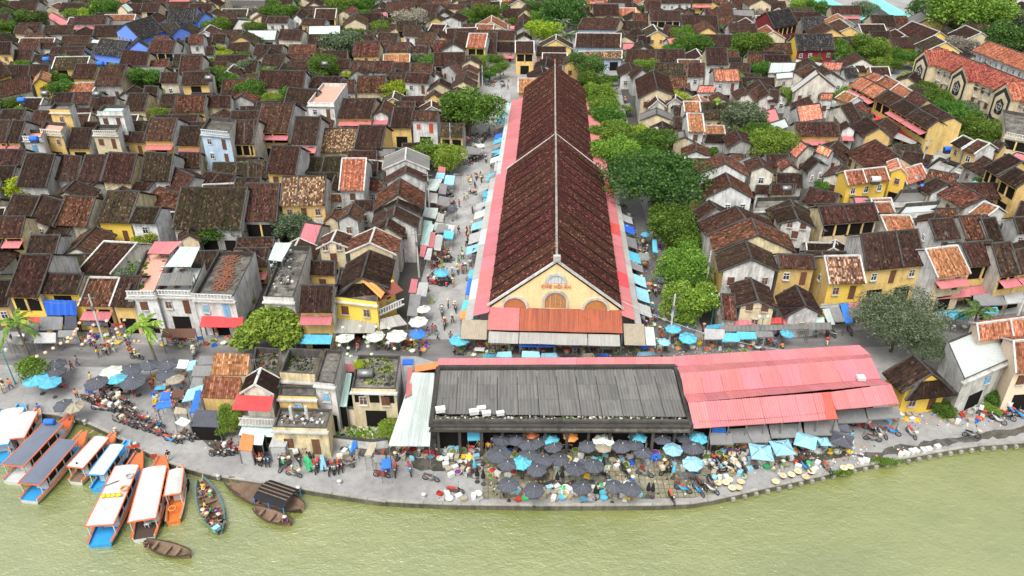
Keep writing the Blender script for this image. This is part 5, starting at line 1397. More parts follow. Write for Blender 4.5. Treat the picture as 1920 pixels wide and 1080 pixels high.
# palms
def palm_proto(nf=13, L=2.6, w=.5, mt='lE', seed=1, banana=False):
    r = random.Random(seed); o = MB()
    for i in range(nf):
        a = 2*pi*i/nf+r.uniform(-.2,.2); el = r.uniform(-.1,1.0); l = L*r.uniform(.8,1.1); prev = None; seg = 7
        for k in range(seg+1):
            t = k/seg; rad = l*(t-.12*t*t)*cos(el*.6); z = l*(sin(el)*t-1.0*t*t*(.75 if el < .6 else .55)); c = V((cos(a)*rad, sin(a)*rad, z)); s = V((-sin(a), cos(a), 0)); ww = w*(.25+1.1*sin(pi*min(1, t*.9+.1)))*.75
            if prev is not None:
                p0, w0 = prev; m_ = (p0+c)/2
                for sg in (-1, 1):
                    o.add([p0, c, c+s*sg*ww*1.0-V((0,0,ww*.55))+(c-p0)*.5, p0+s*sg*w0-V((0,0,w0*.55))+(c-p0)*.85], [(0,1,2,3)])
            prev = (c, ww)
    return mesh('crown', o.v, o.f, [mt])
PA = [palm_proto(seed=3, w=.32), palm_proto(11, 2.3, .34, 'lA', 4), palm_proto(9, 1.5, .5, 'lA', 5)]
def palm(cx, cy, bx, by, sc, lab, k=0, mt=None, base=None):
    b = G(bx, by, 0); hh = 6.0
    for z in np.arange(2, 12, .25):
        p = G(cx, cy, z)
        if abs(p.y-b.y) < 1.2 or z > 11.5: hh = z; break
    p = G(cx, cy, hh); o = empty('palm_tree', b); dx = p-b
    m = MB().tube([(0,0,0), (dx.x*.2, dx.y*.2, hh*.33), (dx.x*.55, dx.y*.55, hh*.68), (dx.x, dx.y, hh)], [.22,.16,.13,.12], 7); link('trunk', mesh('trunk', m.v, m.f, ['bark']), o)
    c = link('crown', PA[k], o, (dx.x, dx.y, hh), R.uniform(0, 6), (sc, sc, sc)); 
    if mt: remat(c, mt)
    tag(o, lab, 'palm tree', 'palms')
palm(268, 612, 297, 690, 1.25, 'coconut palm leaning over the road by the lantern shop', 0, 'lA')
palm(28, 605, 57, 672, 1.25, 'coconut palm leaning towards the parasols at the arcade houses', 0, 'lA')
palm(1062, 65, 1060, 100, 1.9, 'tall palm beyond the far gable of the market hall', 0, 'lC'); palm(1056, 42, 1056, 80, 1.7, 'farther palm behind the hall beside the dark tree', 0, 'lC')
palm(1345, 188, 1342, 237, 1.0, 'slender areca palm in the courtyard beyond the lane', 2, 'lA')
palm(426, 318, 428, 350, .9, 'areca palm in the mossy courtyard, nearest the arcade houses', 2, 'lA'); palm(443, 308, 455, 348, .95, 'middle areca palm of three in the mossy courtyard', 2, 'lA'); palm(460, 306, 468, 348, .9, 'areca palm in the mossy courtyard closest to the striped roof', 2, 'lA')
palm(1814, 48, 1813, 78, 2.2, 'palm in front of the bright spreading tree near the school', 0, 'lE'); palm(1876, 66, 1874, 85, 2.0, 'palm behind the brick-red school roof', 0, 'lE')
palm(1832, 585, 1820, 640, 1.3, 'dark feathery palm beside the street stalls near the cream house', 0, 'lB'); palm(442, 122, 440, 145, 1.0, 'broad-leaved banana plant among the north-west roofs', 1, 'lA'); palm(68, 5, 68, 14, 1.2, 'small palm at the far edge of the town', 0, 'lC')

# ---------------------------------------------------------------- canopies of cloth on poles
CN = dict(tg='grey', td='dark grey', tc='cyan', tl='light blue', tb='blue', tw='white', tt='tan', tp='pink', to='orange', tk='black', tG='green', ty='yellow', tm='brown', tz='pale grey', rp='pink metal', rG='pale fibre', rw='white metal', rc='pale green metal', rg='grey fibre', rP='red metal', tu='purple')
def zone(x, y):
    for x0, y0, x1, y1, s in ZONES:
        if x0 <= x < x1 and y0 <= y < y1: return s
    return 'in the old town'
ZONES = [(0,560,240,660,'before the arcade houses'), (240,560,460,660,'under the terrace houses'), (460,560,640,668,'by the weeping tree'), (640,570,800,668,'below the corner balcony'),
 (0,660,160,790,'on the boat quay'), (160,690,345,760,'at the parking parasols'), (160,660,345,760,'by the road parasols'), (345,660,480,800,'beside the orange tiled sheds'), (160,760,345,880,'above the moored boats'),
 (345,790,520,930,'before the vendor kiosks'), (520,790,700,930,'below the ruins'), (700,790,830,930,'by the white lean-to'), (830,790,910,960,'beside the tiled plaza'),
 (910,895,1130,970,'along the plaza edge'), (1130,895,1345,970,'at the river railing corner'), (910,800,1130,895,'on the tiled plaza'), (1130,800,1345,895,'under the plaza parasols'),
 (1345,780,1480,850,'before the pink sheds'), (1480,740,1620,850,'at the pink shed corner'), (1345,850,1700,950,'by the drying trays'), (1620,740,1780,880,'outside the yellow house'), (1780,740,1930,880,'near the cream house'),
 (780,610,1000,690,'before the hall front'), (1000,610,1240,690,'under the hall awnings'), (1240,590,1400,690,'at the lane mouth'), (1400,590,1620,690,'on the street by pink roofs'), (1620,560,1930,690,'around the almond tree'),
 (740,520,905,640,'on lower market street'), (740,400,905,520,'on middle market street'), (740,260,930,400,'on upper market street'), (800,100,990,260,'on far market street'),
 (1150,480,1345,600,'in the lower lane'), (1150,330,1345,480,'in the middle lane'), (1100,100,1345,330,'in the far lane'), (1600,200,1930,560,'in the eastern side street'), (0,0,480,330,'in the northern street')]
def canopy(q, z0, z1, mat, lab=None, name='market_awning', n=1, poles=True):
    A0, A1, B1, B0 = [G(x, y, z) for (x, y), z in zip(q, (z0, z0, z1, z1))]; c = (A0+A1+B0+B1)/4; o = empty(name, (c.x, c.y, 0))
    k = MB().sheet(A0, A1, B1, B0, max(.6, (A1-A0).length/8), .035, 5, .25, .14 if mat[0] == 't' else .06, 0, .05); part('canopy', k, [mat], o)
    if poles:
        for p in (A0, A1, B1, B0):
            q_ = V((p.x, p.y, 0)).lerp(V((c.x, c.y, 0)), .06); part('pole', MB().bar(q_, (q_.x, q_.y, p.z-.03), .05), ['steel'], o)
    cx = sum(x for x, y in q)/4; cy = sum(y for x, y in q)/4
    tag(o, lab or f"{CN[mat]} {'awning on poles' if mat[0] == 't' else 'sheet awning on posts'} {zone(cx, cy+8)}", 'awning', 'market awnings'); return o
AW = """
K tc 68 392 128 392 137 332 78 332
K tb 46 508 112 505 122 398 68 402
K tc 18 622 92 615 104 545 36 552
K to 6 684 86 684 94 622 20 625
K tc 88 684 128 680 134 620 100 622
K tc 30 786 100 780 110 702 44 706
K td 92 236 150 232 155 172 102 180
F tc 1712 758 1752 756 1760 660 1722 665
F tc 1714 652 1752 650 1770 592 1728 598
F tc 1745 540 1800 520 1822 468 1756 492
F td 1636 1078 1694 1078 1700 1020 1645 1022
F tz 1795 465 1845 465 1850 400 1805 402
F td 1776 368 1826 364 1834 332 1782 336
B tl 1870 810 1960 815 1955 775 1885 775
B tz 1850 990 1940 985 1960 860 1880 860
B tz 1830 1040 1900 1040 1950 990 1860 990
J tg 1245 735 1320 745 1350 590 1268 580
J rp 1256 572 1310 580 1325 478 1278 472
J tz 1312 590 1385 600 1402 500 1332 498
J rp 1336 310 1370 318 1392 232 1345 225
J tz 1370 330 1415 338 1430 252 1395 248
J rp 1398 240 1440 248 1452 138 1418 132
J tz 1440 258 1488 262 1508 165 1452 158
J tc 1503 178 1575 186 1584 130 1516 124
J tg 1450 140 1560 132 1590 80 1470 76
J rc 1340 215 1395 225 1445 80 1400 75
F rc 1265 1000 1330 1010 1352 830 1290 820
F tz 1355 890 1500 900 1520 860 1370 835
F tc 1428 945 1500 955 1508 905 1440 895
F rp 1322 1012 1352 1020 1375 910 1340 905
F rw 1365 1035 1412 1040 1425 930 1385 925
F rw 1275 790 1375 810 1395 735 1300 728
F rG 1375 830 1425 838 1440 778 1395 768
F td 1460 748 1525 750 1530 712 1475 706
F tg 1380 705 1465 722 1480 660 1400 640
F rG 1322 690 1385 700 1392 628 1335 620
F rw 1235 590 1380 610 1425 525 1300 520
F tg 1395 628 1450 632 1460 560 1405 552
F tl 1370 520 1435 522 1445 478 1385 474
F tl 1432 560 1505 562 1515 500 1448 496
F rp 1390 470 1445 474 1448 440 1400 432
F tz 1500 500 1560 500 1580 488 1505 482
F tg 1590 340 1690 345 1705 300 1600 285
F rG 1245 570 1290 575 1300 520 1255 520
K tz 228 866 366 866 362 820 236 820
K tb 434 884 570 884 576 822 440 820
K tb 572 884 696 884 690 824 578 822
K tt 700 874 836 874 832 820 702 820
K td 822 890 892 890 884 838 838 836
K tt 888 880 1048 880 1040 826 894 826
K tl 1044 864 1128 862 1138 834 1048 834
K td 1150 842 1276 840 1262 778 1170 780
K tt 1280 858 1345 864 1370 810 1282 798
K tt 110 824 220 826 236 750 130 735
K tc 172 966 262 966 268 942 190 938
K tl 268 960 386 962 380 920 282 925
K tl 455 962 590 962 582 922 460 918
K tl 594 962 716 960 708 932 600 934
K td 732 962 868 962 858 938 742 942
K tt 882 960 980 958 972 934 892 938
K td 984 956 1084 954 1076 932 992 934
K tl 1290 950 1422 944 1410 922 1300 924
K tg 1290 640 1346 700 1346 650 1300 600
K tb 1000 960 1090 962 1080 938 1010 942
K tc 1200 75 1232 72 1222 8 1196 12
K tg 1304 262 1380 262 1374 210 1306 212
K tc 1402 200 1440 205 1430 115 1400 112
K tg 1440 360 1510 360 1508 312 1436 308
K td 1436 420 1534 420 1532 370 1446 366
K td 1462 488 1562 484 1560 438 1480 434
K tg 1500 585 1570 582 1562 528 1496 524
K tl 1535 665 1590 660 1585 612 1538 615
K tl 1470 300 1530 298 1526 262 1478 262
K td 1444 245 1512 245 1500 200 1450 198
K tz 1776 830 1870 832 1868 762 1780 760
K rp 1765 480 1851 478 1845 362 1768 362
K rc 1700 250 1770 360 1830 360 1770 210
K rc 1690 210 1775 215 1790 130 1700 125
L tz 66 792 186 792 182 735 64 732
L tc 166 806 272 804 268 758 188 756
L tc 258 792 368 790 360 752 252 750
L tg 360 780 466 778 462 748 362 746
L tc 66 735 186 725 184 700 80 712
L rp 188 716 404 706 400 678 186 682
L rP 404 706 524 700 520 666 400 670
L rp 524 706 660 704 652 672 520 674
L rg 152 750 340 745 336 712 158 714
L rg 340 745 528 738 524 708 336 710
L rg 528 736 678 733 672 704 528 706
L rg 672 738 806 736 800 694 668 698
L rc 658 696 764 696 760 664 656 666
L rw 790 710 824 706 790 615 750 618
L tg 820 690 884 688 850 610 764 612
L tb 886 700 928 694 900 584 850 584
L rG 736 610 850 608 846 582 738 586
L rp 892 610 970 606 966 572 896 575
L rp 985 590 1080 586 1074 548 985 552
L tg 905 668 1000 660 985 606 900 610
L rp 1412 560 1612 546 1602 500 1416 516
L rp 1612 540 1784 520 1772 472 1594 490
L rp 1788 526 1902 510 1894 466 1774 472
L tg 1634 598 1826 592 1786 520 1626 538
L tz 1824 586 1930 580 1915 514 1796 524
L rp 1780 446 1920 436 1915 416 1776 428
L tc 1690 640 1780 640 1766 605 1692 608
O tg 95 640 226 640 216 578 92 574
O tg 226 628 330 630 290 548 198 552
O tg 334 628 440 626 414 530 290 540
O tg 440 602 622 598 606 520 424 530
O tg 628 590 832 584 806 502 622 512
O tg 814 520 982 514 962 440 808 448
O tg 984 500 1168 488 1156 426 970 436
O tb 108 594 190 588 182 545 106 548
O td 768 574 900 650 884 590 775 556
O td 815 560 888 575 870 526 820 528
I tg 68 778 132 780 150 735 76 732
I tg 120 712 228 708 232 655 140 655
I tz 200 770 330 768 334 712 216 710
I tg 228 698 368 690 376 618 236 612
I td 380 690 456 690 456 612 386 610
I tg 138 756 216 756 218 714 148 712
I tg 336 738 456 732 458 696 348 698
I tg -40 760 40 755 60 698 -20 700
I td 666 706 752 706 750 678 674 678
I rP 158 650 246 652 250 610 166 612
I rc 96 612 176 612 174 594 100 594
I td 490 668 640 668 640 640 498 640
I rP 660 672 745 672 742 656 664 656
I tg 1140 968 1250 972 1262 908 1150 905
I tg 1165 905 1264 900 1268 852 1190 850
I tg 1130 1040 1196 1044 1210 980 1150 976
I tl 1130 1085 1195 1085 1212 1018 1150 1040
I tw 1052 920 1110 922 1126 874 1066 872
I tl 1110 935 1150 930 1168 875 1128 880
I td 1430 800 1480 800 1500 720 1440 722
J rp 461 776 692 776 694 722 462 722
J tm 478 840 700 842 706 778 484 776
P tb 834 190 916 176 906 140 828 160
P tl 970 150 1036 138 1072 64 1000 86
P tb 1008 208 1050 205 1072 90 1042 92
P tb 850 142 905 140 912 98 862 100
P tt 925 214 996 216 992 188 936 178
P tm 908 132 975 130 982 86 920 88
P tw 930 262 985 282 1016 252 966 232
M rp 0 405 186 408 190 376 20 372
M tb 822 775 878 770 876 718 826 722
M tb 650 690 690 650 688 612 662 625
M tt 730 700 770 702 800 630 762 626
M tg 786 740 846 740 848 700 790 700
M tb 940 190 1002 188 1008 158 944 160
M tc 1310 616 1398 612 1396 568 1308 570
A tc 690 165 790 160 780 118 700 125
A tw 700 692 900 690 905 650 705 655
A rp 1360 895 1500 890 1505 845 1400 850
A rG 200 720 360 720 300 700 210 705
E rp 185 622 260 620 290 590 200 592
E rp 558 606 640 602 636 552 560 556
E rp 832 606 920 606 915 575 840 578
H rP 780 210 1092 340 1060 300 745 110
H rG 900 300 1050 350 1080 335 880 235
H rG 1130 440 1250 500 1330 470 1240 425
H tg 1230 520 1300 555 1345 545 1260 490
H tl 1450 640 1530 690 1560 650 1500 610
H rG 990 430 1150 540 1200 570 1080 460
D tp 780 760 880 812 892 800 800 738
D tp 1010 890 1185 980 1195 965 1035 872
D tw 945 845 1020 882 1030 866 950 830
D rw 400 790 575 815 560 775 460 742
C tg 830 830 880 822 888 775 840 780
C tp 640 980 655 980 655 955 640 955
"""
UNIT_Z = {'C tp': 6}
for ln_s in AW.strip().splitlines():
    t_ = ln_s.split(); n_ = [float(x) for x in t_[2:]]; q_ = [rg(t_[0], n_[i], n_[i+1]) for i in range(0, 8, 2)]
    cy = sum(y for x, y in q_)/4
    canopy(q_, 2.2, 2.75, t_[1])

def side_awn(a, b0, b1, mt, s):
    """one stall canopy against the side of the hall"""
    i0, i1 = hl(a, b0, 3.0), hl(a, b1, 3.0); o0_, o1_ = hl(a+s*1.9, b0, 2.25), hl(a+s*1.9, b1, 2.25); c = (i0+o1_)/2; o = empty('market_awning', (c.x, c.y, 0))
    part('canopy', MB().sheet(o0_, o1_, i1, i0, .7, .035, 4, .25, .14, 0, .05), [mt], o)
    for p in (o0_, o1_): part('pole', MB().bar((p.x, p.y, 0), (p.x, p.y, p.z-.03), .05), ['steel'], o)
    tag(o, f"{CN[mt]} stall canopy against the {'market street' if s < 0 else 'lane'} side of the hall", 'awning', 'market awnings')
ra = random.Random(12)
for s, a0, b0, b1 in ((-1, -HW-3.2, 20, LN-2), (-1, -fw-3.6, LN+3, LF-14), (1, HW+2.7, 3, LN-12)):
    b = b0
    while b < b1:
        w_ = ra.uniform(2.2, 3.6)
        if ra.random() < .8: side_awn(a0+s*ra.uniform(0, .3), b, b+w_, ra.choice(['tc', 'tl', 'tg', 'tz', 'tw', 'tc', 'tb']), s)
        b += w_+ra.uniform(.2, 1.6)
# ---------------------------------------------------------------- parasols
def parasol_proto(mat, n=8, r=1.25, h=2.35, sagg=.07, closed=False):
    o = empty('parasol', (0, 0, 0)); del o['o0']
    k = MB()
    if closed:
        k.lathe((0, 0, 0), [(.10, 1.0), (.22, 1.1), (.2, 1.5), (.09, 2.1), (.03, 2.35)], 8)
        link('folded_canopy', mesh('folded_canopy', k.v, k.f, [mat]), o)
    else:
        top = .34*r; rings = ((0, top), (.5, top*.55-sagg), (1, 0)); vs = [(0, 0, h+top-.02)]
        for t, z in rings[1:]:
            for i in range(n*2):
                a = pi*i/n; rr = r*t*(1 if i % 2 == 0 else cos(pi/n)*.965); vs.append((cos(a)*rr, sin(a)*rr, h+z-(0 if i % 2 == 0 else .045*t)))
        for i in range(n*2): a = pi*i/n; rr = r*(1 if i % 2 == 0 else cos(pi/n)*.965); vs.append((cos(a)*rr*1.005, sin(a)*rr*1.005, h-.13))
        m2 = n*2; fs = [(0, 1+i, 1+(i+1) % m2) for i in range(m2)]
        for j in (0, 1): fs += [(1+j*m2+i, 1+(j+1)*m2+i, 1+(j+1)*m2+(i+1) % m2, 1+j*m2+(i+1) % m2) for i in range(m2)]
        link('canopy', mesh('canopy', vs, fs, [mat]), o)
        k = MB()
        for i in range(n): a = 2*pi*i/n; k.bar((0, 0, h+top-.1), (cos(a)*r, sin(a)*r, h-.02), .035)
        link('ribs', mesh('ribs', k.v, k.f, ['steel']), o); link('finial', mesh('finial', MB().lathe((0,0,h+top-.04), [(.06, 0), (.05, .08), (.01, .16)], 6).v, MB().lathe((0,0,0), [(.06, 0), (.05, .08), (.01, .16)], 6).f, ['tw']), o)
    link('pole', mesh('pole', MB().tube([(0,0,0),(0,0,2.3)], .03, 6).v, MB().tube([(0,0,0),(0,0,2.3)], .03, 6).f, ['steel']), o)
    link('base', mesh('base', MB().lathe((0,0,0), [(.26, 0), (.24, .1), (.05, .12)], 8).v, MB().lathe((0,0,0), [(.26, 0), (.24, .1), (.05, .12)], 8).f, ['cd']), o)
    return o
PPR = {}
def parasol(r, x, y, rp, mat, closed=False, square=False, lab=None):
    px, py = rg(r, x, y); key = (closed, square)
    z = 2.6 if not closed else 1.6
    p = G(px, py, z); rad = rp/REG[r][2]*px_of(p)[2]/F if not closed else 1
    if key not in PPR: PPR[key] = parasol_proto(mat, 4 if square else 8, 1.25, closed=closed); o = PPR[key]
    else: o = dup(PPR[key], (0, 0, 0))
    for ch in kids(o):
        if ch.name.split('.')[0] in ('canopy', 'folded_canopy'): remat(ch, mat); ch.rotation_euler = (R.uniform(-.07, .07), R.uniform(-.07, .07), 0) if not closed else (0, 0, 0)
    o.location = (p.x, p.y, 0); s = max(.7, min(1.6, rad/1.25*1.1)); o.rotation_euler = (0, 0, R.uniform(0, 1)); o.scale = (s, s, 1) if not closed else (1.1, 1.1, .9)
    for k_ in ('label', 'category', 'group'):
        if k_ in o: del o[k_]
    tag(o, lab or f"{'folded' if closed else 'open'} {CN[mat]} {'square ' if square else ''}parasol {zone(px, py+25)}", 'parasol', 'market parasols'); return o
PAR = {
 'N': {'td': [(250,170,75),(370,165,68),(460,205,80),(540,190,70),(240,280,92),(300,365,76),(470,295,75),(580,325,72),(530,402,76),(715,325,70),(665,230,68),(830,395,76),(970,370,76),(925,220,65),(1200,220,72),(1300,210,62),(1360,275,70),(1510,165,72),(1680,155,65),(1750,230,76),(310,520,78),(510,560,78),(890,545,75),(1130,535,72),(1270,550,76)],
       'tl': [(1590,245,73),(1750,350,74)], 'tc': [(415,345,74),(635,172,66),(1310,150,70),(1800,150,60)], 'tt': [(1050,235,62)], 'to': [(490,140,50),(785,140,35)], 'tw': [(1060,180,80)]},
 'I': {'tc': [(215,975,70),(290,995,60),(695,975,56)], 'td': [(330,888,52),(330,935,55),(780,918,62),(880,890,52),(1000,890,60),(580,995,66),(795,985,72),(990,950,56)], 'tw': [(660,935,65)], 'tt': [(1040,980,52)]},
 'P': {'td': [(340,155,48)], 'tt': [(400,165,50)]},
 'J': {'tw': [(805,885,66),(1020,870,66),(1170,870,72),(1335,770,66),(1370,680,50)], 'tb': [(1315,857,56)], 'tc': [(1490,415,50),(1620,905,70)], 'td': [(105,930,62)]},
 'K': {'tc': [(25,830,50),(1560,745,56),(1655,805,62),(1360,62,36)], 'td': [(1655,750,60)], 'tl': [(1480,838,40)], 'tt': [(1262,275,22)]},
 'L': {'tc': [(540,748,38),(1465,635,32),(1540,642,52)]},
 'F': {'tw': [(1550,338,36),(1700,270,30)], 'td': [(1495,728,36)]},
 'O': {'tc': [(20,590,52)], 'td': [(8,645,52)], 'tl': [(15,730,40)]},
}
for r_k, dd_ in PAR.items():
    for m_k, L_ in dd_.items():
        for (x, y, rp) in L_: parasol(r_k, x, y, rp, m_k)
for (x, y) in ((60,430),(108,448),(690,460),(730,445),(1050,350),(990,565),(1405,545),(1440,550)): parasol('N', x, y, 0, 'tk', True)
parasol('N', 40, 365, 0, 'tc', True); parasol('N', 1605, 400, 0, 'tc', True)
for (x, y, rp, m) in ((372,668,80,'tl'),(505,640,74,'tl'),(636,606,76,'tl'),(735,612,42,'tl'),(845,605,74,'td')): parasol('O', x, y, rp, m, False, True)
# ---------------------------------------------------------------- the rest of the town between the houses already standing
for poly in ([(735,645),(765,560),(780,450),(795,350),(860,250),(900,200),(905,100),(1000,90),(1000,140),(950,250),(905,645)], [(1175,645),(1150,430),(1135,320),(1095,140),(1120,60),(1150,130),(1190,290),(1232,420),(1300,645)],
             [(-100,296),(380,282),(800,265),(905,255),(905,280),(800,296),(300,322),(-100,340)], [(1560,170),(1620,160),(1760,250),(1905,330),(1960,420),(1880,400),(1690,290)], [(1500,-6),(1560,45),(1700,45),(1790,30),(1740,-6)],
             [(430,-6),(505,-6),(505,42),(440,40)], [(-200,625),(2000,560),(2000,700),(-200,760)], [(1690,150),(1745,140),(1935,260),(1880,280)], [(1005,95),(1085,95),(1085,60),(1005,60)]):
    occupy([G(x, y, 0) for x, y in poly])
def yard(name, px, z):
    return sheetpoly(name, px, 'yardm', z)
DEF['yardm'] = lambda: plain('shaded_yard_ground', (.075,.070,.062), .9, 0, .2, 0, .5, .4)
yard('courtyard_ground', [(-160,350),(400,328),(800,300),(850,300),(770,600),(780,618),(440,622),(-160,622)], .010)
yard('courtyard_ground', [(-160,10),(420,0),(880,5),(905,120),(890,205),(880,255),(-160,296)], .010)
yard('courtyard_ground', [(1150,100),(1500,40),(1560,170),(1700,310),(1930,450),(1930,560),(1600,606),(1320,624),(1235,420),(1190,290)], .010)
nf = [0, 0]; rn = random.Random(99)
def free(O, U, Wd):
    c = t = 0
    for i in range(6):
        for j in range(6):
            p = O+U*((i+.5)/6)+Wd*((j+.5)/6); t += 1
            if (int(math.floor(p.x)), int(math.floor(p.y))) in OCC: c += 1
    return c/t
ys_ = 92.0
while ys_ < 420:
    x = -330.0
    while x < 330:
        x += rn.uniform(1.5, 4) if ys_ < 200 else rn.uniform(2, 5)
        c = V((x, ys_+rn.uniform(-2, 2), 0)); px, py, z = px_of(c+UP*4)
        if not (-40 < px < 1960 and -14 < py < 612): continue
        near_ = ys_ < 190; w = rn.uniform(4.5, 8) if near_ else rn.uniform(6, 11); d = rn.uniform(4.5, 7.5) if near_ else rn.uniform(6.5, 10)
        if nf[0 if near_ else 1] > (150 if near_ else 260): continue
        a = rn.uniform(-.06, .06) + (0.05 if px < 900 else -.02) + (-.6 if px > 1500 and py > 130 and rn.random() < .7 else 0)
        U = V((cos(a), sin(a), 0))*w; Wd = V((-sin(a), cos(a), 0))*d; O = c-U/2-Wd/2
        if free(O, U, Wd) > .12: continue
        yy = rn.random() < (.25 if px < 1100 else .5)
        st = 1 if near_ else rn.choice([1, 1, 1, 2, 1.5]); h = (rn.uniform(2.6, 3.6) if near_ else {1: 3.4, 1.5: 4.4, 2: 6}[st])
        wall = rn.choice('gggcwwy') if near_ else rn.choice('gccwwyyw'); roof = rn.choices('dbrmogpw', [34, 28, 12, 12, 7 if px > 900 else 3, 3, 1, .6])[0]
        vg = 'w' if roof == 'o' or rn.random() < .12 else 'd'
        nm = 'outbuilding' if near_ else 'cottage'; row = 'in a courtyard' if near_ else 'at the far edge'
        if yy: house(O, Wd, U, h, h+w*.26, wall, rn.choice('gwc'), roof, vg, '', 1 if near_ else int(st), 'w', nm, row)
        else: house(O, U, Wd, h, h+d*.27, wall, rn.choice('gwc'), roof, vg, rn.choice(['', 's', 'P', 'o' if st == 2 else '']), 1 if near_ else int(st), 'u', nm, row)
        nf[0 if near_ else 1] += 1
        x += w*.5
    ys_ += 2.2 if ys_ < 200 else 3.5
print('fill', nf)

# small trees in the yards that are left
nt = 0; rn2 = random.Random(5)
for _ in range(6000):
    if nt >= 95: break
    x, y = rn2.uniform(0, 1920), rn2.uniform(5, 590) if rn2.random() < .5 else rn2.uniform(5, 240)
    g_ = G(x, y, 0); rr = rn2.uniform(1.6, 3.0)
    if any((int(math.floor(g_.x+a)), int(math.floor(g_.y+b))) in OCC for a, b in ((0,0),(-.9,0),(.9,0),(0,-.9),(0,.9))): continue
    pp = G(x, y, 3); rp_ = rr*F/px_of(pp)[2]
    tree(px_of(g_+UP*(.8+rr*.85))[0], px_of(g_+UP*(.8+rr*.85))[1], rp_, rn2.choice(['round', 'feather', 'sparse', 'round', 'feather']), rn2.choice(['E', 'A', 'A', 'E', 'C', 'D', 'B'])); nt += 1
print('yard trees', nt)
# ---------------------------------------------------------------- boats
def boat(name, sx, sy, bx, by, W_, hull='bo', deck='bb', roof='bw', lab='', r='P', roofspan=(.08, .74), rh=2.0, trim='bo', z=.0, cabin=True, reg2=None):
    W_ *= .78; s_, b_ = Q(r, sx, sy, z), Q(reg2 or r, bx, by, z); d = b_-s_; d.z = 0; L = d.length; rz = atan2(d.y, d.x)
    o = empty(name, (s_.x, s_.y, WZ)); o['o0'] = [0, 0, 0]; o.rotation_euler = (0, 0, rz)
    n = 16; hw = []; zs = []
    for i in range(n+1):
        t = i/n; w = W_/2*(.82+.18*sin(min(1, t/.35)*pi/2) if t < .35 else 1-.0*t if t < .6 else 1-.72*((t-.6)/.4)**1.6); hw.append(w); zs.append(.62+.55*max(0, (t-.62)/.38)**2+.12*max(0, (.2-t)/.2))
    m = MB()
    for i in range(n+1):
        x = L*i/n; w, zt = hw[i], zs[i]
        m.v += [(x-.0, -w*.55, -.35+(.45*max(0, i/n-.8)*5*.6)), (x, -w*.9, .1), (x, -w, zt), (x, -w+.14, zt), (x, -w+.14, zt-.3), (x, w-.14, zt-.3), (x, w-.14, zt), (x, w, zt), (x, w*.9, .1), (x, w*.55, -.35+(.45*max(0, i/n-.8)*5*.6))]
    K_ = 10
    for i in range(n):
        for k in range(K_):
            a, b = i*K_+k, i*K_+(k+1) % K_; m.f.append((a, b, b+K_, a+K_)); m.m.append({0: 2, 1: 0, 2: 1, 3: 0, 4: 3 if i/n < .8 else 1, 5: 0, 6: 1, 7: 0, 8: 2, 9: 2}[k])
    m.f.append(tuple(range(K_))); m.m.append(0); m.f.append(tuple(n*K_+k for k in range(K_))); m.m.append(1)
    part('hull', m, [hull, trim, 'dwood', deck], o)
    for s in (-1, 1):
        k = MB(); k.tube([(L*i/n, s*(hw[i]+.03), zs[i]-.05) for i in range(n+1)], .065, 4); part('rubbing_strake', k, [trim if hull != trim else 'bw'], o)
    if cabin:
        x0, x1 = L*roofspan[0], L*roofspan[1]; wr = W_/2*.97; dz = .4
        rf = MB(); N = 8
        for i in range(N+1):
            x = x0+(x1-x0)*i/N; q = wr*(1 if i < N-1 else .93)
            rf.v += [(x, -q, rh), (x, -q*.5, rh+.13), (x, 0, rh+.17), (x, q*.5, rh+.13), (x, q, rh), (x, q, rh-.08), (x, -q, rh-.08)]
        for i in range(N):
            for j in range(7): a = i*7+j; b = i*7+(j+1) % 7; rf.f.append((a, b, b+7, a+7)); rf.m.append(0)
        rf.f += [tuple(range(7)), tuple(N*7+j for j in range(7))]; rf.m += [0, 0]; part('cabin_roof', rf, [roof], o)
        k = MB(); e = [(x0-.02, -wr-.03, rh-.02), (x0-.02, wr+.03, rh-.02), (x1+.02, wr*.93+.03, rh-.02), (x1+.02, -wr*.93-.03, rh-.02)]
        for a, b in zip(e, e[1:]+e[:1]): k.bar(a, b, .09, .12)
        part('roof_trim', k, [trim], o)
        for s in (-1, 1):
            k = MB(); k.bar((x0+L*.12, s*(wr-.12), .75), (x1, s*(wr-.12), .75), .07, .55); part('side_panel', k, ['bw'], o)
            np_ = max(4, int((x1-x0)/1.25))
            for i in range(np_+1): x = x0+.1+(x1-x0-.2)*i/np_; part('post', MB().bar((x, s*(wr-.12), dz), (x, s*(wr-.12), rh-.05), .09), ['bw'], o)
        part('stern_panel', MB().box((x0+L*.1, -wr*.35, 1.15), (.08, wr*1.2, 1.5)), ['bw'], o)
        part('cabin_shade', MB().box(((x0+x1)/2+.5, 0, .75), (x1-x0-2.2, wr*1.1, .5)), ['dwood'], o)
        rr_ = random.Random(int(sx))
        for i in range(3):
            k = MB(); x = x0+(x1-x0)*rr_.uniform(.1, .9); s = rr_.choice((-1, 1)); nn_ = 12
            pts = [(x+.3*cos(2*pi*j/nn_), s*(hw[5]+.1), .35+.3*sin(2*pi*j/nn_)) for j in range(nn_+1)]; k.tube(pts, .09, 5, 0, False); part('tyre_fender', k, ['rubber'], o)
    tag(o, lab, 'boat', 'tour boats moored at the quay' if cabin else 'wooden boats')
    o['L'] = L; return o
B1 = boat('tour_boat', -22, 470, 118, 178, 3.6, 'bb', 'bb', 'bw', 'blue and white boat half out of the picture, bow at the quay', roofspan=(.1, .78), trim='bb')
boat('tour_boat', 88, 420, 205, 205, 2.6, 'bo', 'bo', 'bw', 'small orange boat with white roof between the blue boat and slate roofed one', roofspan=(.1, .75))
boat('tour_boat', 60, 572, 385, 232, 3.3, 'bw', 'bw', 'bg', 'slate-grey roofed orange boat with a blue barrel on its roof')
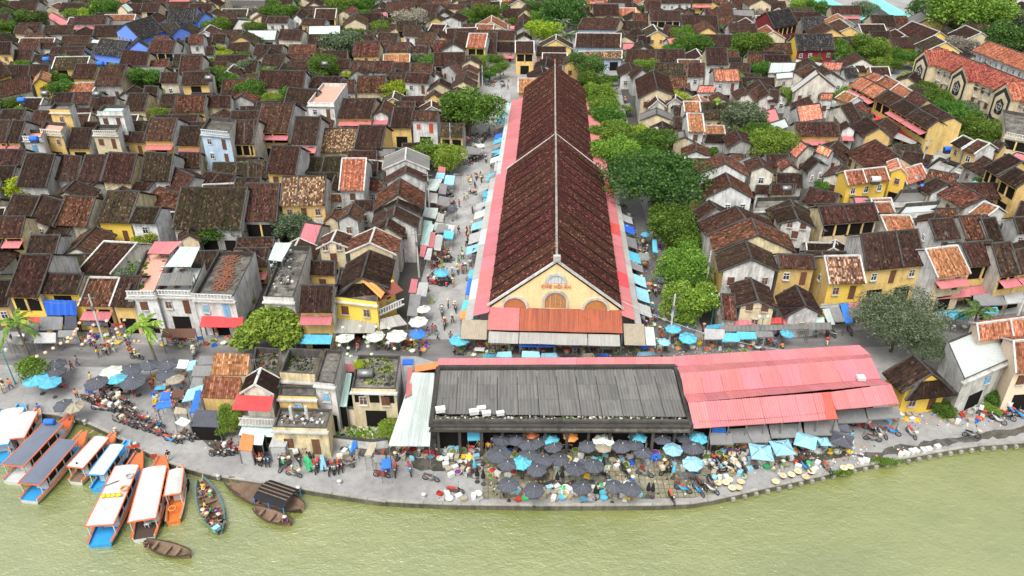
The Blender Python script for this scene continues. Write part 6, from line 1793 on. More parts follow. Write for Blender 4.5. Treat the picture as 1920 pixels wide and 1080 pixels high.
boat('tour_boat', 150, 672, 455, 322, 3.2, 'bw', 'bb', 'bg', 'slate-grey roofed boat with white side panels and bare roof')
boat('tour_boat', 400, 572, 612, 330, 2.5, 'bw', 'wood', 'bw', 'narrow orange boat with white roof and a man on its stern')
boat('tour_boat', 515, 612, 685, 372, 2.3, 'bb', 'bb', 'bw', 'small blue boat with pale roof between two larger white roofed boats', trim='bb')
B7 = boat('tour_boat', 530, 905, 745, 432, 3.5, 'bb', 'bb', 'bw', 'long white roofed boat with blue deck and yellow life jackets on top')
boat('tour_boat', 765, 872, 865, 450, 3.4, 'bw', 'dwood', 'bw', 'wide white roofed orange boat with blue waterline and a white stern chair')
boat('tour_boat', 922, 782, 962, 512, 2.1, 'bo', 'bo', 'bw', 'short orange boat with white roof and an orange life ring at the stern', roofspan=(.3, .8))
def on_boat(nm, mb, mat, lab, cat, r, x, y, z, grp=None, rz=0): 
    o = link(nm, mesh(nm, mb.v, mb.f, [mat], None, None, True), None, Q(r, x, y, z), rz); tag(o, lab, cat, grp); return o
def ring(R_=.35, t=.08):
    k = MB(); k.tube([(R_*cos(2*pi*j/14), R_*sin(2*pi*j/14), t) for j in range(15)], t, 6, 0, False); return k
on_boat('barrel', MB().tube([(-.6,0,.35),(-.55,0,.35),(.55,0,.35),(.6,0,.35)], [.2,.36,.36,.2], 12), 'tb', 'blue plastic barrel lying on a slate boat roof', 'barrel', 'P', 268, 270, WZ+2.2)
for x, y, m, l in ((690, 548, 'cw', 'white life ring on the long white boat roof'), (663, 615, 'to', 'orange life ring on the long white boat roof'), (918, 722, 'to', 'orange and white life ring on the short orange boat stern')):
    on_boat('life_ring', ring(), m, l, 'life ring', 'P', x, y, WZ+(2.2 if y < 700 else .9), 'life rings')
for i, x in enumerate((553, 583, 607, 636)): on_boat('life_jacket', MB().box((0,0,.12), (.45,.35,.2), .3), 'ty', ('first', 'second', 'third', 'last')[i]+' yellow life jacket of four in a line on the white boat roof', 'life jacket', 'P', x, 658-i*2, WZ+2.2, 'yellow life jackets')
on_boat('oar', MB().bar((-.9,-.5,.06), (.9,.7,.06), .07), 'wood', 'wooden pole lying on the long white boat roof', 'pole', 'P', 572, 600, WZ+2.2)
on_boat('plastic_chair', MB().box((0,0,.45), (.5,.5,.06)).box((0,.25,.75), (.5,.06,.6)).box((-.2,-.2,.22), (.06,.06,.44)).box((.2,-.2,.22), (.06,.06,.44)).box((.2,.2,.22), (.06,.06,.44)).box((-.2,.2,.22), (.06,.06,.44)), 'bw', 'white plastic chair on the stern of the wide white boat', 'chair', 'P', 790, 815, WZ+.5)
for x, y, l in ((686, 432, 'red flag at the bow of the long white boat'), (720, 425, 'red flag at the quay between the two white boats'), (812, 475, 'small red flag on the wide white boat bow')):
    o = empty('flag', Q('P', x, y, WZ+1.2), l, 'flag', 'boat flags'); part('flag_pole', MB().bar(V(o['o0']), V(o['o0'])+UP*1.3, .05), ['steel'], o); part('flag_cloth', MB().sheet(V(o['o0'])+V((.05,0,.8)), V(o['o0'])+V((.7,.1,.75)), V(o['o0'])+V((.7,.1,1.2)), V(o['o0'])+V((.05,0,1.25)), .3, .04, 2, 0, 0, 0, 0), ['fr'], o)
def wooden(name, r, sx, sy, bx, by, W_, mat, lab, inner='wood', thw=5, z=0, r2=None):
    s_, b_ = Q(r, sx, sy, -.3), Q(r2 or r, bx, by, -.3); d = b_-s_; d.z = 0; L = d.length
    o = empty(name, (s_.x, s_.y, WZ)); o['o0'] = [0,0,0]; o.rotation_euler = (0, 0, atan2(d.y, d.x)); n = 14; m = MB(); prof = []
    for i in range(n+1):
        t = i/n; w = W_/2*max(.12, sin(pi*(t*.92+.04))**.6); zt = .45+.5*abs(t-.5)**2*2.5; prof.append((w, zt)); x = L*t
        m.v += [(x, -w*.5, -.2), (x, -w, zt), (x, -w+.1, zt), (x, -w*.5, .02), (x, w*.5, .02), (x, w-.1, zt), (x, w, zt), (x, w*.5, -.2)]
    for i in range(n):
        for k in range(8): a, b = i*8+k, i*8+(k+1) % 8; m.f.append((a, b, b+8, a+8)); m.m.append(1 if k in (2,3,4) else 0)
    m.f += [tuple(range(8)), tuple(n*8+k for k in range(8))]; m.m += [0, 0]; part('hull', m, [mat, inner], o)
    for i in range(thw):
        j = int((i+1)*n/(thw+1)); w, zt = prof[j]; part('thwart', MB().box((L*j/n, 0, zt-.1), (.28, w*1.9, .06)), ['wood'], o)
    k = MB()
    for s in (-1, 1):
        for i in range(n): k.bar((L*i/n, s*prof[i][0], prof[i][1]), (L*(i+1)/n, s*prof[i+1][0], prof[i+1][1]), .12, .08)
    part('gunwale', k, [mat if mat != 'wood' else 'dwood'], o); tag(o, lab, 'boat', 'wooden boats'); o['L'] = L; return o
wooden('wooden_boat', 'P', 1172, 850, 1072, 575, 2.3, 'bt', 'teal-rimmed wooden boat crowded with seated people and baskets', 'wood', 6)
LB = wooden('wooden_boat', 'M', 385, 1005, -40, 856, 3.0, 'dwood', 'long dark wooden boat with black canopy, bow against the quay', 'wood', 3)
L_ = LB['L']
k = MB(); N = 6
for i in range(2):
    for j in range(N+1): a = -1+2*j/N; k.v.append((L_*(.12 if i == 0 else .52), a*1.45, 1.25+.45*(1-a*a)))
for j in range(N): k.f.append((j, j+1, N+2+j, N+1+j)); k.m.append(0)
part('canopy', k, ['tk'], LB)
for i in range(4): part('canopy_slat', MB().bar((L_*.13, -.7+.45*i, 1.66+.08), (L_*.51, -.7+.45*i, 1.66+.08), .09), ['wood'], LB)
for x in (.13, .32, .51):
    for s in (-1, 1): part('canopy_post', MB().bar((L_*x, s*1.4, .3), (L_*x, s*1.4, 1.3), .08), ['bb'], LB)
for i in range(12):
    x = L_*(.56+.025*i); part('deck_plank', MB().box((x, 0, .42), (.3, 2.7-.13*i, .05)), ['wood'], LB)
wooden('sampan', 'M', 110, 1008, 318, 1086, 1.5, 'wood', 'small wooden rowing boat with woman in conical hat beside the dark boat', 'wood', 3)
wooden('sampan', 'P', 778, 908, 1015, 972, 1.5, 'wood', 'small wooden rowing boat drifting alone in front of the white boats', 'wood', 3)

# ---------------------------------------------------------------- people
def skin(name, pts, edges, mat, sub=1):
    me = bpy.data.meshes.new(name); me.from_pydata([p[:3] for p in pts], edges, []); o = bpy.data.objects.new(name, me); COL.objects.link(o)
    md = o.modifiers.new('s', 'SKIN'); md.use_smooth_shade = True
    for v, p in zip(me.skin_vertices[0].data, pts): v.radius = (p[3], p[4] if len(p) > 4 else p[3])
    me.skin_vertices[0].data[0].use_root = True
    if sub: o.modifiers.new('u', 'SUBSURF').levels = sub
    bpy.context.view_layer.update(); r = bpy.data.meshes.new_from_object(o.evaluated_get(bpy.context.evaluated_depsgraph_get())); bpy.data.objects.remove(o)
    r.name = name; r.materials.clear(); r.materials.append(M(mat)); return r
def person_proto(pose):
    """joints: pelvis, chest, neck, head top; arms; legs.  faces -y"""
    if pose == 'stand': pv, lean, kneeF, ft, hand = .86, 0, [(.0, .45), (.02, .45)], [(0, .05), (0, .05)], [(-.08, .72), (-.05, .74)]
    elif pose == 'walk': pv, lean, kneeF, ft, hand = .84, -.05, [(-.14, .46), (.05, .44)], [(-.22, .05), (.28, .10)], [(.18, .80), (-.26, .84)]
    elif pose == 'squat': pv, lean, kneeF, ft, hand = .28, -.12, [(-.34, .46), (-.34, .46)], [(-.22, .05), (-.22, .05)], [(-.42, .42), (-.45, .40)]
    else: pv, lean, kneeF, ft, hand = .46, -.06, [(-.42, .48), (-.42, .48)], [(-.40, .05), (-.40, .05)], [(-.45, .62), (-.42, .64)]
    ch = pv+.40; P_ = [(0, 0, pv, .13, .10), (0, lean*.6, pv+.22, .115, .09), (0, lean, ch, .15, .10), (0, lean*1.2, ch+.14, .05), (0, lean*1.3-.015, ch+.25, .082, .09), (0, lean*1.3-.02, ch+.36, .07)]; E = [(0,1),(1,2),(2,3),(3,4),(4,5)]
    P_.append((0, lean*1.3-.105, ch+.25, .02)); E.append((4, 6))     # nose
    sh, tr = [(0, 0, pv-.02, .14, .12), (0, lean*.6, pv+.22, .13, .105), (0, lean, ch, .165, .115), (0, lean*1.1, ch+.06, .09)], [(0, 0, pv+.02, .145, .12)]; she, tre = [(0,1),(1,2),(2,3)], []
    for s, (ky, kz), (fy, fz), (hy, hz) in zip((-1, 1), kneeF, ft, hand):
        b = len(P_); P_ += [(s*.10, 0, pv-.06, .085), (s*.12, ky, kz, .06), (s*.12, fy, fz+.06, .038), (s*.13, fy-.12, fz-.01, .035)]; E += [(0, b), (b, b+1), (b+1, b+2), (b+2, b+3)]
        el = ((s*.26), (lean+hy)/2+.05, (ch+hz)/2)
        b = len(P_); P_ += [(s*.17, lean, ch+.02, .055), (*el, .042), (s*.24, hy, hz, .03), (s*.235, hy-.05, hz-.07, .034)]; E += [(2, b), (b, b+1), (b+1, b+2), (b+2, b+3)]
        b = len(P_); P_ += [(s*.20, hy-.075, hz-.02, .012), (s*.24, hy-.06, hz-.14, .014)]; E += [(b-1, b), (b-1, b+1)]
        c = len(sh); sh += [(s*.18, lean, ch+.02, .07), (el[0], el[1], el[2]+.02, .056)]; she += [(2, c), (c, c+1)]
        c = len(tr); tr += [(s*.105, 0, pv-.07, .10), (s*.12, ky, kz, .075), (s*.12, fy, fz+.10, .055)]; tre += [(0, c), (c, c+1), (c+1, c+2)]
    body = link('person', skin('person', P_, E, 'skin')); link('shirt', skin('shirt', sh, she, 'tb'), body); link('trousers', skin('trousers', tr, tre, 'black'), body)
    hy = lean*1.3-.02; hz = ch+.30
    link('hair', mesh('hair', MB().lathe((0, hy+.02, hz-.09), [(.075, 0), (.105, .06), (.098, .13), (.05, .175), (.01, .185)], 9).v, MB().lathe((0,0,0), [(.1,0),(.1,.1),(.1,.2),(.1,.3),(.1,.4)], 9).f, ['hair'], None, None, True), body)
    return body, hy, hz
HATM = mesh('conical_hat', MB().lathe((0,0,0), [(.235, 0), (.12, .09), (.01, .17)], 12).v, MB().lathe((0,0,0), [(.235,0),(.12,.09),(.01,.17)], 12).f, ['straw'])
CAPM = mesh('helmet', MB().lathe((0,0,0), [(.12, -.06), (.135, .02), (.11, .10), (.04, .135)], 10).v, MB().lathe((0,0,0), [(.1,0),(.1,.1),(.1,.2),(.1,.3)], 10).f, ['foam'], None, None, True)
PP = {}
SHIRT = dict(red='fr', white='tw', blue='tb', pink='tp', purple='tu', black='tk', green='tG', grey='tg', yellow='ty', cyan='tc', orange='to', brown='tm')
POSEN = dict(stand='standing', walk='walking', squat='crouching', sit='seated')
NPEOPLE = [0]; seen = {}
def person(px, py, pose='stand', rz=None, shirt=None, trs=None, hat=None, z=0.0, zn=None, lab=None):
    r = R; p = G(px, py, z); zn = zn or zone(px, py)
    if pose not in PP: PP[pose] = person_proto(pose); fresh = True
    else: fresh = False
    body, hy, hz = PP[pose]
    for _ in range(12):
        s_ = shirt or r.choice(list(SHIRT)); t_ = trs or r.choice(['black', 'blue', 'tan', 'grey', 'white']); h_ = hat if hat is not None else r.choice(['hat', 'hat', '', '', 'helmet' if pose == 'sit' else '', ''])
        if (zn, s_, t_, h_, pose) not in seen: break
    seen[(zn, s_, t_, h_, pose)] = 1
    o = body if fresh else dup(body, (0, 0, 0))
    for ch in kids(o):
        k_ = ch.name.split('.')[0]
        if k_ == 'shirt': remat(ch, SHIRT[s_])
        if k_ == 'trousers': remat(ch, dict(black='black', blue='td', tan='tt', grey='tg', white='tw')[t_])
    o.location = p; o.rotation_euler = (0, 0, r.uniform(0, 6.3) if rz is None else rz); sc = r.uniform(.95, 1.07); o.scale = (sc,)*3
    for k_ in ('label', 'category', 'group'):
        if k_ in o: del o[k_]
    if h_ == 'hat': link('conical_hat', HATM, o, (0, hy, hz+.0))
    if h_ == 'helmet': link('helmet', CAPM, o, (0, hy, hz-.02)); 
    hw_ = {'hat': ' and conical hat', 'helmet': ' and white helmet', '': ''}[h_]
    tag(o, lab or f"{POSEN[pose]} person in {s_} shirt, {t_} trousers{hw_} {zn}", 'person', 'people at the market'); NPEOPLE[0] += 1; return o
# ---------------------------------------------------------------- motorbikes
def bike_proto():
    o = empty('motorbike', (0, 0, 0)); del o['o0']
    def wheel(y):
        k = MB(); k.tube([(0, y+.27*cos(2*pi*j/14), .29+.27*sin(2*pi*j/14)) for j in range(15)], .045, 6, 0, False); w = link('wheel', mesh('wheel', k.v, k.f, ['rubber']), o)
        k = MB()
        for j in range(5): k.bar((0, y, .29), (0, y+.25*cos(2*pi*j/5), .29+.25*sin(2*pi*j/5)), .025)
        k.tube([(-.06, y, .29), (.06, y, .29)], .05, 6); link('spokes', mesh('spokes', k.v, k.f, ['steel']), w)
    wheel(-.62); wheel(.62)
    k = MB(); k.tube([(0,-.42,.80),(0,-.40,.62),(0,-.22,.42),(0,.05,.38),(0,.25,.52),(0,.55,.70),(0,.85,.78)], [.10,.15,.13,.15,.17,.14,.05], 8); link('fairing', mesh('fairing', k.v, k.f, ['bo'], None, None, True), o)
    k = MB(); k.hexa([(-.13,-.05,.70),(.13,-.05,.70),(.12,.72,.80),(-.12,.72,.80),(-.10,-.02,.80),(.10,-.02,.80),(.10,.70,.88),(-.10,.70,.88)]); link('seat', mesh('seat', k.v, k.f, ['black']), o)
    k = MB(); k.bar((0,-.62,.29),(0,-.42,.92), .06).bar((-.30,-.34,1.0),(.30,-.34,1.0), .035).bar((-.3,-.34,1.0),(-.34,-.30,1.2), .02).bar((.3,-.34,1.0),(.34,-.30,1.2), .02); link('fork', mesh('fork', k.v, k.f, ['steel']), o)
    k = MB().lathe((0,0,0), [(.02,-.06),(.09,0),(.07,.05)], 8); h = link('headlight', mesh('headlight', [(x, -.46-z, .90+y) for x, y, z in k.v], k.f, ['foam']), o)
    k = MB(); k.box((-.36,-.30,1.22),(.12,.03,.08)).box((.36,-.30,1.22),(.12,.03,.08)); link('mirror', mesh('mirror', k.v[:8], k.f[:6], ['black']), o); link('mirror', mesh('mirror', k.v[8:], [tuple(i-8 for i in f) for f in k.f[6:]], ['black']), o)
    k = MB(); k.box((0,0,.30),(.22,.34,.22)); link('engine', mesh('engine', k.v, k.f, ['steel']), o); k = MB().tube([(.14,.1,.25),(.16,.7,.36)], [.03,.05], 6); link('exhaust', mesh('exhaust', k.v, k.f, ['steel']), o)
    return o
BK = None; BC = dict(red='deepred', blue='bb', black='black', white='bw', silver='steel', grey='tg', brown='tm'); bseen = {}
def bike(px, py, rz, col=None, extra=None, z=0, lab=None):
    global BK
    p = G(px, py, z); zn = zone(px, py)
    if BK is None: BK = bike_proto(); o = BK
    else: o = dup(BK, (0, 0, 0))
    kids(o)
    for k_ in ('label', 'category', 'group'):
        if k_ in o: del o[k_]
    for _ in range(10):
        c = col or R.choice(list(BC)+['black', 'silver', 'black', 'grey']); s_ = R.choice(['black', 'brown', 'red']); e = extra if extra is not None else R.choice(['', '', '', '', 'basket', 'load'])
        if (zn, c, s_, e) not in bseen: break
    bseen[(zn, c, s_, e)] = 1
    for ch in kids(o):
        n_ = ch.name.split('.')[0]
        if n_ == 'fairing': remat(ch, BC[c])
        if n_ == 'seat': remat(ch, dict(black='black', brown='tm', red='fr')[s_])
    if e == 'basket': link('front_basket', BASKM, o, (0, -.62, .82), 0, (.55, .55, .8))
    if e == 'load': link('load', mesh('load', MB().box((0,.62,1.06),(.5,.42,.36)).v, MB().box((0,0,0),(1,1,1)).f, [R.choice(['foam','tm','straw','tg'])]), o)
    if e[:5] == 'cover':
        k = MB().hexa([(-.36,-.75,.25),(.36,-.75,.25),(.36,.85,.3),(-.36,.85,.3),(-.2,-.45,1.15),(.2,-.45,1.15),(.14,.8,.92),(-.14,.8,.92)]); link('rain_cover', mesh('rain_cover', k.v, k.f, [e[6:]]), o)
    o.location = p; o.rotation_euler = (0, 0, rz); o.scale = (1.08,)*3
    ex = {'': '', 'basket': ' and front basket', 'load': ' carrying a box'}.get(e, f" under {CN.get(e[6:], '')} cover")
    tag(o, lab or f"{c} motorbike with {s_} seat{ex} {zn}", 'motorbike', 'motorbikes on the market streets'); return o
# ---------------------------------------------------------------- goods
BASKM = mesh('basket', MB().lathe((0,0,0), [(.26, 0), (.36, .26), (.38, .28), (.33, .27), (.27, .20), (.02, .19)], 12).v, MB().lathe((0,0,0), [(.1,0)]*6, 12).f, ['straw'])
k = MB().lathe((0,0,0), [(.33, .22), (.30, .30), (.2, .37), (.05, .42)], 9); k.v = [(x+.03*sin(i*7), y+.03*cos(i*5), z+.035*sin(i*3.7)) for i, (x, y, z) in enumerate(k.v)]
PRODM = mesh('produce', k.v, k.f, ['lA']); BASNM = mesh('basin', MB().lathe((0,0,0), [(.28, 0), (.42, .20), (.44, .21), (.40, .20), (.27, .04), (.02, .035)], 14).v, MB().lathe((0,0,0), [(.1,0)]*6, 14).f, ['tc'], None, None, True)
k = MB(); k.box((0,0,.03),(.62,.42,.05)); 
for x, y, a, b in ((-.3,0,.03,.42),(.3,0,.03,.42),(0,-.2,.6,.03),(0,.2,.6,.03)): k.box((x, y, .17), (a, b, .3))
CRATM = mesh('crate', k.v, k.f, ['ty']); k = MB().box((0,0,.2),(.66,.46,.40)).box((0,0,.43),(.70,.50,.06)); FOAMM = mesh('foam_box', k.v, k.f, ['foam'])
TRAYM = mesh('drying_tray', MB().lathe((0,0,.35), [(.02, -.02), (.38, 0), (.42, .06), (.36, .055), (.02, .045)], 18).v, MB().lathe((0,0,0), [(.1,0)]*5, 18).f, ['straw'])
STANM = mesh('stand', MB().lathe((0,0,0), [(.22, 0), (.26, .35)], 8).v, MB().lathe((0,0,0), [(.22, 0), (.26, .35)], 8).f, ['dwood'])
DEF['dry'] = lambda: plain('drying_noodles', (.72,.42,.10), .8, .1, .2, 0, .25, 6)
k = MB(); k.box((0,0,.72),(1.3,.8,.05))
for sx in (-.6, .6):
    for sy in (-.35, .35): k.box((sx, sy, .35), (.05,.05,.7))
TABM = mesh('table_top', k.v[:8], k.f[:6], ['foam']); LEGM = mesh('leg', MB().box((0,0,.35),(.05,.05,.7)).v, MB().box((0,0,0),(1,1,1)).f, ['steel'])
k = MB().box((0,0,.42),(.4,.4,.05)).box((0,.19,.62),(.4,.04,.4))
CHRM = mesh('plastic_chair', MB().box((0,0,.40),(.4,.4,.05)).v, MB().box((0,0,0),(1,1,1)).f, ['fr']); CHBM = mesh('backrest', MB().box((0,.19,.62),(.4,.04,.4)).v, MB().box((0,0,0),(1,1,1)).f, ['fr']); CHLM = mesh('leg', MB().box((0,0,.19),(.04,.04,.38)).v, MB().box((0,0,0),(1,1,1)).f, ['fr'])
GC = dict(lA=('green vegetables', 'lA'), lE=('dark greens', 'lE'), to=('oranges', 'to'), ty=('yellow fruit', 'ty'), fr=('red produce', 'fr'), tw=('white roots', 'tw'), tm=('brown roots', 'tm'), tu=('purple produce', 'tu'))
CNT = {}
def goods(px, py, kind, z=0, mat=None, zn=None, lab=None):
    if CNT.get(kind, 0) >= 285: return
    CNT[kind] = CNT.get(kind, 0)+1
    p = G(px, py, z); zn = zn or zone(px, py); rz = R.uniform(0, 6.3)
    if kind == 'basket':
        o = link('basket', BASKM, None, p, rz); g = mat or R.choice(list(GC)); c = link('produce', PRODM, o); remat(c, GC[g][1]); tag(o, lab or f"round basket of {GC[g][0]} {zn}", 'basket', 'baskets of produce'); s = R.uniform(.9, 1.35)
        o.scale = (s, s, s)
    elif kind == 'basin': m = mat or R.choice(['tc','fr','tG','tw','tw','tt','tz','tw']); o = link('basin', BASNM, None, p, rz); remat(o, m); tag(o, lab or f"{ {'fr': 'red', 'tp': 'pink'}.get(m) or CN[m]} plastic basin {zn}", 'basin', 'plastic basins')
    elif kind == 'crate': m = mat or R.choice(['ty','tb','fr','tt','tt','tz','tw','tw']); o = link('crate', CRATM, None, p, rz); remat(o, m); tag(o, lab or f"{'red' if m == 'fr' else CN[m]} plastic crate {zn}", 'crate', 'plastic crates')
    elif kind == 'foam': m = mat or R.choice(['foam','foam','tt','tl']); o = link('foam_box', FOAMM, None, p, rz); remat(o, m); tag(o, lab or f"{ {'foam': 'white', 'tt': 'tan', 'tl': 'light blue'}[m]} lidded fish box {zn}", 'box', 'lidded fish boxes')
    elif kind == 'tray':
        o = empty('drying_tray', p); link('tray', TRAYM, o); c = link('drying_food', PRODM, o, (0, 0, .36), 0, (1.05, 1.05, .1)); remat(c, 'dry'); link('stand', STANM, o); tag(o, lab or f"round tray of yellow noodles drying {zn}", 'tray', 'drying trays')
    elif kind == 'table':
        o = empty('stall_table', p); o.rotation_euler = (0, 0, R.uniform(-.2, .2)); c = link('table_top', TABM, o); remat(c, R.choice(['foam','tb','wood','tc','tt']))
        for sx in (-.58, .58):
            for sy in (-.33, .33): link('leg', LEGM, o, (sx, sy, 0))
        tag(o, lab or f"low market table {zn}", 'table', 'stall tables')
        for i in range(3): goods(px+R.uniform(-5, 5), py-7+R.uniform(-2, 2), R.choice(['basket','crate']), 0 if False else .0, None, zn) if False else None
    elif kind == 'chair':
        o = empty('plastic_chair', p); m = mat or R.choice(['fr','tb','tp']); o.rotation_euler = (0, 0, rz)
        remat(link('seat', CHRM, o), m); remat(link('backrest', CHBM, o), m)
        for sx in (-.17, .17):
            for sy in (-.17, .17): remat(link('leg', CHLM, o, (sx, sy, 0)), m)
        tag(o, lab or f"{ {'fr': 'red', 'tp': 'pink', 'tb': 'blue'}[m]} plastic chair {zn}", 'chair', 'plastic chairs')
    return o
def scatter(x0, y0, x1, y1, **kw):
    placed = []
    y1 = min(y1, edge_y(x0)-4, edge_y(x1)-4) if y1 > 760 else y1
    for kind, n in kw.items():
        if kind == 'people': n = int(n*.66+.5)
        for _ in range(n):
            for _t in range(14):
                x, y = R.uniform(x0, x1), R.uniform(y0, y1); g_ = G(x, y, 0)
                if all((g_.x-a)**2+(g_.y-b)**2 > .36 for a, b in placed): break
            placed.append((g_.x, g_.y))
            if kind == 'people': person(x, y, R.choice(['stand', 'squat', 'squat', 'walk', 'stand']))
            elif kind == 'bikes': bike(x, y, R.uniform(0, 6.3))
            else: goods(x, y, kind)
scatter(915, 815, 1110, 895, foam=18, crate=16, basket=26, basin=14, people=18, table=4)
scatter(1110, 812, 1325, 885, foam=20, crate=18, basket=22, basin=10, people=16, table=5)
scatter(958, 915, 1120, 938, foam=16, basin=24, crate=6, people=7)
scatter(1125, 905, 1200, 938, foam=8, basin=8, crate=3, people=3)
scatter(835, 838, 900, 895, foam=18, crate=7, basket=5, people=3, bikes=2)
scatter(745, 838, 830, 862, foam=5, crate=5, basin=5, people=5, bikes=3)
scatter(1400, 868, 1540, 885, foam=6, basin=5, people=5)
scatter(560, 850, 760, 880, people=5, bikes=2)
scatter(820, 925, 900, 940, foam=4, crate=3, basin=3)
scatter(1345, 830, 1490, 865, foam=16, basket=14, crate=8, people=11)
scatter(1490, 825, 1600, 850, foam=12, basket=12, crate=6, people=12, basin=6)
scatter(1330, 865, 1400, 900, foam=10, people=6, crate=4, bikes=3)
scatter(1660, 775, 1720, 795, foam=8, crate=5, people=2)
scatter(1780, 755, 1850, 795, foam=8, crate=5, basin=4)
scatter(862, 645, 1010, 668, basket=20, people=13, table=4, crate=4)
scatter(1010, 640, 1230, 662, basket=26, people=15, table=5, crate=4)
scatter(1235, 622, 1400, 662, basket=24, people=15, crate=5, bikes=3)
scatter(1400, 628, 1470, 658, people=5, bikes=5, basket=5)
scatter(1212, 520, 1262, 620, basket=20, people=7, bikes=2)
scatter(1200, 420, 1250, 520, basket=16, people=8, bikes=3)
scatter(1180, 440, 1200, 600, people=5, bikes=4, basket=5)
scatter(1165, 300, 1190, 420, bikes=6, people=3)
scatter(1150, 170, 1165, 300, bikes=6, people=2)
scatter(1500, 622, 1600, 636, people=3, bikes=3)
scatter(1760, 600, 1915, 622, people=9, basket=8)
scatter(150, 628, 250, 652, basket=8, people=8, crate=5)
scatter(290, 632, 450, 650, people=8, basket=8, crate=5, bikes=4)
scatter(-5, 630, 90, 650, people=3, basket=3, crate=2)
scatter(650, 632, 770, 648, people=6, basket=6, chair=6)
scatter(755, 640, 802, 662, basket=14, people=3, bikes=2)
scatter(160, 715, 290, 745, chair=20, table=6, people=7)
scatter(290, 690, 350, 770, people=9, basket=8, crate=8, table=3, chair=5)
scatter(70, 705, 125, 728, chair=10, table=3, people=2)
scatter(820, 330, 850, 420, basket=10, people=7, bikes=8)
scatter(800, 430, 838, 520, basket=14, people=7, bikes=6)
scatter(780, 530, 810, 600, basket=6, people=3)
scatter(845, 640, 880, 665, basket=8, people=4)
scatter(880, 420, 900, 560, bikes=5, people=4)
scatter(862, 255, 905, 305, bikes=14, people=2)
scatter(835, 440, 885, 620, people=14)
scatter(870, 300, 920, 420, people=10, bikes=3)
scatter(915, 170, 945, 255, people=8)
scatter(905, 150, 950, 165, people=5, bikes=5)
scatter(1700, 430, 1760, 470, people=3)
scatter(1735, 330, 1900, 375, people=4, bikes=4)
scatter(455, 835, 620, 850, crate=3, foam=3)
scatter(640, 835, 700, 858, foam=5, crate=2)
for x, y in ((215,700),(237,750),(200,845),(135,862),(215,890),(252,888),(502,822),(548,815),(585,798),(628,828),(660,798),(460,855),(842,778),(878,772),(180,860),(265,855)): goods(*rg('O', x, y+8), 'tray')
for r_, L_ in (('O', [(940,745),(970,738),(1165,705),(1195,700),(1225,690),(1250,685),(1290,682),(1320,675),(1370,662)]),):
    for x, y in L_: goods(*rg(r_, x, y), 'foam', 0, 'foam')
# riders and walkers on the open streets
for r_, L_ in (('J', [(1400,893,'walk'),(1435,868,'walk'),(1455,880,'stand'),(1470,915,'walk'),(1578,800,'walk'),(1580,535,'stand'),(1680,150,'stand'),(1703,150,'stand'),(1645,310,'walk'),(1622,365,'walk'),(1705,390,'stand'),(1640,800,'stand'),(1100,990,'walk'),(1118,1000,'walk'),(1145,1000,'walk'),(890,1000,'walk'),(1650,425,'walk'),(1672,425,'stand')]),
               ('F', [(1612,550,'walk'),(1636,548,'walk'),(1707,555,'stand'),(1585,685,'walk'),(1605,668,'walk'),(1548,730,'walk'),(1700,620,'walk'),(1836,320,'stand'),(1816,270,'walk')]),
               ('I', [(590,860,'stand'),(620,840,'walk'),(640,848,'walk'),(660,832,'walk'),(682,828,'walk'),(575,808,'stand'),(435,935,'walk'),(465,910,'walk'),(70,1050,'walk'),(20,1075,'stand'),(790,850,'walk'),(775,840,'stand')]),
               ('P', [(205,200,'squat'),(905,465,'stand'),(618,322,'squat'),(415,135,'stand'),(1240,340,'walk'),(25,85,'stand')]),
               ('N', [(95,275,'stand'),(5,330,'stand'),(268,640,'stand'),(490,170,'stand')]),
               ('K', [(55,85,'stand'),(80,85,'stand'),(28,260,'walk'),(30,365,'stand'),(52,360,'stand'),(1270,95,'walk'),(1315,155,'stand'),(1245,225,'stand'),(1355,330,'walk'),(1315,440,'walk'),(1388,770,'stand'),(1385,850,'walk'),(1450,810,'stand')]),
               ('B', [(1840,665,'walk'),(1890,670,'walk'),(1892,620,'walk'),(1855,575,'walk'),(1760,795,'walk'),(1788,795,'walk'),(1790,1035,'walk')]),
               ('O', [(748,82,'stand')])):
    for x, y, ps_ in L_: person(*rg(r_, x, y), ps_)
person(1549, 648, 'stand', None, 'red', 'white', '', lab='person in red shirt and white trousers standing by the pink roof corner')
for r_, L_ in (('J', [(1500,740,.1),(1520,825,0),(1595,705,.2),(1575,460,.1),(1612,430,.2),(1690,205,.3),(1720,235,.4)]), ('K', [(1300,500,.1),(1415,510,.2),(1395,640,0),(1350,660,.4),(1350,770,-.4),(1385,760,.1),(1270,355,.1)]), ('F', [(1668,525,.1),(1738,400,.1),(1715,800,.3)]), ('M', [(335,820,1.3),(285,775,2.6)]), ('I', [(820,870,1.4),(1160,850,.2)]), ('C', [(845,770,.1)])):
    for x, y, a in L_:
        px, py = rg(r_, x, y); b_ = bike(px, py, a); zn_ = zone(px, py); p_ = b_.location
        q_ = person(px, py, 'sit', a, None, None, R.choice(['helmet', 'helmet', 'hat']), 0); q_.location = V((p_.x, p_.y, 0))+V((-sin(a)*.15, cos(a)*.15, .42)); q_['label'] = q_['label'].replace('seated person', 'motorbike rider'); q_['group'] = 'motorbike riders'
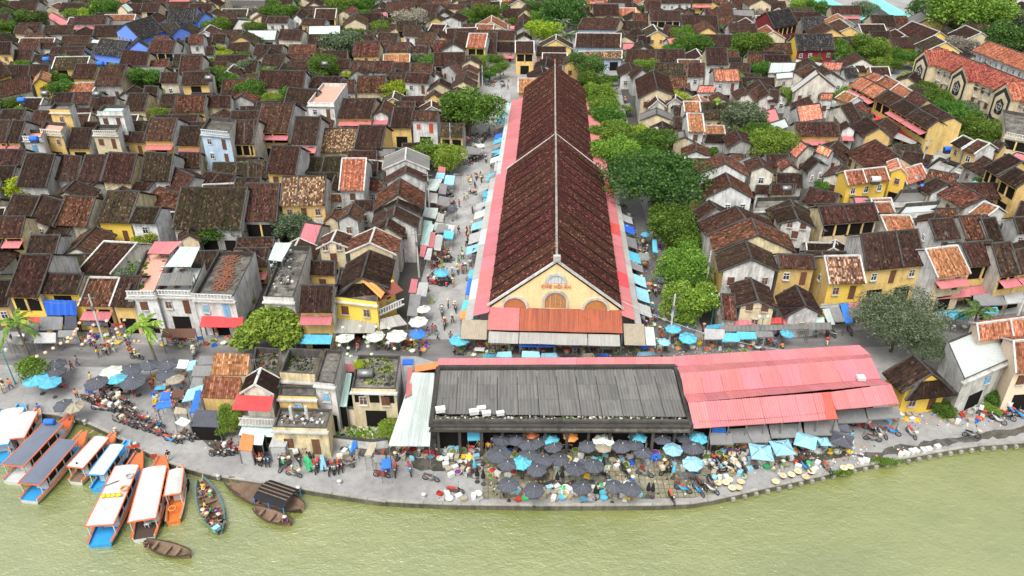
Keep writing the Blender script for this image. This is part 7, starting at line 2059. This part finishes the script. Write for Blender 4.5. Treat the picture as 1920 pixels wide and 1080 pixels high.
# parked motorbikes in rows
def brow(r_, x0, y0, x1, y1, n, a, j=.15, cols=None, extra=None):
    for i in range(n):
        t = (i+.5)/n; px, py = rg(r_, x0+(x1-x0)*t, y0+(y1-y0)*t); bike(px, py+R.uniform(-1, 1), a+R.uniform(-j, j), cols, extra)
brow('P', 625, 262, 880, 335, 11, 1.15); brow('P', 690, 240, 860, 285, 7, 1.2); brow('P', 455, 150, 560, 165, 6, .9, .4); brow('P', 520, 195, 640, 205, 6, 1.3, .4); brow('P', 560, 140, 690, 175, 7, .8, .4); brow('P', 630, 200, 720, 215, 4, 1.0, .3)
brow('P', 900, 370, 1040, 350, 5, 1.3, .5); brow('P', 1150, 445, 1270, 420, 5, 1.3, .3); brow('P', 760, 300, 880, 345, 5, 1.2)
brow('M', 115, 735, 200, 745, 4, .5); brow('M', 250, 730, 300, 735, 3, .2); brow('M', 345, 745, 375, 745, 1, .5); brow('M', 390, 700, 450, 690, 3, .6, .3); brow('M', 520, 795, 610, 770, 5, .3); brow('M', 440, 790, 480, 765, 2, .3, .3)
bike(*rg('M', 420, 770), .5, 'white', 'cover tG'); bike(*rg('M', 500, 765), .3, 'white', 'cover tl'); bike(*rg('M', 350, 700), .5, 'white', 'cover tm'); bike(*rg('M', 850, 770), .3, 'blue', 'cover tb')
for x, y, a in ((830,825,1.4),(905,800,.1),(985,795,.3),(1105,845,1.3),(1240,915,1.5),(1345,690,1.1)): bike(*rg('M', x, y), a)
for x, y, a in ((1040,475,.9),(1215,455,.5),(1370,470,1.2),(1545,455,1.9),(1735,440,1.3),(1580,660,.2),(1670,590,1.1),(1790,600,.5),(1890,590,.8)): bike(*rg('N', x, y), a)
for x, y, a in ((150,765,.5),(210,790,1.3),(600,712,.3),(750,790,.3),(1005,620,1.3),(995,570,.4),(1060,590,.2),(1115,580,.9),(1222,590,.2),(1640,485,1.0),(1710,515,.7),(1760,495,.8),(1800,470,.8),(1850,495,.9),(930,545,1.2),(1560,600,1.3),(40,880,.6),(100,870,.3),(625,780,.4)): bike(*rg('O', x, y), a)
brow('J', 1480, 350, 1560, 345, 5, 1.2, .4); brow('J', 1440, 520, 1560, 500, 8, 1.0, .5); brow('J', 1480, 320, 1540, 305, 3, 1.2, .4)
brow('F', 1590, 425, 1700, 370, 6, 1.4, .3); brow('F', 1680, 270, 1760, 210, 6, 1.0, .3); brow('K', 110, 110, 160, 90, 3, 1.2, .3)
# passengers of the teal boat, boatmen
for x, y in ((1085,625),(1105,645),(1130,640),(1075,655),(1120,665),(1090,720),(1110,745),(1135,745),(1160,760),(1120,780),(1170,790),(1145,805),(1185,805),(1100,765)):
    px, py = rg('P', x, y); person(px, py, 'squat', None, None, None, None, WZ+.35, 'in the teal boat')
for x, y in ((1130,700),(1100,690),(1150,775)): goods(*rg('P', x, y), 'basket', WZ+.3, 'lA', 'in the teal boat')
goods(*rg('P', 1155, 835), 'foam', WZ+.3, 'tl', 'in the teal boat')
person(*rg('P', 430, 535), 'stand', 3, 'white', 'black', '', WZ+.7, lab='man in white shirt on the stern of the narrow orange boat')
person(*rg('M', 290, 1075), 'squat', 0, 'purple', 'black', 'hat', WZ+.2, lab='woman in purple with conical hat rowing the small wooden boat')
person(*rg('P', 790, 925), 'squat', 0, 'brown', 'black', '', WZ+.2, lab='boatman crouching in the lone drifting rowing boat')
goods(*rg('P', 910, 945), 'basket', WZ+.15, 'tw', 'in the drifting rowing boat')
# a cargo tricycle, dark tarpaulin heap, bollards
for i, (x, y) in enumerate([(75,790),(160,800),(255,842),(410,903),(560,925),(637,913),(795,938),(990,938),(1188,936),(1105,938)]):
    p = G(x, y-6, 0); o = link('bollard', mesh('bollard', MB().lathe((0,0,0), [(.22, 0), (.2, .35), (.28, .42), (.24, .52), (.05, .56)], 10).v, MB().lathe((0,0,0), [(.1,0)]*5, 10).f, ['cw'], None, None, True), None, p); tag(o, f"stubby pale mooring bollard {zone(x, y)}", 'bollard', 'mooring bollards')
# ---------------------------------------------------------------- lamps, poles, wires, lanterns
def lamp(x, y, ht, lab, arms=2):
    p = G(x, y, 0); o = empty('street_lamp', p, lab, 'street lamp', 'street lamps'); b = V(o['o0'])
    part('pole', MB().tube([b, b+UP*.6, b+UP*ht], [.14, .08, .05], 8), ['fg'], o)
    for i in range(arms):
        s = (-1, 1)[i]; e = b+V((s*.55, 0, ht-.1)); part('arm', MB().bar(b+UP*(ht-.4), e, .05), ['fg'], o)
        l = link('lamp_head', mesh('lamp_head', MB().lathe((0,0,0), [(.05,-.1),(.18,.0),(.2,.25),(.06,.38)], 8).v, MB().lathe((0,0,0), [(.1,0)]*4, 8).f, ['foam']), o, V((s*.55, 0, ht-.1)))
lamp(29, 720, 5.2, 'green lamp post with two white heads on the boat quay')
lamp(1421, 648, 4.6, 'lamp post rising behind the long pink roofs'); lamp(1333, 610, 5, 'lamp post beside the lower lane trees')
def pole(x, y, ht, lab):
    p = G(x, y, 0); o = empty('utility_pole', p, lab, 'utility pole', 'utility poles'); b = V(o['o0']); part('mast', MB().tube([b, b+UP*ht], [.17, .10], 8), ['cw'], o)
    part('crossarm', MB().bar(b+V((-.8, 0, ht-.6)), b+V((.8, 0, ht-.6)), .1), ['steel'], o); part('junction_box', MB().box(b+V((0, -.2, ht-2)), (.4, .25, .6)), ['steel'], o); return b+UP*(ht-.6)
T = [pole(806, 400, 8, 'concrete utility pole on the market street, middle one'), pole(786, 520, 8, 'concrete utility pole on the market street nearest the river'), pole(1320, 560, 8, 'utility pole beside the lane trees'), pole(195, 640, 7.5, 'utility pole among the lanterns of the arcade street'),
     pole(846, 300, 8, 'utility pole on the market street below the spreading tree'), pole(1722, 330, 8, 'leaning utility pole in the yellow terrace street'), pole(1255, 640, 7.5, 'utility pole at the mouth of the lane'), pole(905, 180, 8, 'utility pole far along the market street'), pole(1905, 600, 8, 'utility pole beside the cream house')]
def wire(a, b, sag, lab, mat='black', r=.03):
    k = MB(); k.tube([a.lerp(b, i/12)-UP*(sag*4*(i/12)*(1-i/12)) for i in range(13)], r, 4, 0, False); o = link('cable', mesh('cable', k.v, k.f, [mat])); tag(o, lab, 'cable', 'overhead cables'); return o
wire(T[0], T[1], .6, 'overhead cable along the lower market street'); wire(T[4], T[0], .7, 'overhead cable along the middle market street'); wire(T[7], T[4], 1.2, 'overhead cable along the far market street')
wire(T[2], T[6], .6, 'overhead cable beside the lane trees'); wire(hl(HW, 2, 5.6), T[6]+V((14, -8, -3)), 1.2, 'pale cable slung from the hall corner across the street', 'cw', .03); wire(G(1340, 575, 7), G(1640, 560, 6), .8, 'cable in front of the small dark gables'); wire(T[3], G(60, 560, 7), .8, 'cable over the arcade street lanterns')
wire(G(1310, 790, 5), G(1686, 755, 5.3), .5, 'cable lying across the pink roofs', 'black', .02)
ORDS = ['nearest', 'second', 'third', 'fourth', 'fifth', 'sixth', 'seventh', 'eighth', 'ninth']
for i, (bx, by, qx, qy) in enumerate(((118,178,150,190),(385,232,400,262),(455,322,500,300),(612,330,640,350),(685,372,720,400),(745,432,770,425),(865,450,880,465),(962,512,985,500),(1072,575,1080,535))):
    o = wire(Q('P', bx, by, WZ+1.1), Q('P', qx, qy, .1), .15, f"mooring rope from boat to quay, {ORDS[i]} from the blue boat", 'straw', .035); o.name = 'mooring_rope'; o['category'] = 'rope'; o['group'] = 'mooring ropes'
rw = random.Random(8)
for i in range(16):
    a_ = rw.choice(NHOUSE); cand = [h for h in NHOUSE if 8 < (h['c']-a_['c']).length < 22 and h['c'].y < 230]
    if not cand or a_['c'].y > 230: continue
    b_ = rw.choice(cand); wire(a_['c']+UP*rw.uniform(6.5, 8), b_['c']+UP*rw.uniform(6.5, 8), .5, 'thin cable slung between old town roofs '+('beyond the lane' if a_['c'].x > 12 else 'behind the arcade'), 'black', .022)
AER = empty('tv_aerial', (0, 0, 0)); del AER['o0']
k = MB().bar((0,0,0), (0,0,2.4), .05); link('mast', mesh('mast', k.v, k.f, ['steel']), AER); k = MB().bar((-.6,0,2.3), (.6,0,2.3), .035)
for i in range(6): k.bar((-.5+.2*i, -.3+.02*i, 2.3), (-.5+.2*i, .3-.02*i, 2.3), .03)
link('antenna', mesh('antenna', k.v, k.f, ['steel']), AER)
for i, h_ in enumerate(rw.sample([h for h in NHOUSE if h['c'].y < 210 and 'rh' in h], 26)):
    o = AER if i == 0 else dup(AER, (0, 0, 0)); o.location = h_['c']+UP*h_['rh']; o.rotation_euler = (0, 0, rw.uniform(0, 6)); tag(o, f"tv aerial on a {WALLN[h_['wall']]} house {h_['row'] if 4 < len(h_['row']) else 'by the street'}", 'aerial', 'roof aerials')
LANM = mesh('lantern', MB().lathe((0,0,0), [(.06,-.22),(.2,-.1),(.24,0),(.2,.1),(.06,.22)], 8).v, MB().lathe((0,0,0), [(.1,0)]*5, 8).f, ['tt'], None, None, True)
DEF['lanp'] = lambda: plain('peach_paper', (.80,.52,.34), .7, .1); DEF['lang'] = lambda: plain('pale_green_paper', (.66,.78,.52), .7, .08)
def lstring(a, b, n, mat, lab, z=4.6):
    A_, B_ = G(*a, z), G(*b, z); wire(A_, B_, .5, f'thin string carrying {lab}', 'steel', .02)
    for i in range(n):
        t = (i+.5)/n; p = A_.lerp(B_, t)-UP*(.5*4*t*(1-t)+.25); o = link('lantern', LANM, None, p); remat(o, mat); tag(o, f'one of the {lab}', 'lantern', lab)
for a, b, n in (((150,596),(122,640),5), ((176,600),(150,645),5), ((200,640),(235,590),5), ((60,668),(145,612),6), ((300,600),(250,640),3), ((190,590),(260,640),4)): lstring(a, b, n, 'lanp', 'peach paper lanterns strung before the arcade houses')
for a, b, n in (((640,600),(660,672),4), ((672,598),(700,668),4), ((700,600),(745,655),4), ((690,575),(770,640),3), ((628,635),(690,690),4)): lstring(a, b, n, 'lang', f'pale green paper lanterns below the corner balcony near {a[0]//100}', 4.2) if False else lstring(a, b, n, 'lang', 'pale green paper lanterns below the corner balcony', 4.2)
# rooftop tanks, dishes
rt_ = random.Random(3)
def tank_on(x, y, z, lab, mat='steel'):
    o = empty('water_tank', G(x, y, z), lab, 'water tank', 'rooftop water tanks'); b = V(o['o0']); part('drum', MB().tube([b+V((-.8,0,.9)), b+V((-.75,0,.9)), b+V((.75,0,.9)), b+V((.8,0,.9))], [.3,.55,.55,.3], 12), [mat], o, True); part('stand', MB().box(b+UP*.2, (1.4, .8, .4)), ['cd'], o)
tank_on(1473, 362, 3.2, 'steel water tank on the grey flat roof behind the white gables'); tank_on(1640, 345, 6.5, 'steel tank on the bright yellow annex', 'bw'); tank_on(66, 268, 6.4, 'blue tank on the white balcony roof', 'tb'); tank_on(183, 52, 4.5, 'blue tank beside the far trees', 'tb'); tank_on(1500, 245, 3.5, 'blue tank on a pale sheet roof', 'tb')

for h_ in [h for h in NHOUSE if h['roof'] == 'F' and not h['o'].get('lab')][:12]:
    o_ = h_['o']; z_ = o_['o_h']; x_, y_, _d = px_of(h_['c']+UP*z_); tank_on(x_+rt_.uniform(-4, 4), y_+rt_.uniform(-3, 3), z_, f"water tank on a {WALLN[h_['wall']]} flat roofed house {h_['row'] or 'by the street'}", rt_.choice(['steel', 'tb', 'steel']))
# ---------------------------------------------------------------- weeds, litter on the quay: too small to count
def litter(name, x0, y0, x1, y1, n, mats, s=.12, z0=0):
    k = MB()
    for i in range(n):
        xx, yy = R.uniform(x0, x1), R.uniform(y0, y1)
        if z0 == 0 and yy > edge_y(xx)-4: continue
        p = G(xx, yy, z0); k.box((p.x, p.y, z0+s*.4), (s*R.uniform(.5, 2), s*R.uniform(.5, 1.5), s*.8), R.uniform(0, 3), R.randrange(len(mats)))
    o = link(name, mesh(name, k.v, k.f, mats, k.m)); o['kind'] = 'stuff'
litter('litter', 915, 812, 1325, 930, 420, ['foam', 'to', 'lA', 'tb', 'straw', 'black']); litter('litter', 1330, 835, 1700, 890, 260, ['foam', 'tw', 'to', 'lE', 'straw']); litter('litter', 860, 640, 1400, 668, 300, ['lA', 'lE', 'straw', 'foam', 'fr'])
litter('litter', 1195, 420, 1260, 620, 160, ['lA', 'lE', 'straw']); litter('litter', 380, 800, 900, 860, 160, ['foam', 'straw', 'black']); litter('litter', 1700, 750, 1900, 800, 220, ['foam', 'lE', 'to', 'tb', 'straw']); litter('litter', 632, 800, 750, 835, 160, ['lD', 'straw', 'foam', 'lE'], .2)
litter('roof_debris', 815, 781, 1288, 789, 260, ['slab', 'cd', 'foam', 'lE', 'straw'], .2, 4.25); litter('roof_debris', 482, 656, 520, 705, 90, ['slab', 'cd', 'lE', 'ro'], .22, 5.3); litter('roof_debris', 535, 660, 585, 695, 90, ['slab', 'lE', 'cd'], .22, 5.7)
litter('roof_debris', 520, 768, 606, 796, 60, ['slab', 'cd', 'foam', 'wood'], .2, 3.85); litter('roof_debris', 676, 670, 735, 722, 140, ['lE', 'slab', 'lD', 'cd'], .2, 5.2); litter('roof_debris', 508, 470, 550, 545, 80, ['slab', 'foam', 'cd'], .25, 5.7)
litter('roof_debris', 300, 480, 360, 540, 60, ['foam', 'rx', 'slab'], .3, 5.7); litter('roof_debris', 240, 490, 280, 545, 40, ['lE', 'lA', 'ro'], .3, 5.9)
def grass(name, px, n):
    ps_ = [G(x, y, 0) for x, y in px]; x0 = min(p.x for p in ps_); x1 = max(p.x for p in ps_); y0 = min(p.y for p in ps_); y1 = max(p.y for p in ps_); k = MB()
    for i in range(n):
        x, y = R.gauss((x0+x1)/2, (x1-x0)/4.5), R.gauss((y0+y1)/2, (y1-y0)/4.5); a = R.uniform(0, 6.3); h = R.uniform(.15, .5)
        k.add([(x-.06, y, 0), (x+.06, y, 0), (x+cos(a)*.2, y+sin(a)*.2, h)], [(0, 1, 2)])
    o = link(name, mesh(name, k.v, k.f, ['lA'])); o['kind'] = 'stuff'
grass('weeds', [(1735,745),(1800,790)], 2500); grass('weeds', [(635,800),(735,835)], 900); grass('weeds', [(1620,860),(1690,872)], 500); grass('weeds', [(1555,885),(1600,892)], 300)

# ---------------------------------------------------------------- descriptions
ORD = 'first second third fourth fifth sixth seventh eighth ninth tenth eleventh twelfth thirteenth fourteenth fifteenth sixteenth seventeenth eighteenth nineteenth twentieth'.split()
TENS = {20: 'twenty', 30: 'thirty', 40: 'forty', 50: 'fifty'}
def ordn(i): return ORD[i] if i < 20 else TENS[(i+1)//10*10]+'-'+ORD[(i+1) % 10-1] if (i+1) % 10 else TENS[(i+1)//10*10][:-1]+'ieth'
WALLA = dict(g='grey-walled', w='white-walled', y='yellow', c='cream')
for h_ in NHOUSE:
    o = h_['o']
    if o.get('lab'): lab = o['lab']; del o['lab']; tag(o, lab, 'temple' if 'temple' in lab else 'school' if 'school' in lab else 'house'); continue
    st_ = {1: 'low', 2: 'two-storey', 3: 'three-storey', 4: 'tall'}[max(1, int(h_['s']))]
    rf = 'flat roof' if h_['roof'] == 'F' else ROOFN[h_['roof']]+' roof'; wl = WALLN[h_['wall']]; gb = ' gabled' if h_['front'] == 'w' else ''
    kd = 'temple' if h_['name'] == 'temple' else 'outbuilding' if h_['name'] == 'outbuilding' else 'house'
    zx, zy, _ = px_of(h_['c'])
    row = h_['row']
    if kd == 'outbuilding' or h_['name'] == 'cottage':
        row = ('off the eastern lane' if zx > 1100 else 'behind the arcade' if zy > 320 else 'off the northern street') if kd == 'outbuilding' else ('beyond the temples' if zx > 1400 else 'beyond the hall' if zx > 900 else 'beyond the upper quarter' if zx > 450 else 'in the far north-west')
    lab = f"{st_} {wl}{gb} {kd} with {rf} {row}"
    if h_['note']: lab = f"{st_} {wl} {kd} with {rf}, {h_['note']}"
    tag(o, lab, kd, 'houses of the old town' if kd == 'house' else kd+'s')
from collections import defaultdict
D_ = defaultdict(list)
for o in THINGS: D_[o['label']].append(o)
bpy.context.view_layer.update()
def wloc(o): return o.matrix_world.translation
for lab, L_ in D_.items():
    if len(L_) < 2: continue
    mx = sum(wloc(o).x for o in L_)/len(L_)
    L_.sort(key=lambda o: wloc(o).x if mx > 5 else -wloc(o).x); ydiff = max(wloc(o).y for o in L_)-min(wloc(o).y for o in L_); xd = max(wloc(o).x for o in L_)-min(wloc(o).x for o in L_)
    if ydiff > xd*1.3: L_.sort(key=lambda o: wloc(o).y); suf = 'from the river'
    else: suf = 'from the hall'
    for i, o in enumerate(L_):
        w_ = lab.split(); s_ = f", {ordn(i)} {suf}"
        if i == 0: s_ = ', nearest the '+suf.split()[-1]
        o['label'] = ' '.join(w_[:16-len(s_.replace(',', ' ').split())])+s_
for o in THINGS:
    if not o.get('group') and o.get('group') is not None: del o['group']
for o in S.objects:
    for k_ in ('o0', 'o_h', 'L', 'cg', 'side', 'lab'):
        if k_ in o: del o[k_]
print('things', len(THINGS), 'people', NPEOPLE, CNT)
